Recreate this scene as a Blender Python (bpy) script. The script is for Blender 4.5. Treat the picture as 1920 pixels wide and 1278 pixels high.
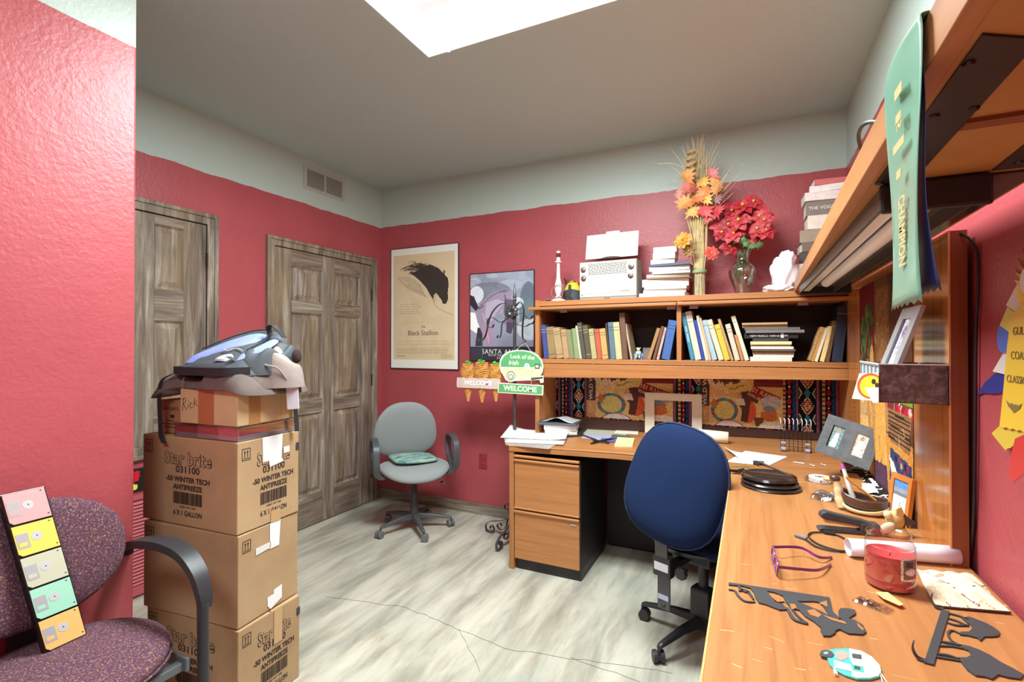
import bpy, bmesh, math, random
import numpy as np
from mathutils import Vector, Matrix, Euler
for _o in list(bpy.data.objects): bpy.data.objects.remove(_o)
sc = bpy.context.scene
COL = sc.collection
R = math.radians
# ---------------- camera ----------------
FPX = 928.0; YAW = R(25.68); PIT = R(0.45); CZ = 1.35
cam_d = bpy.data.cameras.new('camera'); cam = bpy.data.objects.new('camera', cam_d); COL.objects.link(cam)
cam_d.sensor_width = 36.0; cam_d.lens = FPX/1920*36.0; cam_d.clip_start = 0.02; cam_d.clip_end = 50
cam.location = (0, 0, CZ); cam.rotation_euler = (R(90)+PIT, 0, YAW)
sc.camera = cam
# ---------------- world, exposure ----------------
w = bpy.data.worlds.new('world'); sc.world = w; w.use_nodes = True
w.node_tree.nodes['Background'].inputs[0].default_value = (1, 1, 1, 1)
w.node_tree.nodes['Background'].inputs[1].default_value = 0.02
sc.view_settings.view_transform = 'Standard'; sc.view_settings.look = 'None'
sc.view_settings.exposure = 0.16; sc.view_settings.gamma = 1.0
sc.view_settings.use_curve_mapping = False
try:
    sc.cycles.max_bounces = 10; sc.cycles.diffuse_bounces = 6; sc.cycles.transparent_max_bounces = 12
    sc.cycles.sample_clamp_indirect = 6
except Exception: pass
def area(name, loc, rot, sx, sy, power, col=(1, 1, 1)):
    d = bpy.data.lights.new(name, 'AREA'); d.shape = 'RECTANGLE'; d.size = sx; d.size_y = sy
    d.energy = power; d.color = col
    o = bpy.data.objects.new(name, d); COL.objects.link(o); o.location = loc; o.rotation_euler = rot
    return o
CEIL = 2.74
area('ceiling_tube_light', (-0.775, 1.655, CEIL-0.0095), (0, 0, 0), 1.10, 0.50, 118, (0.885, 1.0, 0.995))
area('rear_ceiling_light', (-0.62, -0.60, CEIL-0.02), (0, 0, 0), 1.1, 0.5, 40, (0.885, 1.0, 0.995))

# ---------------- pixel to point on a real surface ----------------
_f = Vector((-math.sin(YAW)*math.cos(PIT), math.cos(YAW)*math.cos(PIT), math.sin(PIT)))
_r = Vector((math.cos(YAW), math.sin(YAW), 0)); _u = _r.cross(_f)
def at(ax, val, x, y):
    d = _f + _r*((x-960)/FPX) + _u*((639-y)/FPX)
    c = Vector((0, 0, CZ)); return c + d*((val-c[ax])/d[ax])
# ---------------- mesh helpers ----------------
def lin(c):
    c = c/255.0
    return c/12.92 if c <= 0.04045 else ((c+0.055)/1.055)**2.4
def rgb(r, g, b): return (lin(r), lin(g), lin(b), 1.0)
class MB:
    def __init__(s): s.v = []; s.f = []; s.m = []; s.uv = None
    def add(s, vs, fs, m=0):
        o = len(s.v); s.v += [tuple(v) for v in vs]; s.f += [tuple(i+o for i in f) for f in fs]; s.m += [m]*len(fs); return s
    def box(s, x0, x1, y0, y1, z0, z1, m=0, M=None):
        vs = [Vector(p) for p in [(x0,y0,z0),(x1,y0,z0),(x1,y1,z0),(x0,y1,z0),(x0,y0,z1),(x1,y0,z1),(x1,y1,z1),(x0,y1,z1)]]
        if M is not None: vs = [M @ v for v in vs]
        return s.add(vs, [(0,3,2,1),(4,5,6,7),(0,1,5,4),(1,2,6,5),(2,3,7,6),(3,0,4,7)], m)
    def cbox(s, c, d, m=0, M=None):
        return s.box(c[0]-d[0]/2, c[0]+d[0]/2, c[1]-d[1]/2, c[1]+d[1]/2, c[2]-d[2]/2, c[2]+d[2]/2, m, M)
    def tube(s, pts, r, n=8, m=0, closed=False, caps=True, flat=None):
        pts = [Vector(p) for p in pts]; k = len(pts)
        rs = r if isinstance(r, (list, tuple)) else [r]*k
        o = len(s.v); up = None; fs = []
        for i, p in enumerate(pts):
            a = pts[i-1] if (i or closed) else pts[0]; b = pts[(i+1) % k] if (i < k-1 or closed) else pts[-1]
            t = (b-a); t = t.normalized() if t.length > 1e-9 else Vector((0,0,1))
            if up is None:
                up = Vector((0,0,1)) if abs(t.z) < 0.9 else Vector((1,0,0))
            x = up.cross(t)
            if x.length < 1e-6: x = Vector((1,0,0)).cross(t)
            x.normalize(); y = t.cross(x); up = y
            for j in range(n):
                an = 2*math.pi*j/n
                fy = flat if flat else 1.0
                s.v.append(tuple(p + x*math.cos(an)*rs[i] + y*math.sin(an)*rs[i]*fy))
        q = k if closed else k-1
        for i in range(q):
            for j in range(n):
                a = o+i*n+j; b = o+i*n+(j+1) % n; c = o+((i+1) % k)*n+(j+1) % n; d = o+((i+1) % k)*n+j
                fs.append((a, b, c, d))
        if caps and not closed:
            fs.append(tuple(o+j for j in range(n-1, -1, -1))); fs.append(tuple(o+(k-1)*n+j for j in range(n)))
        s.f += fs; s.m += [m]*len(fs); return s
    def cyl(s, p0, p1, r0, r1=None, n=20, m=0): return s.tube([p0, p1], [r0, r0 if r1 is None else r1], n, m)
    def lathe(s, prof, c=(0,0,0), n=28, m=0, ang=2*math.pi, M=None):
        o = len(s.v); k = len(prof); full = abs(ang-2*math.pi) < 1e-6; nn = n if full else n+1
        for i in range(nn):
            a = ang*i/n
            for r, z in prof:
                v = Vector((r*math.cos(a), r*math.sin(a), z))
                if M is not None: v = M @ v
                s.v.append((v.x+c[0], v.y+c[1], v.z+c[2]))
        for i in range(n):
            j = (i+1) % nn
            for q in range(k-1):
                s.f.append((o+i*k+q, o+j*k+q, o+j*k+q+1, o+i*k+q+1)); s.m.append(m)
        return s
    def prism(s, poly, O, U, V, D, m=0):
        """poly in 2D placed at O + U*x + V*y, extruded by vector D"""
        O, U, V, D = Vector(O), Vector(U), Vector(V), Vector(D)
        n = len(poly); a = [O+U*x+V*y for x, y in poly]; b = [p+D for p in a]
        fs = [tuple(range(n)), tuple(range(2*n-1, n-1, -1))] + [(i, n+i, n+(i+1) % n, (i+1) % n) for i in range(n)]
        return s.add(a+b, fs, m)
    def ribbon(s, pts, wv, th=0.0006, m=0):
        """strip along pts, width vector(s) wv, small thickness"""
        pts = [Vector(p) for p in pts]; k = len(pts); o = len(s.v)
        for i, p in enumerate(pts):
            a = pts[max(i-1,0)]; b = pts[min(i+1,k-1)]; t = (b-a).normalized()
            w_ = Vector(wv[i]) if isinstance(wv, list) else Vector(wv)
            nrm = t.cross(w_).normalized()*th/2
            s.v += [tuple(p-w_/2-nrm), tuple(p+w_/2-nrm), tuple(p+w_/2+nrm), tuple(p-w_/2+nrm)]
        for i in range(k-1):
            a = o+i*4
            for q in range(4): s.f.append((a+q, a+(q+1) % 4, a+4+(q+1) % 4, a+4+q)); s.m.append(m)
        s.f += [(o,o+3,o+2,o+1), (o+(k-1)*4,o+(k-1)*4+1,o+(k-1)*4+2,o+(k-1)*4+3)]; s.m += [m, m]
        return s
    def ball(s, c, r, n=14, k=9, m=0, M=None):
        r = r if isinstance(r, (tuple, list)) else (r, r, r); o = len(s.v)
        for i in range(k+1):
            th = math.pi*i/k
            for j in range(n):
                a = 2*math.pi*j/n
                v = Vector((r[0]*math.sin(th)*math.cos(a), r[1]*math.sin(th)*math.sin(a), r[2]*math.cos(th)))
                if M is not None: v = M @ v
                s.v.append((v.x+c[0], v.y+c[1], v.z+c[2]))
        for i in range(k):
            for j in range(n):
                s.f.append((o+i*n+j, o+(i+1)*n+j, o+(i+1)*n+(j+1) % n, o+i*n+(j+1) % n)); s.m.append(m)
        return s
    def grid(s, fn, nu, nv, m=0, wrap=False):
        o = len(s.v); cu = nu if wrap else nu+1
        for i in range(cu):
            for j in range(nv+1): s.v.append(tuple(fn(i/nu, j/nv)))
        for i in range(nu):
            for j in range(nv):
                a = o+i*(nv+1)+j; b = o+((i+1) % cu)*(nv+1)+j
                s.f.append((a, b, b+1, a+1)); s.m.append(m)
        return s
    def xf(s, M):
        s.v = [tuple(M @ Vector(v)) for v in s.v]; return s
ZV = Vector((0,0,1))
def thing(name, label, cat, loc=(0,0,0), rz=0, group=None, rot=None):
    o = bpy.data.objects.new(name, None); COL.objects.link(o); o.empty_display_size = 0.05
    o.location = loc; o.rotation_euler = rot if rot else (0, 0, rz); o['label'] = label; o['category'] = cat
    if group: o['group'] = group
    return o
def P(name, mb, mats, parent=None, bev=0, smooth=False, loc=None, rot=None, sub=0, seg=2, label=None, solid=0, ang=35):
    me = bpy.data.meshes.new(name); me.from_pydata(mb.v, [], mb.f)
    ms = mats if isinstance(mats, (list, tuple)) else [mats]
    for m_ in ms: me.materials.append(m_)
    if len(ms) > 1: me.polygons.foreach_set('material_index', mb.m)
    bm = bmesh.new(); bm.from_mesh(me)
    bmesh.ops.recalc_face_normals(bm, faces=bm.faces); bm.to_mesh(me); bm.free()
    if smooth:
        me.polygons.foreach_set('use_smooth', [True]*len(me.polygons))
        if hasattr(me, 'set_sharp_from_angle'): me.set_sharp_from_angle(angle=R(ang if smooth is True else smooth))
    me.update()
    o = bpy.data.objects.new(name, me); COL.objects.link(o)
    if parent is not None: o.parent = parent
    if loc is not None: o.location = loc
    if rot is not None: o.rotation_euler = rot
    if solid:
        md = o.modifiers.new('thick', 'SOLIDIFY'); md.thickness = solid; md.offset = 0
    if bev:
        md = o.modifiers.new('bevel', 'BEVEL'); md.width = bev; md.segments = seg; md.limit_method = 'ANGLE'; md.angle_limit = R(40)
    if sub:
        md = o.modifiers.new('sub', 'SUBSURF'); md.levels = sub; md.render_levels = sub
    if label: o['label'] = label
    return o
def solo(name, mb, mats, label, cat, group=None, origin=None, **kw):
    """a thing that is one mesh; origin moves the object origin to the base"""
    if origin is not None:
        ov = Vector(origin); mb.v = [tuple(Vector(v)-ov) for v in mb.v]; kw['loc'] = origin
    o = P(name, mb, mats, None, **kw); o['label'] = label; o['category'] = cat
    if group: o['group'] = group
    return o
def struct(name, mb, mats, parent=None, **kw):
    o = P(name, mb, mats, parent, **kw)
    if parent is None: o['kind'] = 'structure'
    return o
def copy_tree(o, parent=None):
    c = o.copy(); COL.objects.link(c)
    if parent is not None: c.parent = parent
    for ch in list(o.children): copy_tree(ch, c)
    return c
def text_mesh(body, size, ext=0.0003, align='CENTER', sx=1.0, shear=0, space=1.0, offset=0.0):
    cu = bpy.data.curves.new('lettering', 'FONT'); cu.body = body; cu.size = size; cu.extrude = ext
    cu.align_x = align; cu.align_y = 'CENTER'; cu.resolution_u = 3; cu.shear = shear; cu.space_character = space
    cu.offset = offset
    o = bpy.data.objects.new('lettering', cu); COL.objects.link(o)
    dg = bpy.context.evaluated_depsgraph_get(); dg.update()
    me = bpy.data.meshes.new_from_object(o.evaluated_get(dg))
    vs = [(v.co.x*sx, v.co.y, v.co.z) for v in me.vertices]; fs = [tuple(p.vertices) for p in me.polygons]
    bpy.data.objects.remove(o); bpy.data.curves.remove(cu); bpy.data.meshes.remove(me)
    return vs, fs
def text(mb, body, size, O, U, V, m=0, ext=0.0004, **kw):
    """letters laid at O with reading direction U and up V (unit vectors)"""
    vs, fs = text_mesh(body, size, ext, **kw)
    O, U, V = Vector(O), Vector(U).normalized(), Vector(V).normalized(); N = U.cross(V)
    mb.add([O+U*v[0]+V*v[1]+N*v[2] for v in vs], fs, m); return mb
# ---------------- materials ----------------
_mc = {}
def newmat(name):
    m = bpy.data.materials.new(name); m.use_nodes = True; nt = m.node_tree
    return m, nt, nt.nodes['Principled BSDF']
def N(nt, t, **kw):
    n = nt.nodes.new(t)
    for k, v in kw.items(): setattr(n, k, v)
    return n
def coords(nt, scale=(1,1,1), kind='Object', rot=(0,0,0)):
    tc = N(nt, 'ShaderNodeTexCoord'); mp = N(nt, 'ShaderNodeMapping')
    nt.links.new(tc.outputs[kind], mp.inputs[0]); mp.inputs['Scale'].default_value = scale; mp.inputs['Rotation'].default_value = rot
    return mp.outputs[0]
def noise(nt, vec, scale, detail=4, rough=0.55, dist=0):
    n = N(nt, 'ShaderNodeTexNoise'); n.inputs['Scale'].default_value = scale; n.inputs['Detail'].default_value = detail
    n.inputs['Roughness'].default_value = rough; n.inputs['Distortion'].default_value = dist
    if vec is not None: nt.links.new(vec, n.inputs['Vector'])
    return n.outputs['Fac']
def ramp(nt, fac, stops, interp='LINEAR'):
    r = N(nt, 'ShaderNodeValToRGB'); r.color_ramp.interpolation = interp
    e = r.color_ramp.elements
    while len(e) > 1: e.remove(e[-1])
    e[0].position = stops[0][0]; e[0].color = stops[0][1]
    for p, c in stops[1:]:
        x = e.new(p); x.color = c
    nt.links.new(fac, r.inputs[0]); return r.outputs[0]
def mixc(nt, fac, a, b, mode='MIX'):
    m = N(nt, 'ShaderNodeMix', data_type='RGBA', blend_type=mode)
    for v, i in ((fac, 0), (a, 6), (b, 7)):
        if hasattr(v, 'node'): nt.links.new(v, m.inputs[i])
        else: m.inputs[i].default_value = v
    return m.outputs[2]
def math_(nt, op, a, b=0.0):
    m = N(nt, 'ShaderNodeMath', operation=op)
    for i, v in enumerate((a, b)):
        if hasattr(v, 'node'): nt.links.new(v, m.inputs[i])
        else: m.inputs[i].default_value = v
    return m.outputs[0]
def bump(nt, bs, h, strength=0.3, dist=0.002):
    b = N(nt, 'ShaderNodeBump'); b.inputs['Strength'].default_value = strength; b.inputs['Distance'].default_value = dist
    nt.links.new(h, b.inputs['Height']); nt.links.new(b.outputs[0], bs.inputs['Normal'])
def plain(name, col, rough=0.5, metal=0, spec=0.5, var=0.0, vs=20, bmp=0.0, bs_=200, coat=0, alpha=None, sheen=0):
    key = (name,)
    if key in _mc: return _mc[key]
    m, nt, b = newmat(name)
    b.inputs['Base Color'].default_value = col; b.inputs['Roughness'].default_value = rough; b.inputs['Metallic'].default_value = metal
    b.inputs['Specular IOR Level'].default_value = spec
    if coat: b.inputs['Coat Weight'].default_value = coat; b.inputs['Coat Roughness'].default_value = 0.15
    if sheen: b.inputs['Sheen Weight'].default_value = sheen
    v = coords(nt)
    if var:
        n = noise(nt, v, vs, 5)
        c2 = tuple(c*(1-var) for c in col[:3])+(1,); c3 = tuple(min(1, c*(1+var)) for c in col[:3])+(1,)
        nt.links.new(ramp(nt, n, [(0.3, c2), (0.7, c3)]), b.inputs['Base Color'])
    if bmp: bump(nt, b, noise(nt, v, bs_, 3), bmp)
    _mc[key] = m; return m
def wood(name, axis, dark=(150,84,34), mid=(196,120,58), light=(215,142,78), rough=0.38, grain=1.0):
    key = (name, axis)
    if key in _mc: return _mc[key]
    m, nt, b = newmat(name+'_'+axis)
    sc_ = {'x': (1.2, 26, 26), 'y': (26, 1.2, 26), 'z': (26, 26, 1.2)}[axis]
    v = coords(nt, sc_)
    big = noise(nt, coords(nt, tuple(s*0.14 for s in sc_)), 1.3, 2, 0.5, 0.6)
    n1 = noise(nt, v, 1.6, 6, 0.62, 0.5)
    wv = N(nt, 'ShaderNodeTexWave', wave_type='RINGS'); wv.inputs['Scale'].default_value = 0.9*grain; wv.inputs['Distortion'].default_value = 5.0
    wv.inputs['Detail'].default_value = 2; wv.inputs['Detail Scale'].default_value = 0.6
    nt.links.new(coords(nt, tuple(s*0.22 for s in sc_)), wv.inputs['Vector'])
    base = ramp(nt, n1, [(0.28, rgb(*dark)), (0.5, rgb(*mid)), (0.75, rgb(*light))])
    base2 = mixc(nt, math_(nt, 'MULTIPLY', wv.outputs['Fac'], 0.5), base, rgb(*mid))
    big2 = mixc(nt, math_(nt, 'MULTIPLY', big, 0.55), base2, rgb(*light))
    lines = ramp(nt, wv.outputs['Fac'], [(0.0, (0.55,0.55,0.55,1)), (0.22, (0,0,0,1))])
    big2 = mixc(nt, math_(nt, 'MULTIPLY', lines, math_(nt, 'MULTIPLY', n1, 0.8)), big2, rgb(*dark))
    nt.links.new(big2, b.inputs['Base Color'])
    b.inputs['Roughness'].default_value = rough
    bump(nt, b, n1, 0.05, 0.001)
    _mc[key] = m; return m
def attr_mat(name, rough=0.6, spec=0.3, bmp=0.0, bsc=300, coat=0, noise_amt=0):
    if name in _mc: return _mc[name]
    m, nt, b = newmat(name)
    a = N(nt, 'ShaderNodeVertexColor', layer_name='Col')
    nt.links.new(a.outputs[0], b.inputs['Base Color']); b.inputs['Roughness'].default_value = rough
    b.inputs['Specular IOR Level'].default_value = spec
    if coat: b.inputs['Coat Weight'].default_value = coat; b.inputs['Coat Roughness'].default_value = 0.05
    if bmp: bump(nt, b, noise(nt, coords(nt), bsc, 3), bmp)
    _mc[name] = m; return m
class Canvas:
    """a raster of coloured cloth or print cells: every cell becomes one mesh face with its own colour"""
    def __init__(s, nx, ny, bg):
        s.nx, s.ny = nx, ny; s.a = np.zeros((ny, nx, 3)); s.a[:] = bg
        s.Y, s.X = np.mgrid[0:ny, 0:nx]; s.x = (s.X+0.5)/nx; s.y = (s.Y+0.5)/ny
    def put(s, mask, col, al=1.0): s.a[mask] = s.a[mask]*(1-al)+np.array(col)*al
    def poly(s, pts, col, al=1.0):
        ins = np.zeros_like(s.x, bool); n = len(pts)
        for i in range(n):
            x0, y0 = pts[i]; x1, y1 = pts[(i+1) % n]
            if y0 == y1: continue
            c = ((s.y < y0) != (s.y < y1)) & (s.x < (x1-x0)*(s.y-y0)/(y1-y0)+x0); ins ^= c
        s.put(ins, col, al)
    def ell(s, cx, cy, rx, ry, col, al=1.0, ring=None):
        d = ((s.x-cx)/rx)**2+((s.y-cy)/ry)**2
        s.put((d < 1) if ring is None else ((d < 1) & (d > ring)), col, al)
    def line(s, pts, w_, col, al=1.0, asp=1.0):
        for (x0, y0), (x1, y1) in zip(pts[:-1], pts[1:]):
            dx, dy = (x1-x0), (y1-y0)*asp; L = dx*dx+dy*dy+1e-12
            t = np.clip(((s.x-x0)*dx+(s.y-y0)*asp*dy)/L, 0, 1)
            d = np.hypot(s.x-x0-t*dx, (s.y-y0)*asp-t*dy); s.put(d < w_/2, col, al)
    def rect(s, x0, y0, x1, y1, col, al=1.0): s.put((s.x >= x0) & (s.x < x1) & (s.y >= y0) & (s.y < y1), col, al)
    def noise(s, amt, seed=0, cell=1):
        rs = np.random.RandomState(seed); n = rs.rand(s.ny//cell+1, s.nx//cell+1)
        n = np.repeat(np.repeat(n, cell, 0), cell, 1)[:s.ny, :s.nx]; s.a *= (1-amt+2*amt*n)[:, :, None]
    def panel(s, name, fn, mat, parent=None, **kw):
        """fn(u,v)->point, v up; canvas y is down from the top"""
        nx, ny = s.nx, s.ny
        vs = [tuple(fn(i/nx, 1-j/ny)) for j in range(ny+1) for i in range(nx+1)]
        fs = [(j*(nx+1)+i, (j+1)*(nx+1)+i, (j+1)*(nx+1)+i+1, j*(nx+1)+i+1) for j in range(ny) for i in range(nx)]
        me = bpy.data.meshes.new(name); me.from_pydata(vs, [], fs); me.materials.append(mat)
        ca = me.color_attributes.new('Col', 'FLOAT_COLOR', 'CORNER')
        c = np.clip(s.a/255.0, 0, 1); l = np.where(c <= 0.04045, c/12.92, ((c+0.055)/1.055)**2.4).reshape(-1, 3)
        l = np.hstack([l, np.ones((len(l), 1))]); ca.data.foreach_set('color', np.repeat(l, 4, 0).ravel())
        if kw.pop('smooth', False): me.polygons.foreach_set('use_smooth', [True]*len(me.polygons))
        me.update(); o = bpy.data.objects.new(name, me); COL.objects.link(o)
        if parent is not None: o.parent = parent
        if 'loc' in kw: o.location = kw['loc']
        if 'solid' in kw:
            md = o.modifiers.new('thick', 'SOLIDIFY'); md.thickness = kw['solid']; md.offset = -1
        return o
def curve(pts, n=8, closed=False):
    """Catmull-Rom through 2D/3D points"""
    P_ = [Vector(p) for p in pts]; k = len(P_); out = []
    rng = k if closed else k-1
    for i in range(rng):
        p0 = P_[(i-1) % k] if (closed or i > 0) else P_[0]; p1 = P_[i]; p2 = P_[(i+1) % k]
        p3 = P_[(i+2) % k] if (closed or i+2 < k) else P_[-1]
        for j in range(n):
            t = j/n
            out.append(0.5*((2*p1)+(-p0+p2)*t+(2*p0-5*p1+4*p2-p3)*t*t+(-p0+3*p1-3*p2+p3)*t**3))
    if not closed: out.append(P_[-1].copy())
    return out
# ================= THE ROOM =================
XL, XR, YB, YF = -2.965, 0.515, 3.465, -1.6
PAINT = 2.393
def wall_mat(name, red=(174,78,84)):
    m, nt, b = newmat(name)
    geo = N(nt, 'ShaderNodeNewGeometry'); sep = N(nt, 'ShaderNodeSeparateXYZ'); nt.links.new(geo.outputs['Position'], sep.inputs[0])
    v = coords(nt)
    wob = math_(nt, 'MULTIPLY', math_(nt, 'SUBTRACT', noise(nt, v, 6, 3), 0.5), 0.03)
    z = math_(nt, 'ADD', sep.outputs[2], wob)
    isg = math_(nt, 'GREATER_THAN', z, PAINT)
    big = noise(nt, v, 2.2, 3)
    r1 = ramp(nt, big, [(0.3, rgb(red[0]-6, red[1]-4, red[2]-4)), (0.7, rgb(red[0]+4, red[1]+3, red[2]+3))])
    nt.links.new(mixc(nt, isg, r1, rgb(184,200,192)), b.inputs['Base Color'])
    b.inputs['Roughness'].default_value = 0.42
    n1 = noise(nt, v, 75, 3, 0.6); n2 = noise(nt, v, 28, 2, 0.5)
    h = math_(nt, 'ADD', math_(nt, 'MULTIPLY', n1, 0.7), math_(nt, 'MULTIPLY', n2, 0.6))
    bump(nt, b, h, 0.42, 0.005)
    return m
M_wall = wall_mat('red_textured_wall_paint')
M_ceil, nt, b = newmat('grey_ceiling_paint')
v = coords(nt); b.inputs['Base Color'].default_value = rgb(186,206,204); b.inputs['Roughness'].default_value = 0.7
bump(nt, b, ramp(nt, noise(nt, v, 55, 4, 0.6), [(0.5, (0,0,0,1)), (0.62, (1,1,1,1))]), 0.35, 0.003)
M_floor, nt, b = newmat('stained_pale_floor')
v = coords(nt, (5.5, 1.0, 1)); n1 = noise(nt, v, 1.6, 6, 0.6, 0.4); n2 = noise(nt, coords(nt, (9, 1.6, 1)), 2.3, 5, 0.6, 0.3)
n3 = noise(nt, coords(nt, (1, 1, 1)), 2.0, 3)
c = ramp(nt, n1, [(0.25, rgb(128,124,112)), (0.42, rgb(166,162,148)), (0.55, rgb(192,187,172)), (0.75, rgb(208,203,188))])
c = mixc(nt, ramp(nt, n2, [(0.55, (0,0,0,1)), (0.75, (0.55,0.55,0.55,1))]), c, rgb(158,132,112))
c = mixc(nt, ramp(nt, n3, [(0.5, (0,0,0,1)), (0.72, (0.45,0.45,0.45,1))]), c, rgb(150,160,150))
nt.links.new(c, b.inputs['Base Color']); b.inputs['Roughness'].default_value = 0.33
bump(nt, b, n1, 0.06, 0.003)

struct('floor', MB().box(XL-0.1, XR+0.1, YF-0.1, YB+0.1, -0.06, 0), M_floor)
# ceiling with the fixture opening
LX0, LX1, LY0, LY1 = -1.385, -0.165, 1.35, 1.96
cb = MB()
cb.box(XL-0.1, LX0, YF-0.1, YB+0.1, CEIL, CEIL+0.05); cb.box(LX1, XR+0.1, YF-0.1, YB+0.1, CEIL, CEIL+0.05)
cb.box(LX0, LX1, YF-0.1, LY0, CEIL, CEIL+0.05); cb.box(LX0, LX1, LY1, YB+0.1, CEIL, CEIL+0.05)
struct('ceiling', cb, M_ceil)
struct('wall_left', MB().box(XL-0.1, XL, YF-0.1, YB+0.1, 0, CEIL), M_wall)
struct('wall_back', MB().box(XL, XR, YB, YB+0.1, 0, CEIL), M_wall)
struct('wall_right', MB().box(XR, XR+0.1, YF-0.1, YB+0.1, 0, CEIL), M_wall)
struct('wall_front', MB().box(XL, XR, YF-0.1, YF, 0, CEIL), M_wall)
struct('wall_partition', MB().box(-2.063, -1.943, YF, 0.992, 0, CEIL), M_wall, bev=0.008)

# weathered grey brown doors
def door_mat(name, axis):
    m, nt, b = newmat(name)
    s = {'z': (22, 22, 1.6), 'y': (22, 1.6, 22), 'x': (1.6, 22, 22)}[axis]
    n1 = noise(nt, coords(nt, s), 1.1, 7, 0.68, 0.7); n2 = noise(nt, coords(nt, tuple(q*0.22 for q in s)), 1.4, 4, 0.6, 0.5)
    n3 = noise(nt, coords(nt), 5, 4)
    c = ramp(nt, n1, [(0.3, rgb(70,60,54)), (0.45, rgb(116,102,90)), (0.58, rgb(150,138,124)), (0.75, rgb(206,200,190))])
    c = mixc(nt, ramp(nt, n2, [(0.46, (0,0,0,1)), (0.7, (0.5,0.5,0.5,1))]), c, rgb(146,122,84))
    c = mixc(nt, ramp(nt, n3, [(0.5, (0,0,0,1)), (0.75, (0.55,0.55,0.55,1))]), c, rgb(112,98,90))
    nt.links.new(c, b.inputs['Base Color']); b.inputs['Roughness'].default_value = 0.5
    bump(nt, b, n1, 0.15, 0.002); return m
M_dz, M_dy, M_dx = door_mat('weathered_wood_upright', 'z'), door_mat('weathered_wood_level', 'y'), door_mat('weathered_wood_along', 'x')
M_black = plain('black_plastic', rgb(38,38,40), 0.45)
M_hinge = plain('dark_bronze', rgb(70,58,48), 0.4, 0.8)
def casing(mb, y0, y1, z0, z1, w_, x=XL, bottom=False):
    def pr(a0, a1, b0, b1):
        mb.box(x, x+0.020, a0, a1, b0, b1)
    pr(y0, y0+w_, z0, z1); pr(y1-w_, y1, z0, z1); pr(y0+w_, y1-w_, z1-w_, z1)
    e = w_*0.35
    mb.box(x+0.0201, x+0.028, y0-0.001, y0+e, z0, z1+0.001); mb.box(x+0.0201, x+0.028, y1-e, y1+0.001, z0, z1+0.001); mb.box(x+0.0201, x+0.028, y0+e, y1-e, z1-e, z1+0.001)
    if bottom: pr(y0+w_, y1-w_, z0, z0+w_); mb.box(x+0.0201, x+0.028, y0+e, y1-e, z0-0.001, z0+e)
def door(name, y0, y1, z0, z1, casew, rows, bottom=False, hinges=()):
    root = bpy.data.objects.new(name, None); COL.objects.link(root); root.location = (XL, (y0+y1)/2, z0); root['kind'] = 'structure'
    ov = Vector(root.location)
    def put(n_, mb, m, **k):
        mb.v = [tuple(Vector(q)-ov) for q in mb.v]; return P(n_, mb, m, root, **k)
    c_ = MB(); casing(c_, y0, y1, z0, z1, casew, bottom=bottom); put('casing', c_, M_dz, bev=0.003)
    a0, a1 = y0+casew+0.006, y1-casew-0.006; zb = z0+(casew if bottom else 0.008); zt = z1-casew-0.006
    put('jamb_shadow_gap', MB().box(XL, XL+0.002, y0+casew-0.002, y1-casew+0.002, zb, zt+0.01), M_black)
    W = a1-a0; st, ms = (0.135, 0.12) if W > 0.8 else (0.128, 0.14)
    slab = MB(); x0, x1 = XL+0.004, XL+0.015
    mid = (a0+a1)/2
    # stiles
    for s0, s1 in ((a0, a0+st), (a1-st, a1), (mid-ms/2, mid+ms/2)): slab.box(x0, x1, s0, s1, zb, zt)
    put('door_slab', slab, M_dz, bev=0.002)
    rails = MB(); pan = MB(); zz = zt
    H = zt-zb; tot = sum(r for r, _ in rows); 
    for rail, ph in rows:
        for s0, s1 in ((a0+st, mid-ms/2), (mid+ms/2, a1-st)):
            rails.box(x0, x1, s0, s1, zz-rail*H, zz)
        z_t = zz-rail*H; z_b = z_t-ph*H
        if ph > 0:
            for s0, s1 in ((a0+st, mid-ms/2), (mid+ms/2, a1-st)):
                f = 0.045
                ring_ = lambda x_, e: [(x_, s0+e, z_b+e), (x_, s1-e, z_b+e), (x_, s1-e, z_t-e), (x_, s0+e, z_t-e)]
                vs_ = ring_(x1-0.001, 0)+ring_(x0-0.0015, 0.012)+ring_(x0-0.001, 0.018)+ring_(x1-0.001, f)
                pan.add(vs_, [(k*4+j, k*4+(j+1) % 4, k*4+4+(j+1) % 4, k*4+4+j) for k in range(3) for j in range(4)]+[(12,13,14,15)])
        zz = z_b
    put('rail', rails, M_dy, bev=0.002); put('raised_panel', pan, M_dz)
    for hz in hinges:
        put('hinge', MB().cyl((XL+0.020, a1+0.002, hz-0.045), (XL+0.020, a1+0.002, hz+0.045), 0.006, n=10).cyl((XL+0.020, a1+0.002, hz-0.05), (XL+0.020, a1+0.002, hz+0.05), 0.0035, n=8), M_hinge)
    return root
door('door_2', 2.30, 3.395, 0.0, 2.10, 0.062, [(0.057, 0.122), (0.044, 0.315), (0.052, 0.295), (0.115, 0.0)], hinges=(1.78, 1.05, 0.25))
door('door_1', 1.10, 1.955, 0.735, 2.14, 0.065, [(0.040, 0.283), (0.138, 0.425), (0.114, 0.0)], bottom=True, hinges=(1.86, 1.0))
# base boards
bb = MB().box(XL, XR, YB-0.016, YB, 0, 0.085); struct('baseboard_back', bb, M_dx, bev=0.004)
bb = MB().box(XL, XL+0.016, 1.96, 2.296, 0, 0.085).box(XL, XL+0.016, 3.4, YB-0.016, 0, 0.085); struct('baseboard_left', bb, M_dy, bev=0.004)
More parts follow.
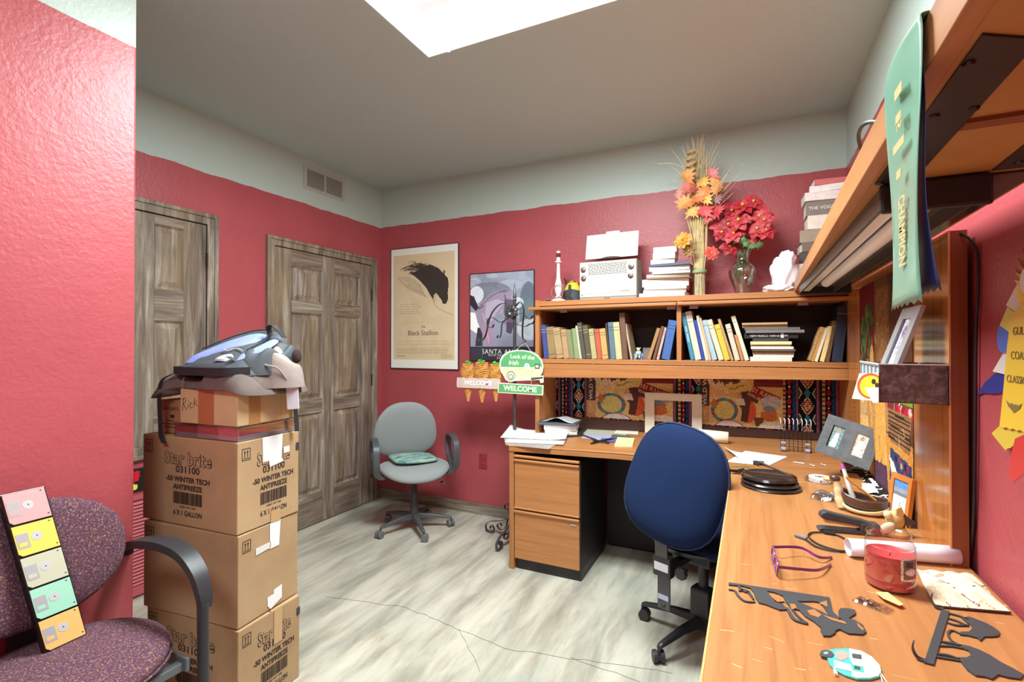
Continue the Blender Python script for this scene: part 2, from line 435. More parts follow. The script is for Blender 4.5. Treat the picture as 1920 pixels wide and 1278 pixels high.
# floor crack
M_crack = plain('floor_crack', rgb(88,84,78), 0.9)
ck = MB(); rnd = random.Random(3)
def crackline(p0, p1, n, amp):
    a, b_ = at(2, 0, *p0), at(2, 0, *p1); pts = []
    for i in range(n+1):
        t = i/n; p = a.lerp(b_, t); d = (b_-a).normalized(); q = Vector((-d.y, d.x, 0))
        pts.append(p+q*(rnd.uniform(-amp, amp) if 0 < i < n else 0)+ZV*0.0006)
    for i in range(n): ck.ribbon([pts[i], pts[i+1]], Vector((0, 0.0018, 0)), 0.0008)
crackline((612,1118), (760,1138), 9, 0.006); crackline((760,1138), (945,1215), 14, 0.008); crackline((945,1215), (1260,1262), 12, 0.008); crackline((860,1178), (900,1260), 6, 0.006); crackline((1070,1232), (1200,1278), 6, 0.006)
struct('floor_crack_lines_1', ck, M_crack)

# louvred return air panel and picture below the hatch
M_redp = plain('red_louver_paint', rgb(186,84,92), 0.5)
t = thing('air_return_grille', 'tall red louvred grille low on the left wall beside the boxes', 'grille', (XL, 1.53, 0.0))
g = MB(); y0, y1, z0, z1 = -0.40, 0.30, 0.012, 0.545
for a in ((y0, y0+0.035, z0+0.05, z1-0.025), (y1-0.035, y1, z0+0.05, z1-0.025), (y0, y1, z0, z0+0.05), (y0, y1, z1-0.025, z1)): g.box(0.0, 0.014, *a)
P('frame', g, M_redp, t, bev=0.002)
g = MB(); k = 24
for i in range(k):
    z = z0+0.055+i*(z1-z0-0.085)/k
    g.add([(0.002, y0+.03, z+0.016), (0.013, y0+.03, z), (0.013, y1-.03, z), (0.002, y1-.03, z+0.016), (0.002, y0+.03, z+0.018), (0.013, y0+.03, z+0.003), (0.013, y1-.03, z+0.003), (0.002, y1-.03, z+0.018)],
          [(0,1,2,3), (7,6,5,4), (1,5,6,2), (0,4,5,1), (3,2,6,7)])
P('louver', g, M_redp, t)
P('backing', MB().box(0.0002, 0.0012, y0+.02, y1-.02, z0+.03, z1-.02), M_black, t)
cv = Canvas(40, 26, (24,22,26))
rs = np.random.RandomState(5)
for i in range(34): cv.ell(0.62+rs.uniform(-.10,.10), 0.32+rs.uniform(-.25,.2), 0.03, 0.05, (214,20,40))
cv.ell(0.62, 0.80, 0.09, 0.14, (236,220,90)); cv.rect(0.86, 0, 1, 1, (220,206,180)); cv.ell(0.3,0.5,0.1,0.3,(200,60,60))
yy0, yy1, zz0, zz1 = at(0, XL, 225, 920).y, at(0, XL, 268, 890).y, 0.565, 0.69
yy0 = 1.35; yy1 = 1.60
t = thing('framed_flower_picture', 'small dark picture of red and yellow flowers low on the left wall above the louvres', 'picture', (XL, (yy0+yy1)/2, zz0))
P('frame', MB().box(0, 0.010, -(yy1-yy0)/2, (yy1-yy0)/2, 0, zz1-zz0), M_black, t, bev=0.002)
cv.panel('print', lambda u, v_: (0.0108, -(yy1-yy0)/2+0.006+u*(yy1-yy0-0.012), 0.004+v_*(zz1-zz0-0.008)), attr_mat('print_paper'), t)

# air vent high on left wall
M_vent = plain('grey_vent_paint', rgb(182,184,172), 0.5)
t = thing('air_vent', 'grey painted wall register with two louvred halves high on the left wall', 'vent', (XL, 2.82, 2.50))
g = MB(); y0, y1, z0, z1 = -0.205, 0.205, 0.008, 0.185
g.box(0, 0.006, y0, y1, z0, z0+0.022).box(0, 0.006, y0, y1, z1-0.022, z1).box(0, 0.006, y0, y0+0.03, z0+0.022, z1-0.022).box(0, 0.006, y1-0.03, y1, z0+0.022, z1-0.022).box(0, 0.006, -0.008, 0.008, z0+0.022, z1-0.022)
P('frame', g, M_vent, t, bev=0.0015)
for a, b_ in ((y0+0.03, -0.008), (0.008, y1-0.03)):
    g = MB()
    for i in range(10):
        z = z0+0.024+i*0.0133; g.add([(0.0008, a, z+0.010), (0.006, a, z), (0.006, b_, z), (0.0008, b_, z+0.010), (0.0008, a, z+0.011), (0.006, a, z+0.0025), (0.006, b_, z+0.0025), (0.0008, b_, z+0.011)], [(0,1,2,3), (7,6,5,4), (1,5,6,2)])
    P('louver', g, M_vent, t)
P('backing', MB().box(0.0001, 0.0007, y0+.02, y1-.02, z0+.02, z1-.02), M_black, t)
# wall outlet painted red
t = thing('wall_outlet', 'red painted wall outlet low on back wall left of file cabinet', 'outlet', (-1.62, YB, 0))
pc = at(1, YB, 906, 864); t.location = (pc.x, YB, pc.z)
M_wp = plain('red_outlet_paint', rgb(150,48,60), 0.4)
P('plate', MB().box(-0.036, 0.036, -0.006, 0, -0.06, 0.06), M_wp, t, bev=0.003)
for dz in (-0.024, 0.024):
    P('socket', MB().lathe([(0, 0.003), (0.015, 0.003), (0.017, 0)], (0, -0.006, dz), 16, M=Matrix.Rotation(R(90), 3, 'X').to_4x4()).box(-0.006, -0.0045, -0.0095, -0.0088, dz-0.004, dz+0.006, 1).box(0.0045, 0.006, -0.0095, -0.0088, dz-0.004, dz+0.006, 1), [M_wp, M_black], t)

# ceiling light fixture
M_white = plain('white_enamel', rgb(238,238,236), 0.35)
M_em, nt, b = newmat('fluorescent_diffuser'); b.inputs['Base Color'].default_value = (0.9,0.9,0.9,1)
b.inputs['Emission Color'].default_value = (1,1,0.99,1); b.inputs['Emission Strength'].default_value = 2.2
M_seam, nt, b = newmat('dim_lens_band'); b.inputs['Emission Color'].default_value = (0.93,0.97,1,1); b.inputs['Emission Strength'].default_value = 0.62
t = thing('ceiling_light', 'large rectangular fluorescent ceiling light, glowing white, recessed in grey ceiling', 'ceiling light', ((LX0+LX1)/2, (LY0+LY1)/2, CEIL))
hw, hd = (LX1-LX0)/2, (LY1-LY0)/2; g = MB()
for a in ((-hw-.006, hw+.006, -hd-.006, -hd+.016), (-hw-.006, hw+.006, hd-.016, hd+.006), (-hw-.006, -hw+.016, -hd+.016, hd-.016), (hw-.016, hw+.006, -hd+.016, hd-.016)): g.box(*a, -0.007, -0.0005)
M_rim, nt, b = newmat('frame_added_glow'); b.inputs['Base Color'].default_value = (.9,.9,.9,1); b.inputs['Emission Color'].default_value = (1,1,1,1); b.inputs['Emission Strength'].default_value = 0.7  # added glow on the enamel frame, standing in for bloom from the lens
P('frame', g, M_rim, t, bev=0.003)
P('housing', MB().box(-hw, hw, -hd, hd, 0.045, 0.055).box(-hw, -hw+.004, -hd, hd, 0, 0.045).box(hw-.004, hw, -hd, hd, 0, 0.045).box(-hw, hw, -hd, -hd+.004, 0, 0.045).box(-hw, hw, hd-.004, hd, 0, 0.045), M_white, t)
P('diffuser', MB().box(-hw+.005, hw-.005, -hd+.005, hd-.005, -0.008, 0.010), M_em, t)
g = MB().box(-hw+0.16, hw-0.16, -0.02, 0.02, 0.0125, 0.0138); g.v = [(x,y,z-0.0236) for x,y,z in g.v]; P('lens_seam', g, M_seam, t)
for x in (-hw+0.12, hw-0.12): P('clip', MB().ball((x, hd-0.012, -0.014), 0.009, 10, 6), M_white, t)
# ================= DESKS AND SHELF UNITS =================
WK = dict(dark=(134,80,42), mid=(174,114,66), light=(192,134,84))
W_x = wood('cherry_laminate', 'x', **WK); W_y = wood('cherry_laminate', 'y', **WK); W_z = wood('cherry_laminate', 'z', **WK)
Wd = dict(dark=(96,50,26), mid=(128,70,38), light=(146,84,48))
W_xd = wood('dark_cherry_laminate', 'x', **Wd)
M_edge = plain('pale_edge_band', rgb(226,170,110), 0.3, var=0.06, vs=8)
M_edged = plain('cherry_edge_band', rgb(208,132,66), 0.35, var=0.08, vs=14)
M_dark = plain('dark_laminate', rgb(26,23,23), 0.55)
M_under = plain('raw_brown_board', rgb(178,126,68), 0.5, var=0.10, vs=6)
def zdesk(x): return 0.742+0.026*(x+1.32)
ZR = 0.785
def tilt(mb):
    """the top slopes very slightly up to the right"""
    mb.v = [(x, y, z+zdesk(x)) for x, y, z in mb.v]; return mb
DX0, DX1 = -1.318, 0.50
t = thing('corner_desk', 'cherry wood corner desk along the back wall, cluttered, with concave inner corner', 'desk', (DX0, 3.0, 0))
off = Vector(t.location)
def rel(mb, o): mb.v = [tuple(Vector(v)-o) for v in mb.v]; return mb
poly = [(DX0, 3.45), (DX0, 2.695), (-0.66, 2.695)]+[tuple(p)[:2] for p in curve([(-0.66,2.695,0), (-0.45,2.66,0), (-0.25,2.53,0), (-0.12,2.385,0), (-0.078,2.372,0)], 5)][1:]+[(DX1, 2.372), (DX1, 3.45)]
P('desktop', rel(tilt(MB().prism(poly, (0,0,-0.036), (1,0,0), (0,1,0), (0,0,0.036))), off), W_x, t, bev=0.003)
fe = poly[1:-2]
eb = MB()
for (x0, y0), (x1, y1) in zip(fe[:-1], fe[1:]): eb.ribbon([(x0, y0-0.0005, zdesk(x0)-0.0008), (x1, y1-0.0005, zdesk(x1)-0.0008)], (0, 0.005, 0.0), 0.0024)
P('edge_band', rel(eb, off), M_edge, t)
P('end_panel', rel(MB().box(DX0, DX0+0.032, 2.70, 3.42, 0, 0.706), off), W_z, t, bev=0.002)
P('modesty_panel', rel(MB().box(DX0+0.45, 0.46, 3.28, 3.30, 0.02, 0.72), off), M_dark, t)
P('support_panel', rel(MB().box(0.43, 0.46, 2.40, 3.28, 0, 0.74), off), M_dark, t)
# file cabinet under the desk
t = thing('file_cabinet', 'two drawer cherry file cabinet with black side under left end of the desk', 'cabinet', (-1.284, 2.72, 0))
cw = 0.412
P('body', MB().box(0, cw, 0, 0.50, 0.062, 0.672), M_dark, t, bev=0.002)
P('plinth', MB().box(0.004, cw, 0.006, 0.50, 0, 0.062), M_black, t)
def drawer(z0, z1, n_):
    d = P('drawer', MB().box(0.003, cw-0.004, -0.020, -0.001, z0, z1-0.014), W_x, t, bev=0.0015)
    P('handle', MB().tube([(0.002, -0.022, z1-0.006), (cw-0.003, -0.022, z1-0.006)], 0.0085, 10).box(0.003, cw-0.004, -0.024, -0.001, z1-0.015, z1-0.006), W_x, d, smooth=True)
    return d
drawer(0.377, 0.664, 1); d2 = drawer(0.070, 0.357, 2)
P('pull_rail', MB().tube([(0.002, -0.020, 0.682), (cw-0.003, -0.020, 0.682)], 0.0085, 10).box(0.002, cw-0.003, -0.02, 0.002, 0.674, 0.688), W_x, t, smooth=True)
P('pull_rail', MB().tube([(0.002, -0.020, 0.372), (cw-0.003, -0.020, 0.372)], 0.006, 10).box(0.002, cw-0.003, -0.02, 0.002, 0.366, 0.376), W_x, t, smooth=True)
P('lock', MB().box(cw-0.055, cw-0.018, -0.0235, -0.019, 0.318, 0.328), plain('worn_metal', rgb(190,186,178), 0.3, 0.7), d2, bev=0.002)
ch = MB(); rnd = random.Random(8)
for i in range(9):
    x = rnd.uniform(0.12, 0.40); ch.box(x, x+rnd.uniform(0.004,0.03), -0.0207, -0.0198, 0.333-rnd.uniform(0,0.03)-(0.02 if i > 4 else 0), 0.3345-(0.0 if i <= 4 else 0.02))
# return desk along the right wall
t = thing('return_desk', 'long cherry wood desk along the right wall, littered with small metal crafts', 'desk', (0.2, 1.3, 0)); off = Vector(t.location)
P('desktop', rel(MB().box(-0.076, 0.503, 0.22, 2.369, ZR-0.034, ZR), off), W_y, t, bev=0.003)
P('edge_band', rel(MB().box(-0.0785, -0.0745, 0.22, 2.369, ZR-0.006, ZR+0.0006).box(-0.076, 0.503, 2.3665, 2.3705, ZR-0.006, ZR+0.0006), off), M_edge, t)
P('edge_lipping', rel(MB().box(-0.0782, -0.0758, 0.221, 2.368, ZR-0.034, ZR-0.006), off), M_edged, t)
P('end_panel', rel(MB().box(-0.05, 0.49, 0.24, 0.27, 0, ZR-0.034), off), W_z, t)
P('leg_panel', rel(MB().box(0.05, 0.49, 2.32, 2.35, 0, ZR-0.034), off), M_dark, t)
P('modesty_panel', rel(MB().box(0.44, 0.46, 0.27, 2.32, 0.05, ZR-0.034), off), M_dark, t)
scr = MB(); rnd = random.Random(12)
for i in range(46):   # worn scratches in the varnish
    a = at(2, ZR, rnd.uniform(1340, 1880), rnd.uniform(960, 1270)); L = rnd.uniform(0.004, 0.03); th = rnd.uniform(-0.4, 0.4)
    if a.x > 0.49: continue
    d = Vector((math.cos(th), math.sin(th), 0))*L; scr.ribbon([a+ZV*0.0002, a+d+ZV*0.0002], Vector((-d.y, d.x, 0)).normalized()*rnd.uniform(0.0006, 0.0016), 0.0001)
P('scratches', rel(scr, off), plain('worn_varnish', rgb(232,196,150), 0.6), t)

# hutch over the corner desk
HX0, HX1, HY0, HY1 = -1.316, 0.497, 3.10, 3.445
t = thing('desk_hutch', 'cherry wood hutch on the back desk, two open book bays with doors slid up', 'hutch', (HX0, HY0, 0.75)); off = Vector(t.location)
s = 0.030
P('side_panel', rel(MB().box(HX0, HX0+s, HY0, HY1, zdesk(HX0)+0.001, 1.610).box(HX0, HX0+s, HY0, HY1, 1.610, 1.652), off), W_z, t, bev=0.002)
P('side_panel', rel(MB().box(HX1-s, HX1, HY0, HY1, zdesk(HX1)+0.001, 1.645), off), W_z, t, bev=0.002)
P('top_panel', rel(MB().box(HX0+s, HX1-s, HY0, HY1, 1.612, 1.645), off), W_x, t, bev=0.002)
P('shelf_board', rel(MB().box(HX0+s, HX1-s, HY0, HY1-0.01, 1.228, 1.257), off), W_x, t, bev=0.002)
P('divider', rel(MB().box(-0.397, -0.370, HY0+0.004, HY1-0.01, 1.257, 1.612), off), W_z, t, bev=0.002)
tr = MB().add([(HX0+s, HY0+0.004, 1.130), (HX1-s, HY0+0.004, 1.165), (HX1-s, HY0+0.004, 1.224), (HX0+s, HY0+0.004, 1.224),
               (HX0+s, HY0+0.024, 1.130), (HX1-s, HY0+0.024, 1.165), (HX1-s, HY0+0.024, 1.224), (HX0+s, HY0+0.024, 1.224)],
              [(0,1,2,3), (7,6,5,4), (0,4,5,1), (1,5,6,2), (2,6,7,3), (3,7,4,0)])
P('valance', rel(tr, off), W_x, t, bev=0.0015)
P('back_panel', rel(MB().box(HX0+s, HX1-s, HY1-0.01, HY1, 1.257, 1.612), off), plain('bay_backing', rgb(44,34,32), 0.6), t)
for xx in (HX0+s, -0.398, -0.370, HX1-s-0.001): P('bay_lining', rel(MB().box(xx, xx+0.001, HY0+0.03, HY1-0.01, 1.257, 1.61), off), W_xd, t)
for x0, x1 in ((-1.352, -0.392), (-0.388, 0.475)):
    P('retracted_door', rel(MB().box(x0, x1, 3.055, 3.40, 1.585, 1.604), off), [W_x], t, bev=0.004)
for x in (-1.16, -0.46, -0.33, 0.24):
    P('door_stay', rel(MB().box(x, x+0.05, 3.16, 3.175, 1.568, 1.5845), off), plain('steel', rgb(190,190,192), 0.3, 0.8), t)

# overhead shelf along the right wall
t = thing('overhead_shelf', 'long cherry wood overhead shelf on the right wall, seen from below', 'shelf', (0.3, 1.6, 1.645)); off = Vector(t.location)
def fx(y): return 0.158+0.0205*(y-0.1)
ZS, ZT = 1.645, 1.697
sh = [(fx(0.05), 0.05), (fx(3.098), 3.098), (0.462, 3.098), (0.444, 0.05)]
P('fascia', rel(MB().prism([(fx(0.05), 0.05), (fx(3.098), 3.098), (fx(3.098)+0.022, 3.098), (fx(0.05)+0.022, 0.05)], (0,0,ZS-0.004), (1,0,0), (0,1,0), (0,0,ZT-ZS+0.004)), off), W_y, t, bev=0.0015)
P('shelf_board', rel(MB().prism([(fx(0.05)+0.022, 0.05), (fx(3.098)+0.022, 3.098), (0.462, 3.098), (0.444, 0.05)], (0,0,ZS), (1,0,0), (0,1,0), (0,0,ZT-ZS-0.001)), off), M_under, t)
P('metal_plate', rel(MB().prism([(0.199, 0.612), (0.252, 0.645), (0.263, 1.098), (0.206, 1.102)], (0,0,ZS-0.003), (1,0,0), (0,1,0), (0,0,0.003)), off), plain('black_steel', rgb(52,48,48), 0.42, 0.4), t)
P('metal_plate', rel(MB().prism([(0.350, 0.60), (0.405, 0.60), (0.415, 1.098), (0.368, 1.098)], (0,0,ZS-0.003), (1,0,0), (0,1,0), (0,0,0.003)), off), _mc[('black_steel',)], t)
P('batten', rel(MB().box(0.256, 0.440, 0.838, 0.864, ZS-0.006, ZS), off), W_xd, t)
for x, y in ((0.205, 0.665), (0.213, 0.80), (0.250, 0.795), (0.212, 1.09), (0.388, 1.06)):
    P('screw', rel(MB().lathe([(0, 0.0), (0.0045, 0.0), (0.006, 0.0025)], (x, y, ZS-0.0062), 12), off), plain('screw_metal', rgb(70,66,64), 0.35, 0.9), t)
# fluorescent under shelf light
t = thing('under_shelf_light', 'unlit fluorescent light with black end cap below the overhead shelf', 'light fixture', (0.31, 2.0, ZS)); off = Vector(t.location)
P('end_cap', rel(MB().box(0.214, 0.372, 1.098, 1.112, 1.588, ZS-0.003), off), M_black, t, bev=0.006)
P('end_cap', rel(MB().box(0.224, 0.44, 2.84, 2.85, 1.60, ZS-0.001), off), M_black, t, bev=0.004)
hs = MB().box(0.222, 0.226, 1.112, 2.84, 1.605, ZS-0.001).box(0.364, 0.368, 1.112, 2.84, 1.605, ZS-0.001).box(0.226, 0.364, 1.112, 2.84, 1.635, 1.642)
P('housing', rel(hs, off), plain('brown_grey_steel', rgb(98,88,82), 0.35, 0.5), t)
P('reflector', rel(MB().box(0.236, 0.262, 1.14, 2.80, 1.612, 1.634), off), plain('enamel_reflector', rgb(236,236,236), 0.25), t)
P('lamp_tube', rel(MB().tube([(0.285, 1.16, 1.607), (0.285, 2.40, 1.607)], 0.0185, 16), off), plain('frosted_tube', rgb(252,252,252), 0.25), t, smooth=True)
P('lens', rel(MB().box(0.31, 0.44, 1.12, 2.84, 1.6405, 1.6435), off), plain('smoked_lens', rgb(62,60,58), 0.15), t)
# back panel of the return hutch
t = thing('return_hutch_panel', 'tall glossy cherry panel standing on the right desk beneath the overhead shelf', 'panel', (0.48, 2.3, ZR)); off = Vector(t.location)
P('face_panel', rel(MB().box(0.462, 0.466, 1.636, 3.08, ZR+0.0005, ZS-0.001), off), wood('glossy_cherry', 'z', dark=(146,84,38), mid=(186,116,58), light=(206,138,76), rough=0.12), t)
P('core', rel(MB().box(0.466, 0.500, 1.636, 3.08, ZR+0.0005, ZS-0.001), off), wood('panel_end', 'z', dark=(104,54,28), mid=(136,76,42), light=(150,88,52), rough=0.3), t, bev=0.0015)
P('edge_strip', rel(MB().box(0.4605, 0.4645, 1.6335, 1.6365, ZR+0.0005, ZS-0.001), off), M_edge, t)
# ================= BOOKS =================
M_page = plain('book_pages', rgb(226,214,188), 0.8, var=0.08, vs=60)
M_pagew = plain('white_book_pages', rgb(240,238,230), 0.8, var=0.05, vs=60)
def cloth(c, rough=0.6):
    return plain('cover_%d_%d_%d' % c, rgb(*c), rough, var=0.10, vs=30, bmp=0.08, bs_=400)
M_gold = plain('gilt_lettering', rgb(206,178,120), 0.4)
M_ink = plain('dark_ink', rgb(30,28,28), 0.6)
M_paper = plain('white_paper', rgb(240,240,238), 0.75)
def book(loc, t_, h, d, col, label, group, rot=(0,0,0), bands=0, pages=None, title=None, tcol=None, paperback=False):
    b_ = thing('book', label, 'book', loc, 0, group, rot)
    m = cloth(col); c = 0.0012 if paperback else 0.0028; o = 0 if paperback else 0.0025
    c = min(c, t_*0.25)
    P('cover', MB().box(0, c, 0, d, 0, h).box(t_-c, t_, 0, d, 0, h).box(c, t_-c, 0, 0.0022, 0, h), m, b_, bev=0.0006, seg=1)
    P('pages', MB().box(c, t_-c, 0.0022, d-o, o, h-o), pages or M_page, b_)
    if bands and t_ > 0.010:
        g = MB(); tm = tcol or M_ink
        zs = [0.86, 0.78, 0.12][:bands]
        for z in zs: g.box(0.0015, t_-0.0015, -0.0006, 0.0001, h*z, h*z+0.0022)
        P('spine_bands', g, tm, b_)
    if title:
        g = MB(); text(g, title, t_*0.62, (t_/2, -0.0004, h*0.55), (0,0,-1), (1,0,0), ext=0.0003)
        P('spine_title', g, tcol or M_ink, b_)
    return b_
ZSH = 1.2575
def standing(px0, px1, ptx, pty, depth_y, col, label, group, d=0.15, base_z=ZSH, **kw):
    """book seen by its spine: bottom edge from px0 to px1, top left corner at (ptx,pty)"""
    a = at(1, depth_y, px0, 671); b_ = at(1, depth_y, px1, 671); c = at(1, depth_y, ptx, pty)
    w_ = b_.x-a.x; dx = c.x-a.x; dz = c.z-base_z; h = math.hypot(dx, dz); ang = math.atan2(dx, dz)
    t_ = max(0.004, w_*math.cos(ang)-0.0008)
    z0 = base_z + (0.0 if ang < 0 else abs(math.sin(ang))*t_)
    x0 = a.x+0.0004
    if ang >= 0:   # leaning right: pivot at the lower right corner
        x0 = b_.x-0.0004-math.cos(ang)*t_
    return book((x0, depth_y, z0), t_, h, d, col, label, group, rot=(0, ang, 0), **kw)
G1 = 'old books in the left bay of the hutch'
def L(x): return 1000+x/6
LB = [ # bottom x0,x1, top x, top y, colour, label, kw
 (120,170,86,298,(58,74,140),'worn blue book at the far left end of the left hutch bay',dict(bands=2,tcol=M_gold)),
 (174,261,136,322,(150,124,84),'thick tan old book with dark bands, beside the blue book at far left',dict(bands=3)),
 (263,342,216,330,(172,146,104),'thick light tan book with dark bands, third from left of left bay',dict(bands=3)),
 (344,404,305,348,(178,142,104),'tan pinkish book between the banded tan and the grey green books',dict(bands=2)),
 (405,464,366,352,(128,132,94),'dull olive green book left of the brighter green one',dict(bands=0)),
 (465,521,428,335,(132,150,104),'green old book leaning just left of a thin cream booklet',dict(bands=0)),
 (523,543,472,305,(214,206,176),'thin cream booklet among the left bay books, beside a dark grey book',dict(paperback=True)),
 (546,596,490,272,(78,74,68),'dark grey book right of the thin cream booklet',dict(bands=2,tcol=M_gold)),
 (598,656,550,300,(86,80,56),'dark olive book with lettered spine, left of the pale green one',dict(bands=3,tcol=M_gold)),
 (659,716,618,340,(172,166,118),'pale yellow green book just left of the red book',dict(bands=2)),
 (721,776,684,342,(186,88,64),'faded red book in the middle of the left bay',dict(bands=1)),
 (778,845,741,337,(200,156,92),'golden tan book right of the faded red one',dict(bands=3)),
 (847,866,808,275,(66,58,52),'thin dark booklet left of the slate blue book',dict(paperback=True)),
 (868,930,835,265,(92,116,130),'slate blue book with dark bands, left bay of hutch',dict(bands=2)),
 (932,1001,895,265,(196,184,136),'tall cream book standing beside the slate blue one',dict(bands=2)),
 (1003,1066,962,160,(106,74,56),'tallest brown book of the left bay',dict()),
 (1092,1116,1024,283,(176,164,138),'thin grey cream booklet leaning left of the small figurine',dict(paperback=True)),
 (1275,1316,1388,335,(168,124,72),'tan brown book leaning right, nearest right side of the figurine',dict()),
 (1336,1370,1438,312,(108,78,62),'dark brown book leaning right between tan and pink ones',dict()),
 (1381,1412,1470,325,(214,170,158),'pinkish white thin book leaning against the blue binder',dict(bands=3)),
 (1437,1532,1520,250,(62,100,164),'wide blue binder leaning right beside the bay divider',dict(bands=2)),
]
for i, (a, b_, tx, ty, c, lab, kw) in enumerate(LB):
    standing(L(a), L(b_), L(tx), 560+ty/6, 3.135+(0.01 if i % 3 == 1 else 0), c, lab, G1, **kw)
G2 = 'books standing in the right bay of the hutch'
def Rr(x): return 1260+x/5.333
RB = [
 (187,230,86,145,(60,132,160),'teal book leaning left at the left end of the right bay',dict(title='HOW  WORLD',tcol=M_paper)),
 (233,297,130,132,(204,196,180),'tall thick cream book beside the teal one',dict(bands=2)),
 (298,333,216,215,(44,66,150),'royal blue book leaning behind the tall cream one',dict()),
 (335,366,240,170,(222,212,190),'thin cream paperback right of the royal blue book',dict(paperback=True)),
 (367,398,262,195,(196,172,136),'slim tan book left of the light blue one',dict()),
 (402,457,292,220,(166,186,200),'light grey blue book leaning in the right bay',dict(bands=1)),
 (468,524,345,215,(214,202,172),'cream book with dark bands left of the yellow book',dict(bands=2)),
 (527,586,420,262,(224,184,62),'bright yellow book in the right bay',dict(bands=1)),
 (590,620,455,205,(188,152,112),'thin tan book leaning on the yellow one',dict()),
 (630,684,530,258,(208,194,172),'cream and brown book right of the yellow book',dict(bands=2)),
 (690,722,620,362,(190,132,80),'short orange tan book behind the last tall cream book',dict()),
 (728,776,588,178,(220,208,184),'tall cream book leaning left beside the flat stack',dict(bands=1)),
]
for i, (a, b_, tx, ty, c, lab, kw) in enumerate(RB):
    standing(Rr(a), Rr(b_), Rr(tx), 560+ty/5.333, 3.14+(0.012 if i % 3 == 2 else 0), c, lab, G2, **kw)
G3 = 'books and binder at the right end of the right bay'
EB = [
 (1366,1420,1486,290,(196,144,74),'tan covered spiral notebook leaning right near the navy binder',dict(paperback=True)),
 (1422,1456,1530,297,(226,216,192),'cream thin book leaning between notebook and yellow one',dict(paperback=True)),
 (1474,1522,1566,280,(234,206,140),'pale yellow white book leaning right, near navy binder',dict(paperback=True)),
 (1530,1574,1606,222,(110,76,50),'dark brown book leaning against the navy binder',dict(bands=1,tcol=M_gold)),
 (1592,1704,1662,80,(40,48,72),'large navy blue binder at right end of the hutch',dict(bands=1,tcol=M_gold)),
]
for i, (a, b_, tx, ty, c, lab, kw) in enumerate(EB):
    nb = standing(Rr(a), Rr(b_), Rr(tx), 560+ty/5.333, 3.145, c, lab, G3, d=0.2 if i == 4 else 0.15, **kw)
    if i == 0:
        ring = MB(); zmax = 0.165
        for k in range(17):
            z = 0.01+k*zmax/17; pts = [(-0.001+0.007*math.cos(q), -0.002+0.007*math.sin(q), z) for q in np.linspace(0, 2*math.pi, 10)[:-1]]
            ring.tube(pts, 0.0011, 5, closed=True)
        P('spiral_binding', ring, plain('white_wire', rgb(225,225,225), 0.3, 0.3), nb)
def flat(px0, px1, py_top, py_bot, Yf, col, label, group, z0=None, d=0.16, yaw=0, **kw):
    a = at(1, Yf, px0, py_bot); b_ = at(1, Yf, px1, py_bot); zt = at(1, Yf, px0, py_top).z
    if z0 is None: z0 = a.z
    th = max(0.003, zt-z0)
    bk = book((a.x, Yf, z0+th), th-0.0004, b_.x-a.x, d, col, label, group, rot=(0, R(90), yaw), **kw)
    return bk, z0+th
G4 = 'books stacked flat in the right bay of the hutch'
FB = [ # y bottom, top, x0,x1 in right bay zoom
 (602,582,780,1200,(232,220,206),'white book at the very bottom of the flat stack'),
 (582,560,812,1216,(226,222,214),'white magazine second from the bottom of the stack'),
 (560,522,806,1222,(150,116,88),'brown book low in the flat stack in the right bay'),
 (522,502,800,1236,(96,84,76),'dark grey thin book above the brown one in the stack'),
 (502,476,788,1216,(238,236,226),'bright white book in middle of the flat stack'),
 (476,458,786,1190,(196,160,108),'thin tan book between two white ones in the stack'),
 (458,426,784,1198,(214,214,160),'white book with yellow green top edge in flat stack'),
 (426,396,806,1166,(70,58,54),'thin dark brown book below the black titled one'),
 (386,344,722,1262,(26,26,28),'black book with white title lettering in the flat stack'),
 (340,314,736,1326,(120,118,120),'grey magazine jutting out right above the black book'),
 (312,290,726,1282,(112,104,96),'grey brown book above the jutting grey magazine'),
 (289,263,704,1158,(168,140,104),'tan book second from the top of the flat stack'),
 (262,241,700,1156,(190,156,112),'light tan book topmost of the flat stack in the bay'),
]
z = ZSH
for i, (yb, yt, a, b_, c, lab) in enumerate(FB):
    Yf = 3.125+0.008*(i % 3)
    zt = at(1, Yf, Rr(a), 560+yt/5.333).z
    X0, X1 = at(1, Yf, Rr(a), 650).x, at(1, Yf, Rr(b_), 650).x
    th = max(0.004, zt-z); bk = book((X0, Yf, z+th), th-0.0003, X1-X0, 0.17, c, lab, G4, rot=(0, R(90), 0), pages=M_pagew if i in (0,1,4,6) else M_page, paperback=i in (0,1,3,4,6,9))
    if i == 8:
        g = MB(); text(g, 'NEW MEXICO THEN & NOW', 0.017, (th/2, -0.0006, 0.125), (0,0,1), (-1,0,0), ext=0.0003, sx=0.85); P('spine_title', g, M_paper, bk)
        P('spine_label', MB().box(0.002, th-0.003, -0.0007, 0.0001, (X1-X0)*0.69, (X1-X0)*0.74), M_paper, bk)
    z += th
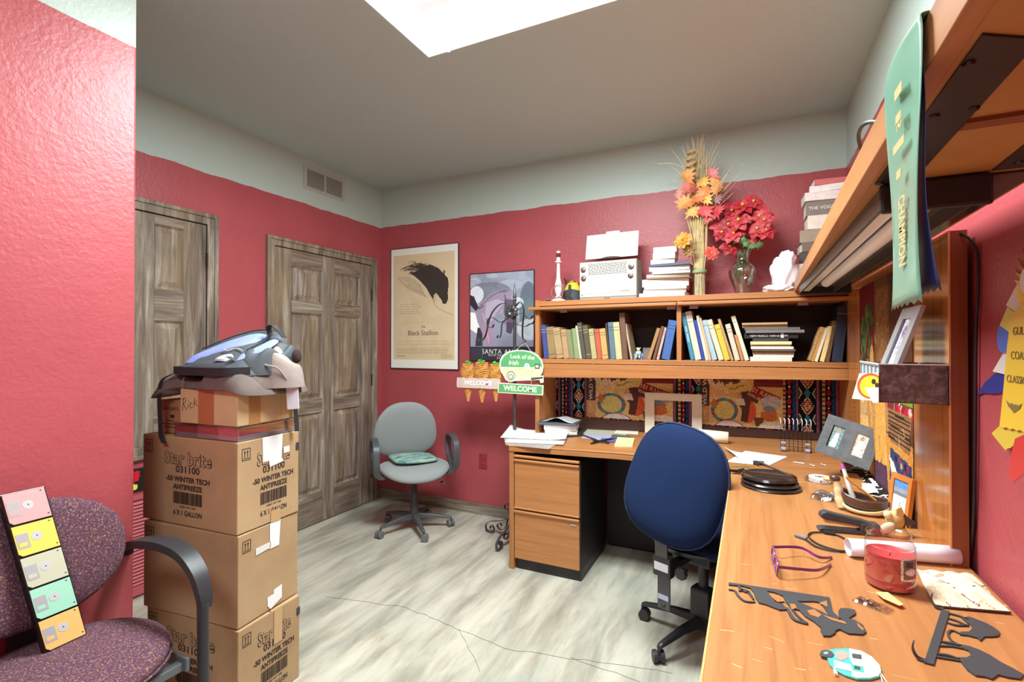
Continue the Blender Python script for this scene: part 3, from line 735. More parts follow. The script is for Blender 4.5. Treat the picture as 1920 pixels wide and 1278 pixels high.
# little figurine sitting on a blue chair, and the card behind it
FX = at(1, 3.14, L(1180), 671).x
t = thing('figurine', 'small pale green cow figurine seated on a little blue chair in left bay', 'figurine', (FX, 3.15, ZSH))
Mf, Mb = plain('pale_green_glaze', rgb(190,214,176), 0.35, var=0.1, vs=60), plain('light_blue_paint', rgb(140,170,226), 0.4)
P('body', MB().ball((0, 0.0, 0.040), (0.018, 0.016, 0.018), 16, 10), Mf, t, smooth=True)
P('head', MB().ball((0, -0.004, 0.064), (0.010, 0.011, 0.012), 14, 10).ball((0, -0.014, 0.060), (0.006, 0.005, 0.005), 10, 8).ball((-0.010, 0.0, 0.072), (0.004,0.002,0.004), 8, 6).ball((0.010, 0.0, 0.072), (0.004,0.002,0.004), 8, 6), Mf, t, smooth=True)
P('leg', MB().tube([(-0.008, -0.008, 0.030), (-0.010, -0.024, 0.028), (-0.010, -0.026, 0.010)], 0.0042, 8), Mf, t, smooth=True)
P('leg', MB().tube([(0.008, -0.008, 0.030), (0.010, -0.024, 0.028), (0.010, -0.026, 0.010)], 0.0042, 8), Mf, t, smooth=True)
g = MB(); 
for x in (-0.021, 0.021): g.box(x-0.0025, x+0.0025, -0.018, -0.013, 0, 0.040).box(x-0.0025, x+0.0025, 0.015, 0.020, 0, 0.040)
g.box(-0.023, 0.023, -0.018, 0.020, 0.017, 0.021).box(-0.0235, 0.0235, -0.018, -0.0145, 0.035, 0.040)
P('chair', g, Mb, t)
cx = at(1, 3.30, L(1290), 650).x
solo('photo_card', MB().box(-0.04, 0.04, -0.001, 0.001, 0, 0.075), plain('faded_card', rgb(120,100,96), 0.6), 'small faded card standing behind the figurine in left bay', 'card', loc=(cx, 3.33, ZSH), rot=(R(-8), 0, 0))

# stack of books on the hutch top beside the radio
ZH = 1.6455
G5 = 'books stacked on the hutch top beside the radio'
def Lq(x): return 1000+x*340/1358*0.9412 # unused scale guard
SB = [ # px y bottom, top, x0, x1
 (557.5,548,1198,1285,(236,232,226),'widest white book at the bottom of the stack by the radio'),
 (548,541.5,1206,1286,(222,216,206),'cream book second from bottom of the stack by the radio'),
 (541.5,536,1208,1287,(232,228,222),'thin white book low in the stack by the radio'),
 (536,522,1204,1291,(238,236,232),'thickest white book in the stack by the radio'),
 (522,518.5,1212,1292,(150,128,104),'thin brown booklet above the thickest white book'),
 (518.5,513,1212,1292,(214,206,192),'cream booklet in the middle of the radio side stack'),
 (513,507,1223,1294,(232,230,226),'white book above the cream booklet, right of radio'),
 (507,499,1217,1293,(236,234,230),'white book just beneath the blue magazine by the radio'),
 (499,494,1218,1295,(84,96,124),'blue grey magazine sticking out below the top three books'),
]
z = ZH
for i, (yb, yt, a, b_, c, lab) in enumerate(SB):
    Yf = 3.19+0.004*(i % 2); zt = at(1, Yf, 1250, yt).z; X0, X1 = at(1, Yf, a, 530).x, at(1, Yf, b_, 530).x
    th = max(0.005, zt-z); book((X0, Yf, z+th), th-0.0003, X1-X0, 0.15, c, lab, G5, rot=(0, R(90), R((-6, 4, 0, 3, -4, 5, 0, -3, -8)[i])), pages=M_pagew, paperback=i in (2,4,5,8)); z += th
for i, (yb, yt, a, b_, c, lab) in enumerate([
 (492,486,1220,1265,(232,220,200),'cream book lowest of three small ones atop the stack'),
 (484,474,1224,1266,(238,232,216),'middle small cream book atop the stack by the radio'),
 (472,463,1225,1269,(226,216,204),'small red edged cream book topmost of the stack by radio')]):
    Yf = 3.20; zt = at(1, Yf, 1250, yt-1).z; X0, X1 = at(1, Yf, a, 530).x, at(1, Yf, b_, 530).x
    th = max(0.012, zt-z); book((X0, Yf, z+th), th-0.0003, X1-X0, 0.11, c, lab, G5, rot=(0, R(90), R((2,-3,1)[i])), pages=M_pagew, paperback=True); z += th
# stack at the right end of the hutch top, beside the overhead shelf
G6 = 'books stacked at the right end of the hutch top'
z = ZH; Yf = 3.24
for i, (yb, yt, a, b_, c, lab, kw) in enumerate([
 (540,492,1492,1580,(240,240,240),'large white binder at the bottom of the right end stack',dict()),
 (488,470,1499,1560,(60,48,44),'black booklet in the right stack above the plastic bag',dict(paperback=True)),
 (468,452,1504,1566,(120,104,92),'grey brown book in the right stack, over black booklet',dict()),
 (448,428,1500,1578,(150,134,116),'brown cream book below the white lettered one in right stack',dict()),
 (424,402,1515,1580,(228,220,206),'cream book just under the book with gold title',dict()),
 (400,374,1512,1592,(130,122,112),'grey book with large pale title in the right stack',dict()),
 (372,358,1510,1592,(238,232,228),'white book directly on the grey titled book',dict()),
 (358,346,1519,1592,(240,238,236),'white book second from top of the right stack',dict()),
 (344,335,1528,1594,(214,120,120),'red and white book topmost of the right end stack',dict(paperback=True))]):
    zt = at(1, Yf, 1540, yt).z; X0, X1 = at(1, Yf, a, 530).x, at(1, Yf, b_, 530).x
    th = max(0.006, zt-z)
    b2 = book((X0, Yf+0.01*(i % 2), z+th), th-0.0003, min(X1-X0, 0.20), 0.16, c, lab, G6, rot=(0, R(90), R((0, -9, 5, -6, 2, 0, 3, -3, 4)[i])), pages=M_pagew, **kw); z += th
    if i == 5:
        g = MB(); text(g, 'THE VOGUE', 0.026, (th/2, -0.0008, 0.085), (0,0,1), (-1,0,0), ext=0.0003); P('spine_title', g, M_paper, b2)
# ================= THINGS ON THE HUTCH TOP =================
def glass_mat(name, tint=(0.93,0.97,0.95,1), lo=0.10, hi=0.9):
    m = bpy.data.materials.new(name); m.use_nodes = True; nt = m.node_tree; nt.nodes.clear()
    out = N(nt, 'ShaderNodeOutputMaterial'); tr = N(nt, 'ShaderNodeBsdfTransparent'); gl = N(nt, 'ShaderNodeBsdfGlossy')
    tr.inputs[0].default_value = tint; gl.inputs['Roughness'].default_value = 0.04; mx = N(nt, 'ShaderNodeMixShader')
    lw = N(nt, 'ShaderNodeLayerWeight'); lw.inputs[0].default_value = 0.35
    mr = N(nt, 'ShaderNodeMapRange'); nt.links.new(lw.outputs['Facing'], mr.inputs[0]); mr.inputs['To Min'].default_value = lo; mr.inputs['To Max'].default_value = hi
    nt.links.new(mr.outputs[0], mx.inputs[0]); nt.links.new(tr.outputs[0], mx.inputs[1]); nt.links.new(gl.outputs[0], mx.inputs[2])
    nt.links.new(mx.outputs[0], out.inputs[0]); return m
M_glass = glass_mat('clear_glass', lo=0.10, hi=0.60)
M_plast = glass_mat('clear_plastic', (0.96,0.96,0.97,1), lo=0.22, hi=0.8)
M_wpaint = plain('white_glazed_paint', rgb(238,230,226), 0.35)
M_cord = plain('brown_cord', rgb(140,122,104), 0.5)
# radio
M_radio = plain('cream_radio_face', rgb(222,216,196), 0.35); M_case = plain('grey_leatherette', rgb(150,146,136), 0.6, bmp=0.15)
a = at(1, 3.20, 1086, 560); b_ = at(1, 3.20, 1195, 556); RX0, RX1 = a.x, b_.x; RW = RX1-RX0; rzt = at(1, 3.20, 1140, 488).z-ZH
t = thing('radio', 'vintage cream portable radio with four knobs and raised map lid on the hutch', 'radio', (RX0, 3.20, ZH), R(-2))
P('case', MB().box(0, RW, 0.006, 0.16, 0.004, rzt), M_case, t, bev=0.006)
P('front_panel', MB().box(0.004, RW-0.004, 0, 0.007, 0.022, rzt-0.004), M_radio, t, bev=0.003)
P('lower_trim', MB().box(0.006, RW-0.006, -0.001, 0.006, 0.004, 0.020), M_case, t, bev=0.002)
P('inner_panel', MB().box(0.045, RW-0.045, -0.003, 0.001, 0.045, rzt-0.010), plain('cream_plate', rgb(232,228,212), 0.3), t, bev=0.002)
P('foot', MB().box(0.01, 0.05, 0.01, 0.15, 0, 0.005), M_black, t); P('foot', MB().box(RW-0.05, RW-0.01, 0.01, 0.15, 0, 0.005), M_black, t)
g = MB(); rnd = random.Random(4)
for r_ in range(9):
    z = rzt-0.022-r_*0.0085; x = 0.062+rnd.uniform(0, 0.006)
    while x < RW-0.068:
        L_ = rnd.uniform(0.012, 0.022); g.box(x, min(x+L_, RW-0.062), -0.0036, -0.0028, z, z+0.0042); x += L_+0.0035
P('speaker_grille', g, plain('dark_slots', rgb(74,72,78), 0.6), t)['kind'] = 'stuff'
M_chrome = plain('worn_chrome', rgb(190,186,176), 0.2, 0.9)
MX = Matrix.Rotation(R(90), 4, 'X')
for x, z in ((0.030, rzt-0.052), (RW-0.036, rzt-0.052), (0.032, rzt-0.110), (RW-0.040, rzt-0.110)):
    k = P('knob', MB().lathe([(0, 0.014), (0.007, 0.014), (0.008, 0.012), (0.0085, 0.004), (0.014, 0.003), (0.0145, 0)], (x, -0.003, z), 20, M=MX), M_chrome, t, smooth=True)
    P('dial', MB().lathe([(0.0145, 0.0), (0.0145, 0.0025), (0.0185, 0.002), (0.019, 0)], (x, -0.0022, z), 20, M=MX), plain('brown_dial', rgb(70,64,56), 0.4), k, smooth=True)
sq = [(RW-0.105+0.006*i, -0.0035, 0.053+0.0035*math.sin(i*2.3)) for i in range(11)]
P('script_badge', MB().tube(curve(sq, 4), 0.0011, 5).box(RW-0.106, RW-0.046, -0.0042, -0.003, 0.056, 0.0575), plain('dark_badge', rgb(70,66,60), 0.3, 0.6), t)
P('round_badge', MB().lathe([(0, 0.001), (0.006, 0.001), (0.0075, 0)], (0.020, -0.0005, 0.038), 16, M=MX), M_case, t)
P('handle_latch', MB().box(RW/2-0.018, RW/2+0.018, -0.003, 0.001, 0.008, 0.016), M_chrome, t, bev=0.001)
# lid with world map
l0 = at(1, 3.27, 1097, 487); l1 = at(1, 3.27, 1196, 484); lt = at(1, 3.30, 1146, 436)
lw_ = l1.x-l0.x; lh = lt.z-l0.z
lid = P('lid', MB().box(0, lw_, 0, 0.008, 0, lh), plain('pale_lid', rgb(222,220,210), 0.35), t, bev=0.004, loc=(l0.x-RX0, 0.065, l0.z-ZH), rot=(R(-12), 0, 0))
cv = Canvas(120, 64, (224,223,214)); gl_ = (196,196,188)
for pl in ([(.10,.18),(.30,.14),(.34,.25),(.27,.32),(.22,.45),(.18,.42),(.12,.28)], [(.23,.50),(.33,.55),(.30,.72),(.26,.92),(.23,.75),(.21,.58)], [(.43,.22),(.55,.12),(.60,.30),(.50,.38),(.44,.34)],
           [(.44,.40),(.57,.42),(.60,.55),(.54,.78),(.50,.60),(.43,.52)], [(.56,.14),(.80,.12),(.92,.22),(.84,.40),(.76,.55),(.70,.42),(.62,.45),(.57,.32)], [(.78,.64),(.90,.62),(.90,.76),(.80,.78)]): cv.poly(pl, gl_)
for q in range(1, 10): cv.rect(q/10, 0, q/10+0.004, 1, (212,211,202), 0.6)
cv.rect(0, 0.93, 1, 0.97, (180,178,170)); cv.panel('map', lambda u, v_: (0.008+u*(lw_-0.016), -0.0006, 0.01+v_*(lh-0.018)), attr_mat('print_paper'), lid)
P('lid_tab', MB().box(lw_*0.38, lw_*0.64, 0, 0.008, lh-0.001, lh+0.014), plain('pale_lid', rgb(222,220,210), 0.35), lid, bev=0.002)
P('lid_recess', MB().prism([tuple(p)[:2] for p in curve([(lw_*.30,0,0),(lw_*.40,.008,0),(lw_*.5,.010,0),(lw_*.6,.008,0),(lw_*.70,0,0)], 4)], (0,-0.0014,0), (1,0,0), (0,0,1), (0,0.001,0)), M_black, lid)
# white lamp base without bulb
a = at(1, 3.22, 1047, 560); zt = at(1, 3.22, 1047, 470).z-ZH; H = zt
t = thing('lamp_base', 'white turned lamp base with no bulb or shade, left end of the hutch', 'lamp', (a.x, 3.22, ZH))
P('base', MB().lathe([(0, 0), (0.052, 0), (0.054, 0.008), (0.046, 0.016), (0.02, 0.024), (0.012, 0.030)], n=30), M_wpaint, t, smooth=60)
P('column', MB().lathe([(0.012, 0.028), (0.020, 0.034), (0.020, 0.040), (0.013, 0.046), (0.024, 0.075), (0.027, 0.10), (0.022, 0.13), (0.014, 0.165), (0.010, H-0.090), (0.016, H-0.086), (0.024, H-0.080), (0.024, H-0.074), (0.013, H-0.070), (0.013, H-0.046), (0.0, H-0.046)], n=26), M_wpaint, t, smooth=50)
P('socket', MB().lathe([(0.011, H-0.046), (0.016, H-0.040), (0.016, H-0.022), (0.011, H-0.018), (0, H-0.018)], n=20), plain('brown_socket', rgb(120,40,40), 0.3), t, smooth=50)
P('socket_ring', MB().lathe([(0.010, H-0.018), (0.013, H-0.016), (0.012, H-0.002), (0, H)], n=18), M_wpaint, t, smooth=50)
cd = MB().tube(curve([(0.02,-0.02,0.03), (-0.03,-0.035,0.035), (-0.035,-0.03,0.09), (0.01,-0.035,0.115), (0.045,-0.03,0.11), (0.04,-0.035,0.05), (-0.02,-0.045,0.02), (-0.06,-0.045,0.02), (-0.09,-0.04,0.008)], 8), 0.0028, 6)
P('cord', cd, M_cord, t, smooth=True)
a = at(1, 3.20, 1027, 558)
solo('black_box', MB().box(-0.04, 0.035, -0.02, 0.03, 0, 0.020), M_black, 'small flat black box at far left end of the hutch top', 'box', loc=(a.x, 3.26, ZH), bev=0.003)
# yellow and black tool bag
c0 = at(1, 3.30, 1070, 555).x
t = thing('tool_bag', 'small yellow and charcoal fabric bag between white lamp base and radio', 'bag', (c0, 3.34, ZH))
def bagf(z0, z1, w0, w1, d0, d1, n=14):
    def f(u, v_):
        a_ = 2*math.pi*u; s_ = 1+0.05*math.sin(5*a_+7*v_)
        return ((w0+(w1-w0)*v_)*math.cos(a_)*s_, (d0+(d1-d0)*v_)*math.sin(a_)*s_, z0+(z1-z0)*v_+0.006*math.sin(3*a_))
    return f
P('lower_body', MB().grid(bagf(0, 0.09, 0.062, 0.070, 0.045, 0.048), 22, 5, wrap=True), plain('charcoal_nylon', rgb(66,70,76), 0.6), t, smooth=60)
P('upper_body', MB().grid(bagf(0.088, 0.150, 0.068, 0.030, 0.046, 0.018), 22, 5, wrap=True).lathe([(0, 0.150), (0.032, 0.148)], n=12), plain('yellow_nylon', rgb(226,196,60), 0.6), t, smooth=60)
P('flap', MB().grid(lambda u, v_: (-0.045+0.11*u-0.03*v_, 0.03-0.01*v_, 0.10+0.085*v_*(1-0.4*u)), 6, 4), plain('maroon_cloth', rgb(110,50,60), 0.8), t, solid=0.003, smooth=True)
P('strap', MB().ribbon([(0.0, -0.055, 0.125), (-0.004, -0.058, 0.09), (-0.008, -0.056, 0.05), (0.02, -0.056, 0.02)], (0.018,0,0), 0.003), plain('charcoal_strap', rgb(52,54,58), 0.7), t)

# wheat arrangement
a = at(1, 3.22, 1311, 548)
t = thing('dried_arrangement', 'tall dried wheat arrangement with autumn leaves in a straw filled glass vase', 'flower arrangement', (a.x, 3.24, ZH))
M_straw = plain('straw', rgb(206,186,136), 0.7, var=0.18, vs=40); M_straw2 = plain('pale_straw', rgb(222,208,168), 0.7, var=0.12, vs=40)
prof = [(0.034, 0.0), (0.038, 0.01), (0.040, 0.05), (0.036, 0.10), (0.038, 0.14), (0.044, 0.175)]
P('vase', MB().lathe([(0,0)]+prof, n=28), M_glass, t, smooth=True)
rnd = random.Random(21); g = MB()
for i in range(60):
    an = rnd.uniform(0, 6.28); r_ = rnd.uniform(0.012, 0.031); an2 = an+rnd.uniform(-.4,.4)
    g.tube([(r_*math.cos(an), r_*math.sin(an), 0.004), (r_*math.cos(an2), r_*math.sin(an2), 0.162)], 0.0026, 5)
P('vase_straw', g, M_straw2, t)['kind'] = 'stuff'
P('vase_band', MB().lathe([(0.0395, 0.145), (0.042, 0.150), (0.043, 0.160), (0.040, 0.165)], n=24), plain('pale_green_band', rgb(150,178,140), 0.4), t, smooth=True)
g = MB()
for i in range(58):      # stalks rising into a fan
    an = rnd.uniform(0, 6.28); r0 = rnd.uniform(0.003, 0.028); sp = rnd.gauss(0, 0.045)
    h = rnd.uniform(0.55, 0.92); dy = rnd.uniform(-0.04, 0.03)
    g.tube(curve([(r0*math.cos(an), r0*math.sin(an), 0.12), (r0*math.cos(an)+sp*0.3, dy*.3, 0.32), (sp*(1.0 if h < 0.7 else 0.6)-0.012, dy-0.02, h)], 5), [0.0032]*8+[0.0022]*3, 5)
P('wheat_stalks', g, M_straw, t)['kind'] = 'stuff'
g = MB()
for i in range(46):     # blades and awns at the top
    sp = rnd.gauss(-0.005, 0.05); h0 = rnd.uniform(0.62, 0.80); h1 = min(1.0, h0+rnd.uniform(0.12, 0.26))
    g.tube(curve([(sp*.5-0.01, 0, h0), (sp*.8-0.01, -0.01, (h0+h1)/2), (sp*1.5-0.01, rnd.uniform(-.10,-.02), h1)], 4), [0.0024]*6+[0.0016, 0.001, 0.0005], 5)
for i in range(16):    # right hand spray
    th = rnd.uniform(0.2, 0.75); L_ = rnd.uniform(0.20, 0.36); y = rnd.uniform(-.06, 0.02)
    b0 = (0.03, y, 0.50+rnd.uniform(-.10,.06)); g.tube(curve([b0, (b0[0]+math.sin(th)*L_*.5, y, b0[2]+math.cos(th)*L_*.5), (b0[0]+math.sin(th)*L_*1.0, y, b0[2]+math.cos(th)*L_*.9)], 4), [0.0026]*5+[0.002, 0.0014, 0.001, 0.0006], 5)
g.tube(curve([(-0.03, -0.02, 0.55), (-0.07, -0.03, 0.76), (-0.14, -0.05, 0.825), (-0.235, -0.06, 0.835)], 6), [0.002]*19, 5)
P('grass_blades', g, M_straw2, t)['kind'] = 'stuff'
g = MB()    # twisted ribbon of husk
for k in range(5):
    z = 0.70+k*0.040; g.ribbon([(-0.052+0.028*math.cos(q)+0.006*k*0.6, -0.045+0.016*math.sin(q), z+q*0.0055) for q in np.linspace(0, 5.6, 12)], (0.0, 0.004, 0.016), 0.0012)
P('curled_husk', g, plain('tan_husk', rgb(196,170,120), 0.6), t)
def leaf_poly(s_):
    pts = []
    for k in range(22):
        an = math.pi*2*k/22+math.pi/2; tip = (k % 4 == 0); r_ = s_*(1.0 if tip else (0.55 if k % 2 else 0.78))
        if 9 <= k <= 13: r_ *= 0.6
        pts.append((r_*math.cos(an), r_*math.sin(an)))
    return pts
def leaf(name, parent, c, s_, col, tilt_, spin, yawv):
    pl = leaf_poly(s_); mb = MB(); n = len(pl); M = Matrix.Rotation(yawv, 4, 'Z') @ Matrix.Rotation(tilt_, 4, 'X') @ Matrix.Rotation(spin, 4, 'Y')
    vs = [M @ Vector((0, -s_*0.10, 0))]+[M @ Vector((x, 0.25*s_*(x*x+y*y)/s_**2, y)) for x, y in pl]
    mb.add([v+Vector(c) for v in vs], [(0, i+1, (i+1) % n+1) for i in range(n)])
    return P(name, mb, plain('leaf_%d_%d_%d' % col, rgb(*col), 0.6, var=0.22, vs=40), parent, solid=0.001)
def loc_(px, py, Yv, base): p = at(1, Yv, px, py); return (p.x-base[0], Yv-base[1], p.z-base[2])
LC = [(1287,332,.042,(214,152,86)), (1293,352,.044,(204,112,98)), (1316,342,.038,(218,174,84)), (1334,327,.036,(216,128,126)), (1322,360,.040,(230,140,84)), (1345,353,.036,(218,162,100)),
      (1284,382,.044,(220,158,90)), (1300,398,.040,(222,170,96)), (1322,374,.034,(224,180,92)), (1320,396,.042,(214,82,84)), (1342,372,.032,(150,110,110)), (1277,362,.034,(226,150,140)), (1308,372,.034,(222,120,60)), (1346,396,.034,(196,60,70)), (1330,409,.030,(206,96,96)), (1338,338,.030,(240,170,90))]
for i, (px, py, s_, c) in enumerate(LC):
    leaf('autumn_leaf', t, loc_(px, py, 3.15+0.012*(i % 4), t.location), s_*1.6, c, rnd.uniform(-.45,.35), rnd.uniform(-1,1), rnd.uniform(-.5,.5))
def bloom(name, parent, c, s_, col, n=6, layers=2, heart=(226,190,80), face=(0,-1,0.3), curl=0.35, seed=0, w_=0.42):
    rr = random.Random(seed); F = Vector(face).normalized(); q = F.to_track_quat('Z', 'Y').to_matrix().to_4x4()
    mb = MB()
    for L_ in range(layers):
        for k in range(n):
            an = 2*math.pi*k/n+L_*math.pi/n+rr.uniform(-.12,.12); ss = s_*(1-0.28*L_)*rr.uniform(.9,1.08); lift = 0.10+0.22*L_
            Rz = Matrix.Rotation(an, 4, 'Z')
            def f(u, v_, ss=ss, lift=lift, Rz=Rz):
                w2 = ss*w_*math.sin(math.pi*min(1, v_*0.93+0.07))**0.8*(1 if v_ < .98 else 0); x = (u-0.5)*2*w2
                p = Rz @ Vector((ss*v_, x, ss*(lift*v_-curl*v_*v_)+0.20*abs(x)))
                v2 = q @ p; return (v2.x+c[0], v2.y+c[1], v2.z+c[2])
            mb.grid(f, 4, 6, 0)
    hp = q @ Vector((0, 0, s_*0.12)); mb.ball((c[0]+hp.x, c[1]+hp.y, c[2]+hp.z), s_*0.13, 8, 6, 1)
    return P(name, mb, [plain('petal_%d_%d_%d' % col, rgb(*col), 0.55, var=0.18, vs=50), plain('heart_%d' % heart[0], rgb(*heart), 0.7)], parent, smooth=60)
bloom('orange_flower', t, loc_(1280,450,3.16,t.location), 0.062, (228,150,54), 10, 3, (190,120,50), (-.35,-1,.4), 0.1, 3, 0.25)
bloom('dried_flower', t, loc_(1291,470,3.17,t.location), 0.046, (150,118,70), 9, 2, (196,170,110), (.1,-1,-.3), 0.0, 5, 0.25)
bloom('coral_flower', t, loc_(1334,474,3.16,t.location), 0.046, (214,84,70), 9, 3, (206,160,90), (.3,-1,.1), 0.15, 6, 0.30)
# glass vase with red flowers
a = at(1, 3.24, 1393, 548)
t = thing('red_flower_vase', 'round clear glass vase of red artificial poinsettias on the hutch', 'vase', (a.x, 3.25, ZH))
vp = [(0.0, 0.004), (0.036, 0.0), (0.040, 0.006), (0.052, 0.05), (0.072, 0.10), (0.080, 0.135), (0.074, 0.165), (0.050, 0.190), (0.036, 0.205), (0.036, 0.225), (0.046, 0.245), (0.056, 0.262)]
P('vase', MB().lathe(vp+[(r_-0.003, z) for r_, z in reversed(vp[2:])], n=32), M_glass, t, smooth=60)
M_green = plain('leaf_green', rgb(64,110,58), 0.55, var=0.3, vs=40)
g = MB()
for k in range(12):
    an = rnd.uniform(0, 6.28); tx, ty = rnd.uniform(-.10,.12), rnd.uniform(-.06,.05)
    g.tube(curve([(0.05*math.cos(an), 0.04*math.sin(an), 0.06+rnd.uniform(0,.06)), (0.02*math.cos(an), 0.02*math.sin(an), 0.20), (tx*.6, ty*.6, 0.30), (tx, ty, 0.38)], 5), 0.0022, 5)
P('stems', g, M_green, t)['kind'] = 'stuff'
RC = [(176,40,52),(192,58,68),(160,34,48),(204,84,92)]
for i, (px, py, s_) in enumerate([(1392,385,.055),(1412,378,.05),(1372,395,.055),(1404,402,.06),(1386,412,.06),(1424,405,.055),(1366,420,.052),(1398,428,.058),(1420,428,.05),(1376,438,.052),(1354,436,.048),(1416,447,.048),(1436,432,.046),(1385,398,.05),(1368,462,.045),(1349,424,.045),(1434,412,.045)]):
    bloom('poinsettia', t, loc_(px, py, 3.16+0.022*(i % 4), t.location), s_*1.35, RC[i % 4], 6, 2, (200,170,70), (rnd.uniform(-.5,.5), -1, rnd.uniform(.0,.8)), 0.3, i, 0.36)
for i, (px, py) in enumerate([(1379,452),(1400,456),(1392,450),(1424,460),(1408,462),(1372,446)]):
    leaf('green_leaf', t, loc_(px, py, 3.17, t.location), 0.030, (70+8*(i%3),118,66), rnd.uniform(-.4,.4), rnd.uniform(-2,2), rnd.uniform(-.5,.5))
# crumpled white plastic bag
M_bag = plain('white_plastic_bag', rgb(236,236,236), 0.35, var=0.03, vs=10)
cx = at(1, 3.20, 1470, 520).x
def bagfn(cx_, cy_, zc, sx, sy, sz, seed):
    rr = np.random.RandomState(seed); ph = rr.rand(8)*6.28
    def f(u, v_):
        a_ = 2*math.pi*u; th = math.pi*v_
        s_ = 1+0.10*math.sin(3*a_+ph[0]+4*th)+0.07*math.sin(7*a_+ph[1]-5*th)+0.05*math.sin(13*a_+ph[2])*math.sin(9*th+ph[3])
        return (cx_+sx*math.sin(th)*math.cos(a_)*s_, cy_+sy*math.sin(th)*math.sin(a_)*s_, max(0.0006, zc-sz*math.cos(th)*s_))
    return f
t = thing('plastic_bag', 'crumpled white plastic bag bulging beside the right end stack of books', 'bag', (cx, 3.20, ZH))
P('body', MB().grid(bagfn(0, 0, 0.10, 0.066, 0.060, 0.115, 2), 40, 22, wrap=True), M_bag, t, smooth=50)
P('loose_edge', MB().grid(bagfn(-0.035, -0.05, 0.018, 0.075, 0.045, 0.025, 5), 36, 12, wrap=True), M_bag, t, smooth=50)
P('knot', MB().grid(bagfn(0.015, 0.0, 0.185, 0.045, 0.045, 0.05, 7), 30, 14, wrap=True), M_bag, t, smooth=50)
# folded cloths on the near end of the overhead shelf
a = at(2, ZT+0.02, 1755, 45)
for i, (c, lab, dz) in enumerate([((226,226,224), 'white folded cloth lying on the overhead shelf', 0), ((176,190,206), 'grey blue folded cloth on the white one on overhead shelf', 0.04)]):
    solo('folded_cloth', MB().grid(lambda u, v_, dz=dz: (0.05*math.cos(2*math.pi*u)*(1+.1*math.sin(9*v_)), 0.16*(v_-.5), dz+0.020+0.018*math.sin(2*math.pi*u)+0.003*math.sin(20*v_+6*u)), 20, 16, wrap=True), plain('folded_cloth_%d' % i, rgb(*c), 0.8), lab, 'cloth', group='folded cloths on the overhead shelf', loc=(0.24+0.01*i, 0.74, ZT+0.0002), smooth=60)
# cable loop on top
solo('cable', MB().tube(curve([(0.0,0.0,0.004), (-0.02,-0.02,0.03), (-0.032,-0.07,0.045), (-0.03,-0.14,0.035), (0.0,-0.2,0.004), (0.06,-0.22,0.004)], 8), 0.0035, 8), M_black, 'black cable looping over the front edge of the overhead shelf', 'cable', loc=(0.215, 1.17, ZT+0.0005), smooth=True)

# ================= UNDER THE HUTCH =================
YT = 3.425
def serape(nx, ny, period, x_off, vper=0.42):
    cv = Canvas(nx, ny, (26,22,24)); X = (cv.x*1.0+x_off) % period/period; Yv = (cv.y/vper) % 1.0
    def st(a, b_, c): cv.put((X >= a) & (X < b_), c)
    st(0.0, 0.075, (196,168,110)); cv.put((X < 0.075) & ((cv.y*14 % 1) < 0.35), (90,60,50))
    st(0.075, 0.25, (30,22,26)); yy = (cv.y*6.5) % 1.0; cx_ = 0.165
    cv.put((np.abs(X-cx_)/0.07+np.abs(yy-0.5)/0.42 < 1), (150,30,48)); cv.put(((X-cx_)/0.025)**2+((np.minimum(yy, 1-yy))/0.10)**2 < 1, (236,230,220))
    st(0.25, 0.345, (34,80,122)); cv.put((X >= .25) & (X < .345) & ((cv.y*11+X*8) % 1 < 0.4), (40,48,96)); st(0.345, 0.40, (160,76,104)); st(0.40, 0.42, (30,26,30))
    d = np.abs(X-0.63)/0.21; e = np.abs(Yv-0.5)*2
    m = (X >= 0.42) & (X < 0.86)
    k = d+e*1.05
    zz = ((cv.y*nx/ny*7.5) % 1 < 0.5)
    cv.put(m & (k < 0.86), (236,230,214)); cv.put(m & (k < 0.66), (140,36,40)); cv.put(m & (k < 0.44), (240,234,220)); cv.put(m & (k < 0.36), (156,60,44)); cv.put(m & (k < 0.24), (214,160,70)); cv.put(m & (k < 0.10), (50,26,26))
    cv.put(m & (k < 0.88) & (k > 0.66) & zz, (30,26,28))
    k2 = d*1.0+(1-e)*1.0
    cv.put(m & (k2 < 0.42), (44,130,150)); k3 = (1-d)*0.9+(1-e)*0.8
    cv.put(m & (k3 < 0.36) & (d <= 1.0), (226,222,210)); cv.put(m & (k3 < 0.27) & (d <= 1.0), (56,110,112))
    st(0.86, 0.92, (150,84,110)); st(0.92, 0.96, (40,60,90)); st(0.96, 1.0, (28,22,28))
    cv.noise(0.10, 3); return cv
fx0, fx1 = at(1, YT, 1041, 760).x, at(1, YT, 1574, 760).x; FW = fx1-fx0
t = thing('tack_board', 'serape striped fabric tack board under the hutch, teal, red and black diamonds', 'tack board', ((fx0+fx1)/2, YT, 0.80))
zb0, zb1 = 0.83-0.80, 1.215-0.80
P('board', MB().box(-FW/2, FW/2, 0.001, 0.014, zb0-0.035, zb1), W_xd, t)
per = 0.203/FW
cv = serape(430, 96, per, per-((at(1,YT,1468,760).x-fx0)/FW % per)+0.0, 0.40)
cv.panel('fabric', lambda u, v_: (-FW/2+u*FW, 0, zb0+v_*(zb1-zb0)), attr_mat('woven_cloth', 0.85, 0.1), t)
P('ledge', rel(MB().add([(fx0, YT-0.014, zdesk(fx0)+0.004), (fx1, YT-0.014, zdesk(fx1)+0.004), (fx1, YT-0.014, 0.832), (fx0, YT-0.014, 0.822), (fx0, YT-0.001, zdesk(fx0)+0.004), (fx1, YT-0.001, zdesk(fx1)+0.004), (fx1, YT-0.001, 0.832), (fx0, YT-0.001, 0.822)], [(0,1,2,3),(7,6,5,4),(0,4,5,1),(1,5,6,2),(2,6,7,3),(3,7,4,0)]), Vector(t.location)), plain('dark_brown_strip', rgb(66,38,30), 0.5), t)
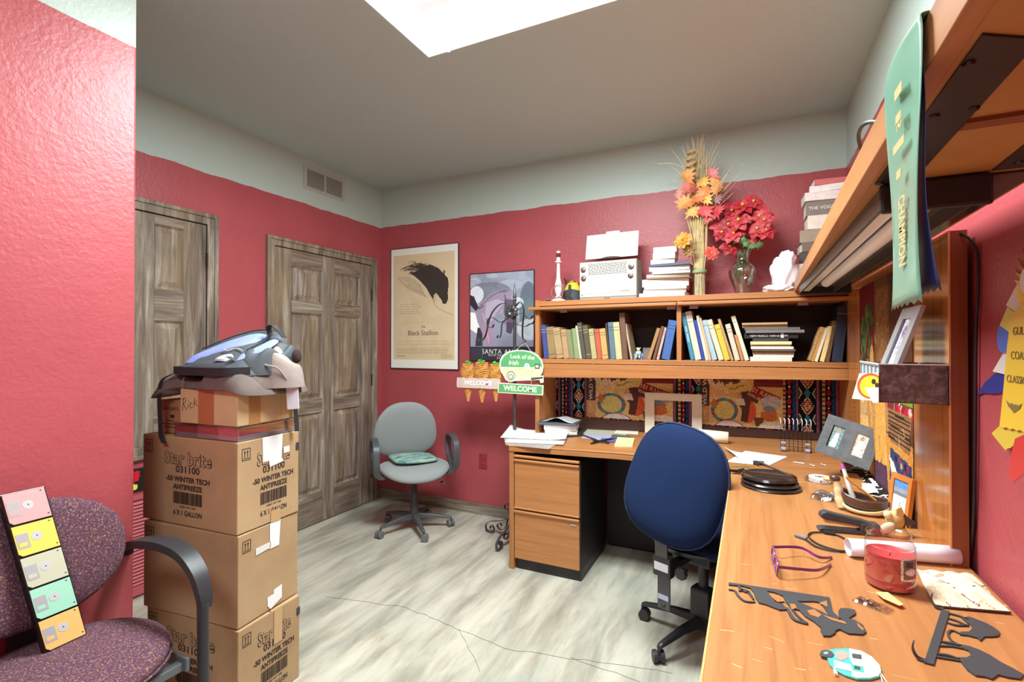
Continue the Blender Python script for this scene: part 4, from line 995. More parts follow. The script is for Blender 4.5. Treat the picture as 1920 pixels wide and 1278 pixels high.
def western(name, label, px0, px1, seed):
    yv = YT-0.006; x0, x1 = at(1, yv, px0, 760).x, at(1, yv, px1, 760).x; W = x1-x0; z0, z1 = 0.838, 1.19; H = z1-z0
    t = thing(name, label, 'picture', (x0, yv, z0), group='western print boards under the hutch')
    P('board', MB().box(0, W, 0.0004, 0.005, 0, H), plain('print_board', rgb(120,90,60), 0.7), t)
    nx = 170; ny = int(nx*H/W); cv = Canvas(nx, ny, (214,184,122)); rs = np.random.RandomState(seed)
    cv.rect(0, 0, 0.11, 0.66, (70,52,44)); cv.rect(0, 0.66, 0.11, 1, (206,150,96))
    cv.ell(0.34, 0.12, 0.26, 0.30, (226,204,160)); cv.rect(0.11, 0, 0.60, 0.06, (150,164,176))
    for (x, y) in ((.18,.14),(.25,.12),(.30,.16),(.34,.13),(.41,.15),(.45,.13)):
        cv.ell(x, y-0.05, .014, .022, (90,60,44)); cv.poly([(x-.025,y-.03),(x+.025,y-.03),(x+.03,y+.05),(x+.01,y+.13),(x-.02,y+.05)], (60,46,52)); cv.ell(x+.02, y+.06, .03, .03, (110,70,52))
    cv.poly([(.30,.30),(.66,.16),(.68,.26),(.36,.42)], (222,196,112)); cv.line([(.36,.34),(.44,.33),(.48,.28),(.55,.27)], 0.014, (90,104,70)); cv.poly([(.11,.34),(.30,.36),(.38,.60),(.11,.60)], (226,190,130))
    cv.rect(0.66, 0, 1, 0.28, (120,34,36))
    for k in range(5): cv.ell(0.74+0.06*k, 0.12, 0.05, 0.09, (86,24,30), ring=0.7)
    cv.poly([(.66,.26),(.98,.46),(.93,.66),(.60,.42)], (140,38,40))
    cv.ell(.30, .72, .17, .22, (74,128,140), ring=0.55); cv.ell(.30, .72, .12, .15, (206,190,110))
    for k in range(14): an = k*0.45; cv.ell(.30+.15*math.cos(an), .72+.19*math.sin(an), .022, .028, [(170,50,50),(60,110,130),(110,140,80)][k % 3])
    cv.ell(.60, .72, .09, .20, (206,84,46)); cv.ell(.86, .55, .12, .12, (166,172,176))
    cv.poly([(.52,.38),(.60,.36),(.66,.50),(.62,.56),(.60,.78),(.58,.92),(.50,.90),(.52,.70),(.47,.60),(.46,.48)], (84,44,34)); cv.poly([(.58,.40),(.72,.52),(.70,.58),(.60,.52)], (84,44,34)); cv.ell(.49, .46, .03, .045, (206,160,120)); cv.poly([(.44,.50),(.54,.50),(.56,.62),(.46,.62)], (210,196,170))
    cv.poly([(.74,.72),(.92,.66),(.94,.84),(.84,.90),(.74,.82)], (190,110,50)); cv.ell(.84,.66,.07,.05,(120,130,140)); cv.poly([(.66,.82),(.78,.82),(.76,.98),(.68,.98)], (110,62,44))
    cv.ell(.36, 1.06, .19, .17, (226,222,216)); cv.ell(.36, 1.06, .19, .17, (176,50,44), ring=0.86); cv.ell(.88,.98,.16,.10,(226,220,206))
    cv.poly([(.14,.58),(.17,.50),(.19,.58),(.25,.60),(.20,.65),(.21,.73),(.17,.68),(.12,.72),(.14,.64),(.10,.60)], (176,112,48))
    cv.noise(0.10, seed, 1); cv.noise(0.06, seed+4, 3)
    cv.panel('print', lambda u, v_: (u*W, 0, v_*H), attr_mat('print_paper'), t)
    g = MB(); th = -math.atan2(0.20*H, 0.34*W); U = Vector((math.cos(th), 0, math.sin(th))); V_ = Vector((-math.sin(th), 0, math.cos(th)))
    text(g, '101 RANCH', 0.042, (W*.795, -0.0006, H*(1-.42)), U, V_, ext=0.0002, sx=0.9); text(g, 'REAL WILD WEST', 0.026, (W*.765, -0.0006, H*(1-.515)), U, V_, ext=0.0002, sx=0.9)
    text(g, 'WILD WEST', 0.036, (W*.055, -0.0006, H*(1-.30)), (0,0,1), (-1,0,0), ext=0.0002, sx=1.25, offset=0.0006); text(g, 'THE', 0.030, (W*.055, -0.0006, H*(1-.82)), (0,0,1), (-1,0,0), ext=0.0002, sx=1.3)
    P('print_lettering', g, plain('cream_ink', rgb(226,206,170), 0.7), t)
    return t
western('western_print', 'western ranch print board left of the white mat, under the hutch', 1100, 1262, 2)
western('western_print', 'western ranch print board right of the white mat, under the hutch', 1314, 1468, 9)
# white mat frame leaning
yv = 3.385; q = [at(1, yv, *p) for p in ((1209,735),(1316,742),(1316,806),(1209,803))]
mx0, mx1 = q[0].x, q[1].x; mz1 = q[0].z; mz0 = zdesk(mx0)+0.002
ox0, ox1 = at(1, yv, 1227, 750).x, at(1, yv, 1297, 750).x; oz1 = at(1, yv, 1260, 751).z; oz0 = mz0+0.045
solo('picture_mat', MB().box(mx0, ox0, yv, yv+0.003, mz0, mz1).box(ox1, mx1, yv, yv+0.003, mz0, mz1).box(ox0, ox1, yv, yv+0.003, oz1, mz1).box(ox0, ox1, yv, yv+0.003, mz0, oz0), plain('cream_mat_board', rgb(226,218,202), 0.8), 'empty cream picture mat standing under the hutch behind the blue chair', 'picture mat', origin=((mx0+mx1)/2, yv, mz0))
a = at(2, 0.785+0.03, 1290, 812)
M_cream = plain('cream_paper', rgb(232,226,206), 0.8)
p0 = at(1, 3.20, 1270, 812); p1 = at(1, 3.16, 1366, 815); zz = zdesk(p1.x)+0.0345
rl = MB()
for i_ in range(1):
    rl.grid(lambda u, v_: (p0.x+(p1.x-p0.x)*v_, 3.21-0.05*v_+0.033*math.cos(2*math.pi*u*1.15), zz-0.00+0.033*math.sin(2*math.pi*u*1.15)*(1-0.02*u)), 34, 3)
solo('paper_roll', rl, M_cream, 'roll of cream paper lying on back desk beneath the right western print', 'paper roll', origin=((p0.x+p1.x)/2, 3.19, zz-0.034), solid=0.0015, smooth=True)
# black wire file rack
a = at(2, 0.782, 1464, 845); b_ = at(2, 0.782, 1520, 848)
t = thing('wire_file_rack', 'black wire file rack with eight tall white tipped rods under the hutch', 'file rack', ((a.x+b_.x)/2, a.y, zdesk(a.x)+0.0005), R(-4))
W = b_.x-a.x; M_wire = plain('black_wire', rgb(30,30,34), 0.35, 0.5); M_tip = plain('white_tip', rgb(230,230,232), 0.35)
for k in range(8):
    x = -W/2+W*k/7
    w_ = P('rod', MB().tube([(x, 0.002, 0.003), (x, 0.0, 0.03), (x, 0.012, 0.16)], 0.0017, 6).tube([(x, 0.0, 0.003), (x, 0.06, 0.003)], 0.0015, 6), M_wire, t)
    P('rod_tip', MB().tube([(x, 0.009, 0.115), (x, 0.0128, 0.168), (x-0.006, 0.016, 0.176)], 0.0022, 6), M_tip, w_)
for z, y in ((0.012, 0.0), (0.030, -0.002), (0.045, 0.0), (0.058, 0.002)): P('cross_wire', MB().tube([(-W/2, y, z), (W/2, y, z)], 0.0013, 6), M_wire, t)
for x in (-W/2+0.012, W/2-0.016):
    P('roller', MB().tube([(x-0.011, -0.004, 0.014), (x+0.011, -0.004, 0.014)], 0.011, 14), plain('grey_roller', rgb(150,152,170), 0.35), t, smooth=True)
    P('roller', MB().tube([(x-0.011, 0.0, 0.045), (x+0.011, 0.0, 0.045)], 0.007, 14), plain('grey_roller', rgb(150,152,170), 0.35), t, smooth=True)
# ================= POSTERS =================
yv = YB
def wallframe(name, label, pts, fw, fcol, group=None):
    """pts: pixel corners TL, TR, BL on the back wall; returns root, width, height"""
    a, b_, c = [at(1, YB-0.012, *p) for p in pts]; W = b_.x-a.x; H = (a.z+b_.z)/2-c.z
    t = thing(name, label, 'poster', (a.x, YB, c.z)); g = MB(); d = 0.016
    g.box(0, W, -d, -0.0005, 0, fw).box(0, W, -d, -0.0005, H-fw, H).box(0, fw, -d, -0.0005, fw, H-fw).box(W-fw, W, -d, -0.0005, fw, H-fw)
    P('frame', g, fcol, t, bev=0.001); return t, W, H
Mfr = plain('dark_frame', rgb(58,40,44), 0.4)
t, W, H = wallframe('framed_poster', 'tall cream poster with inked horse head silhouette, left of the two on back wall', ((733,469),(860,453),(736,690)), 0.005, Mfr)
nx = 170; ny = int(nx*H/W); cv = Canvas(nx, ny, (240,238,230)); A = H/W
cv.rect(0.035, 0.055, 0.955, 0.93, (222,200,164)); rs = np.random.RandomState(3)
for k in range(60):
    cv.ell(rs.uniform(.08,.92), rs.uniform(.1,.9), rs.uniform(.04,.14), rs.uniform(.03,.08), [(230,212,180),(212,186,144),(226,206,172)][k % 3], 0.25)
cv.rect(0, 0, 0.035, 1, (240,238,230)); cv.rect(0.955, 0, 1, 1, (240,238,230)); cv.rect(0, 0, 1, 0.055, (240,238,230)); cv.rect(0, .93, 1, 1, (240,238,230))
ink = (62,56,52)
# plain horse head in brush strokes with a wind blown mane
cv.poly([(.50,.165),(.60,.15),(.72,.185),(.80,.235),(.86,.275),(.865,.33),(.855,.39),(.86,.44),(.835,.475),(.785,.475),(.765,.445),(.72,.41),(.685,.385),(.655,.40),(.645,.44),(.60,.40),(.54,.34),(.46,.285),(.36,.235),(.27,.205),(.38,.20)], ink)
cv.poly([(.79,.20),(.82,.215),(.80,.255)], ink)
for k in range(46):
    y0 = .17+.14*rs.rand(); x0 = .48+.30*rs.rand()-0.1; L_ = rs.uniform(.12,.34); y0 = .155+(x0-.4)*.12+rs.uniform(-.01,.04)
    pts = [(x0, y0), (x0-L_*.5, y0-.022+rs.uniform(-.02,.01)), (x0-L_, y0+.005+rs.uniform(-.04,.02))]
    cv.line([tuple(p)[:2] for p in curve([(*p, 0) for p in pts], 6)], 0.006, ink, 0.8, A)
for k in range(9):
    y0 = .27+.015*k; pts = [(.10+.02*k, .245+.012*k), (.30, .25+.012*k), (.46+.01*k, .32+.012*k)]
    cv.line([tuple(p)[:2] for p in curve([(*p, 0) for p in pts], 6)], 0.005, ink if k > 4 else (130,116,100), 0.7, A)
cv.line([tuple(p)[:2] for p in curve([(.64,.44,0),(.68,.49,0),(.78,.53,0),(.93,.57,0)], 6)], 0.005, (110,98,86), .8, A)
cv.line([tuple(p)[:2] for p in curve([(.645,.38,0),(.68,.40,0),(.66,.46,0)], 6)], 0.005, ink, .8, A)
def rows(cv, x0, x1, y0, y1, n, col, seed, al=.6):
    rr = np.random.RandomState(seed)
    for i in range(n):
        y = y0+(y1-y0)*i/max(1, n-1); x = x0+rr.uniform(0, .02)
        while x < x1-rr.uniform(0, .08): L_ = rr.uniform(.015,.06); cv.rect(x, y, min(x+L_, x1), y+0.004, col, al); x += L_+.01
rows(cv, .14, .46, .47, .545, 5, (130,114,96), 1); rows(cv, .30, .62, .62, .62, 1, (160,146,128), 2, .4)
rows(cv, .10, .88, .775, .80, 2, (140,124,104), 4, .5); rows(cv, .08, .90, .835, .875, 5, (140,124,104), 5, .5); rows(cv, .08, .25, .895, .90, 2, (90,80,70), 6); rows(cv, .75, .92, .885, .91, 3, (90,80,70), 7)
cv.panel('print', lambda u, v_: (0.005+u*(W-0.010), -0.0125, 0.005+v_*(H-0.010)), attr_mat('poster_print', 0.28, 0.5), t)
g = MB(); text(g, 'Black Stallion', 0.060, (W*.49, -0.0131, H*.292), (1,0,0), (0,0,1), ext=0.0001, sx=0.98); text(g, 'the', 0.032, (W*.50, -0.0131, H*.345), (1,0,0), (0,0,1), ext=0.0001)
P('poster_title', g, plain('brown_ink', rgb(70,60,54), 0.6), t)

t, W, H = wallframe('framed_poster', 'poster of a grey horse with braided mane and bridle, right of the two', ((881,513),(1002,505),(881,676)), 0.006, Mfr)
nx = 170; ny = int(nx*H/W); cv = Canvas(nx, ny, (128,132,150)); A = H/W; rs = np.random.RandomState(8)
for k in range(70): cv.ell(rs.uniform(0,1), rs.uniform(0,.5), rs.uniform(.05,.2), rs.uniform(.02,.07), [(150,158,172),(110,112,132),(176,186,194),(128,140,150)][k % 4], 0.35)
cv.ell(.30,.22,.35,.12,(86,88,104),.6); cv.ell(.92,.42,.14,.30,(70,86,92),.7); cv.ell(.75,.35,.10,.06,(190,204,204),.7); cv.ell(.95,.65,.2,.12,(196,200,206),.6); cv.ell(.10,.24,.12,.10,(206,208,216),.8)
cv.poly([(.0,.24),(.06,.26),(.14,.40),(.10,.44),(.0,.36)], (40,36,48)); cv.poly([(.0,.44),(.08,.45),(.22,.66),(.12,.70),(.0,.64)], (214,216,228)); cv.poly([(.12,.62),(.22,.64),(.20,.84),(.08,.84)], (48,44,54))
cv.poly([(.08,.45),(.18,.33),(.30,.25),(.44,.215),(.56,.235),(.62,.22),(.66,.19),(.68,.22),(.65,.30),(.60,.38),(.50,.44),(.42,.52),(.36,.62),(.38,.74),(.36,.84),(.20,.84),(.20,.70),(.12,.56)], (136,122,142))
cv.poly([(.26,.34),(.44,.30),(.56,.34),(.44,.44),(.34,.56),(.24,.50)], (172,162,184), .6); cv.poly([(.20,.60),(.34,.56),(.38,.74),(.35,.84),(.20,.84)], (150,120,146), .8)
cv.poly([(.56,.30),(.70,.32),(.76,.46),(.70,.60),(.60,.58),(.54,.46)], (92,80,96)); cv.poly([(.58,.56),(.70,.58),(.66,.70),(.58,.68)], (70,60,76))
for k in range(17):
    u = k/16; x = .14+.42*u; y = .385-.175*math.sin(u*1.62)+0.012; cv.line([(x, y), (x+.012, y-.028)], 0.010, (52,46,58), 1, A); cv.line([(x+.012, y-.026), (x+.030, y-.030)], 0.004, (226,224,228), .9, A)
cv.line([(.08,.40),(.16,.40),(.22,.37)], .012, (44,38,48), 1, A); cv.line([(.56,.26),(.58,.42),(.56,.58)], .012, (50,44,54), 1, A); cv.line([(.20,.46),(.27,.60),(.30,.80)], .008, (200,190,200), .8, A)
cv.rect(0, .845, 1, 1, (62,60,74))
for k in range(6): cv.rect(0, .86+.022*k, 1, .862+.022*k, (92,92,104), .7)
cv.a[:int(cv.ny*.845)] = np.minimum(255, cv.a[:int(cv.ny*.845)]*1.16+6); cv.noise(0.04, 2); cv.panel('print', lambda u, v_: (0.006+u*(W-0.012), -0.0125, 0.006+v_*(H-0.012)), attr_mat('poster_print', 0.28, 0.5), t)
g = MB(); text(g, 'SANTA ANITA', 0.052, (W*.52, -0.0131, H*.105), (1,0,0), (0,0,1), ext=0.0001, sx=0.95, space=1.2); text(g, 'EVE OF THE OLYMPICS', 0.022, (W*.5, -0.0131, H*.066), (1,0,0), (0,0,1), ext=0.0001); text(g, 'JULY 20', 0.022, (W*.5, -0.0131, H*.038), (1,0,0), (0,0,1), ext=0.0001)
P('poster_title', g, M_paper, t)

# ================= IRON STAND AND HANGING SIGNS =================
YS = 3.12
px_ = at(1, YS, 965, 700).x; M_iron = plain('wrought_iron', rgb(84,84,86), 0.3, 0.5, var=0.2, vs=40)
t = thing('iron_stand', 'black wrought iron stand with pointed finial, scroll hooks and curled feet', 'stand', (px_, YS, 0)); off = Vector(t.location)
def wp(x, y, yy=YS): p = at(1, yy, x, y); return Vector((p.x, yy, p.z))-off
ztop = wp(965, 527).z
P('pole', MB().tube([(0,0,0.16), (0,0,wp(965,563).z)], 0.0115, 14), M_iron, t, smooth=True)
zf = wp(965, 563).z
P('finial', MB().lathe([(0, ztop-zf), (0.004, ztop-zf-0.03), (0.011, 0.028), (0.015, 0.022), (0.011, 0.018), (0.012, 0.008), (0.015, 0.004), (0.012, -0.002), (0, -0.002)], (0,0,zf), 16), M_iron, t, smooth=50)
def strap(pts, n='scroll', wv=(0, 0.022, 0), th=0.003, yy=YS, parent=None):
    q = [wp(x, y, yy) for x, y in pts]; return P(n, MB().ribbon(curve(q, 7), wv, th), M_iron, parent or t, smooth=40)
strap([(964,582),(953,570),(938,570),(924,584),(916,604),(912,624),(906,636),(899,640),(897,634)], 'hook')
strap([(964,578),(975,566),(982,580),(980,610),(980,632),(985,640),(979,643)], 'hook', yy=YS)
strap([(963,594),(950,598),(942,606),(940,620),(938,631),(932,633),(934,628)], 'hook', wv=(0,0.014,0), yy=YS-0.05)
strap([(964,590),(950,598),(938,604),(924,595),(916,598),(914,610),(922,614),(926,608)])
strap([(966,590),(980,588),(992,598),(1000,592),(1003,598),(998,606),(990,608)])
strap([(966,606),(984,612),(996,606),(1003,610)])
for k in range(7):
    an = 2*math.pi*k/7+0.3; c = wp(960, 584, YS-0.02); L_ = 0.055
    g = MB().grid(lambda u, v_: (c.x+math.cos(an)*L_*v_-math.sin(an)*(u-.5)*0.040*math.sin(math.pi*min(1,v_*.92+.08)), c.y-0.02*math.sin(math.pi*v_)+.2*abs(u-.5)*.04, c.z+math.sin(an)*L_*v_+math.cos(an)*(u-.5)*0.040*math.sin(math.pi*min(1,v_*.92+.08))), 4, 6)
    P('iron_leaf', g, M_iron, t, solid=0.002, smooth=True)
# feet : scrolls on the floor toward left, right and back
def foot(dirv, parent):
    d = Vector(dirv).normalized(); s_ = Vector((-d.y, d.x, 0))
    prof = [(0.0,0.155),(0.05,0.135),(0.13,0.10),(0.20,0.085),(0.245,0.058),(0.25,0.022),(0.222,0.004),(0.19,0.010),(0.178,0.034),(0.195,0.055),(0.212,0.046),(0.208,0.030)]
    q = [d*a_+ZV*b_ for a_, b_ in prof]
    f = P('foot', MB().ribbon(curve(q, 6), s_*0.018, 0.003), M_iron, parent, smooth=40)
    q = [d*a_+ZV*b_ for a_, b_ in [(0.02,0.16),(0.035,0.21),(0.06,0.235),(0.085,0.22),(0.08,0.195),(0.058,0.198)]]
    P('curl', MB().ribbon(curve(q, 6), s_*0.016, 0.003), M_iron, f, smooth=40)
    q = [d*a_+ZV*b_ for a_, b_ in [(0.06,0.13),(0.07,0.08),(0.10,0.045),(0.135,0.045),(0.15,0.07),(0.125,0.085),(0.11,0.07)]]
    P('curl', MB().ribbon(curve(q, 6), s_*0.016, 0.003), M_iron, f, smooth=40)
foot((-1, 0.15, 0), t); foot((0.15, 1, 0), t); foot((-0.05, -1.0, 0), t)
# carrot welcome sign
yc = YS-0.012
def wpA(x, y, yy): p = at(1, yy, x, y); return Vector((p.x, yy, p.z))
o = wpA(900, 700, yc); t = thing('carrot_sign', 'carrot WELCOME sign of beaded orange carrots hanging from the iron stand', 'sign', tuple(o))
M_carrot = plain('orange_beads', rgb(250,176,84), 0.35, var=0.35, vs=120, bmp=0.8, bs_=260); M_top = plain('green_tinsel', rgb(70,190,70), 0.5, var=0.35, vs=90)
def pxy(x, y): q = wpA(x, y, yc)-o; return (q.x, q.z)
M_plank = plain('whitewashed_plank', rgb(212,190,180), 0.7, var=0.12, vs=30)
for cx_, ct, cb, cw in ((877,683,751,13), (903,680,753,15), (929,684,751,13)):
    top = pxy(cx_, ct); bot = pxy(cx_+1, cb); w_ = (pxy(cx_+cw, 700)[0]-pxy(cx_, 700)[0])
    g = MB(); n = 26
    for k in range(n):
        v_ = k/(n-1); r_ = w_*(1-0.92*max(0, (v_-0.2)/0.8)**1.15)*(0.72+0.28*min(1, v_*5))
        x = top[0]+(bot[0]-top[0])*v_; z = top[1]+(bot[1]-top[1])*v_
        pts = [(x+r_*math.cos(q), 0.42*r_*math.sin(q), z+0.0035*math.sin(3*q+k)) for q in np.linspace(0, 2*math.pi, 15)[:-1]]
        g.tube(pts, 0.0032, 5, closed=True)
    c_ = P('carrot', g, M_carrot, t)
    g = MB(); rr = random.Random(cx_)
    for k in range(16):
        th = rr.uniform(-1.3, 1.3); L_ = rr.uniform(0.012, 0.028); g.ball((top[0]+math.sin(th)*L_, rr.uniform(-.006,.006), top[1]+0.004+math.cos(th)*L_*.7), 0.0065, 6, 4)
    P('carrot_top', g, M_top, c_)
x0, z0 = pxy(860, 707); x1, z1 = pxy(940, 729)
P('plank', MB().prism([(x0, z1), (x0-0.002, (z0+z1)/2), (x0+0.002, z0), (x1, z0), (x1+0.004, (z0+z1)/2), (x1, z1)], (0,-0.026,0), (1,0,0), (0,0,1), (0,0.007,0)), M_plank, t, bev=0.001)
g = MB(); text(g, 'WELCOME', 0.046, ((x0+x1)/2, -0.0272, (z0+z1)/2), (1,0,0), (0,0,1), ext=0.0008, sx=1.05, shear=0.2, offset=0.0008)
P('sign_lettering', g, plain('white_script', rgb(250,250,250), 0.4), t)
h0 = wp(906, 634)+off-o
P('ribbon', MB().ribbon([(h0.x-0.004, 0, h0.z), (h0.x-0.002, 0, 0.06), (0.006, 0, 0.055)], (0.005,0,0), 0.001).ribbon([(h0.x+0.004, 0, h0.z), (0.01, 0, 0.055)], (0.004,0,0), 0.001), plain('dark_green_ribbon', rgb(20,110,70), 0.5), t)
# camper welcome sign
yc = YS-0.045; o = wpA(978, 700, yc)
t = thing('camper_sign', 'green camper shaped WELCOME sign hanging at the right of the iron stand', 'sign', tuple(o))
def pxs(pts): return [((wpA(x, y, yc)-o).x, (wpA(x, y, yc)-o).z) for x, y in pts]
Mcw, Mcg, Mcg2, Mdk = plain('sign_cream', rgb(236,238,210), 0.5), plain('sign_green', rgb(92,170,112), 0.5), plain('sign_pale_green', rgb(214,232,176), 0.5), plain('sign_grey', rgb(70,76,74), 0.5)
outl = [(936,687),(937,675),(942,666),(952,659),(966,656),(982,656),(998,659),(1009,666),(1016,675),(1019,687),(1017,698),(1013,704),(1019,704),(1019,717),(1013,718),(1012,712),(990,713),(966,714),(956,716),(948,712),(944,704),(939,697)]
P('body', MB().prism(pxs(outl), (0,0,0), (1,0,0), (0,0,1), (0,0.005,0)), Mcw, t, bev=0.0008)
P('upper_panel', MB().prism(pxs([(939,686),(940,676),(945,668),(954,661),(968,658),(982,658),(997,661),(1007,668),(1014,676),(1017,687),(1002,687),(1000,688),(938,687)]), (0,-0.0012,0), (1,0,0), (0,0,1), (0,0.0011,0)), Mcg, t)
P('lower_panel', MB().prism(pxs([(939,689),(1016,689),(1013,699),(1008,705),(996,709),(968,709),(966,700),(958,697),(950,702),(943,700)]), (0,-0.0012,0), (1,0,0), (0,0,1), (0,0.0011,0)), Mcg2, t)
def disc(mb, x, y, r, dy, m=0):
    q = pxs([(x, y)])[0]; mb.prism([(q[0]+r*math.cos(a_), q[1]+r*math.sin(a_)) for a_ in np.linspace(0, 2*math.pi, 23)[:-1]], (0,dy,0), (1,0,0), (0,0,1), (0,0.0010,0), m); return mb
wh = P('wheel', disc(disc(disc(disc(MB(), 958, 704, 0.034, -0.0016, 0), 958, 705, 0.026, -0.0026, 1), 958, 706, 0.0185, -0.0036, 2), 958, 706, 0.014, -0.0046, 3), [plain('sign_light_grey', rgb(150,156,152), 0.5), Mcw, Mdk, Mcg2], t)
P('round_window', disc(disc(MB(), 988, 686, 0.020, -0.0024, 0), 988, 686, 0.011, -0.0034, 1), [Mcw, plain('sign_blue', rgb(170,206,206), 0.4)], t)
q = pxs([(1003,682),(1012,691)])
P('square_window', MB().box(q[0][0], q[1][0], -0.0024, -0.0012, q[1][1], q[0][1]).box(q[0][0]+.007, q[1][0]-.007, -0.0034, -0.0024, q[1][1]+.007, q[0][1]-.007, 1), [Mdk, Mcg2], t)
P('hitch', MB().prism(pxs([(996,708),(1018,706),(1018,709),(996,712)]), (0,-0.0022,0), (1,0,0), (0,0,1), (0,0.001,0)), Mdk, t)
g = MB(); ql = pxs([(979,669),(963,680)])
text(g, 'Luck of the', 0.040, (ql[0][0], -0.0018, ql[0][1]), (1,0,-0.05), (0,0,1), ext=0.0004, sx=1.0, shear=0.15, offset=0.0007); text(g, 'Irish', 0.044, (ql[1][0], -0.0018, ql[1][1]), (1,0,0), (0,0,1), ext=0.0004, shear=0.15, offset=0.0007)
P('sign_lettering', g, Mcw, t)
g = MB(); rr = random.Random(6)
for k in range(16): disc(g, rr.uniform(944,1010), rr.choice([rr.uniform(690,697), rr.uniform(659,664), rr.uniform(684,687)]), 0.0032, -0.0026)
P('clover_dots', g, plain('clover_green', rgb(130,196,96), 0.5), t)['kind'] = 'stuff'
wb = pxs([(934,717),(1019,722),(1018,741),(933,736)])
P('welcome_board', MB().prism(wb, (0,0,0), (1,0,0), (0,0,1), (0,0.005,0)), Mcw, t, bev=0.0008)
cc = (sum(p[0] for p in wb)/4, sum(p[1] for p in wb)/4); wi = [(cc[0]+(p[0]-cc[0])*.955, cc[1]+(p[1]-cc[1])*.82) for p in wb]
P('welcome_field', MB().prism(wi, (0,-0.0012,0), (1,0,0), (0,0,1), (0,0.0011,0)), Mcg, t)
g = MB(); text(g, 'WELCOME', 0.049, (cc[0], -0.0018, cc[1]), (1,0,(wb[1][1]-wb[0][1])/(wb[1][0]-wb[0][0])), (0,0,1), ext=0.0004, sx=1.05, offset=0.0014)
P('sign_lettering', g, Mcw, t)
a1, a2, a3 = pxs([(966,657),(981,642),(995,658)])
P('string', MB().tube([(a1[0],0.002,a1[1]), (a2[0],0.03,a2[1]), (a3[0],0.002,a3[1])], 0.0012, 5), Mcw, t)
b1, b2, b3, b4 = pxs([(953,713),(953,718),(996,711),(996,720)])
P('string', MB().tube([(b1[0],0.002,b1[1]), (b2[0],0.002,b2[1])], 0.001, 5), Mcw, t); P('string', MB().tube([(b3[0],0.002,b3[1]), (b4[0],0.002,b4[1])], 0.001, 5), Mcw, t)

# ================= GREY OFFICE CHAIR =================
def cushion(w_, d_, h_, n=36, m=12, sq=2.6, crown=1.0):
    """rounded pad lying in XY, thickness h_"""
    def f(u, v_):
        a_ = 2*math.pi*u; ph = math.pi*(v_-0.5); c_ = abs(math.cos(ph))**0.55
        ca, sa = math.cos(a_), math.sin(a_); k = (abs(ca)**sq+abs(sa)**sq)**(-1/sq)
        return (w_/2*k*ca*c_, d_/2*k*sa*c_, h_/2*math.copysign(abs(math.sin(ph))**0.8, math.sin(ph))*crown)
    return MB().grid(f, n, m, wrap=True)
def star_base(t, r, zc, n, ang0, mat, wheel_mat, h=0.055, name='base_arm'):
    for k in range(n):
        a_ = ang0+2*math.pi*k/n; d = Vector((math.cos(a_), math.sin(a_), 0)); s_ = Vector((-d.y, d.x, 0)); g = MB()
        pr_ = [(0.02, zc-0.008, zc+0.030, 0.026), (r*0.5, zc-0.004, zc+0.020, 0.021), (r-0.015, zc-0.022, zc-0.004, 0.015), (r, zc-0.030, zc-0.012, 0.012)]
        vs = []
        for x, z0, z1, w_ in pr_: vs += [d*x-s_*w_+ZV*z0, d*x+s_*w_+ZV*z0, d*x+s_*w_*0.7+ZV*z1, d*x-s_*w_*0.7+ZV*z1]
        fs = [(0,1,2,3), (15,14,13,12)]+[(i*4+j, i*4+(j+1) % 4, i*4+4+(j+1) % 4, i*4+4+j) for i in range(3) for j in range(4)]
        g.add(vs, fs); P(name, g, mat, t, bev=0.005)
        cst = d*(r-0.004); ca = ang0*2+k*2.1; cd_ = Vector((math.cos(ca), math.sin(ca), 0)); c0 = cst+cd_*0.010+ZV*0.026
        w1 = P('caster', MB().tube([c0+Vector((-cd_.y,cd_.x,0))*(-0.024), c0+Vector((-cd_.y,cd_.x,0))*(-0.006)], 0.026, 18).tube([c0+Vector((-cd_.y,cd_.x,0))*0.006, c0+Vector((-cd_.y,cd_.x,0))*0.024], 0.026, 18), wheel_mat, t, bev=0.003)
        P('caster_stem', MB().tube([cst+ZV*0.030, cst+ZV*(zc-0.02)], 0.007, 8).tube([c0-Vector((-cd_.y,cd_.x,0))*0.006, c0+Vector((-cd_.y,cd_.x,0))*0.006], 0.020, 14), mat, w1)
M_gfab = plain('grey_chair_fabric', rgb(142,148,148), 0.9, var=0.10, vs=260, bmp=0.25, bs_=500, sheen=0.3)
M_gplas = plain('grey_chair_plastic', rgb(74,76,80), 0.45, var=0.1, vs=20); M_dust = plain('dusty_grey_plastic', rgb(104,106,108), 0.6, var=0.2, vs=30)
c0 = at(2, 0.0, 775, 995); cx_, cy_ = -2.33, 2.94
CH = Vector((-2.235, 2.985, 0)); fz = math.atan2(-0.68, 0.73)   # facing direction angle
t = thing('office_chair', 'grey fabric office chair with loop arms in the corner by the back door', 'chair', tuple(CH), fz-R(90))
# local +y = front
star_base(t, 0.275, 0.085, 5, R(18)-(fz-R(90))+R(-130), M_gplas, M_dust)
P('gas_column', MB().lathe([(0.028, 0.06), (0.034, 0.075), (0.030, 0.19), (0.024, 0.20), (0.024, 0.30), (0.019, 0.305), (0.019, 0.37), (0.0, 0.37)], n=20), M_gplas, t, smooth=45)
P('mechanism', MB().box(-0.06, 0.06, -0.09, 0.08, 0.365, 0.395), M_gplas, t, bev=0.008)
se = cushion(0.50, 0.47, 0.085); se.v = [(x, y, z+0.435+(0.020*(x/0.25)**2)-0.035*max(0, y-0.08)/0.16*max(0, y-0.08)/0.16) for x, y, z in se.v]
P('seat', se, M_gfab, t, smooth=80)
P('seat_shell', MB().lathe([(0, 0.392), (0.17, 0.395), (0.215, 0.412), (0.225, 0.425)], n=30), M_gplas, t, smooth=60)
Mb_ = Matrix.Translation((0.03, -0.235, 0.69)) @ Matrix.Rotation(R(-12), 4, 'X') @ Matrix.Rotation(R(90), 4, 'X')
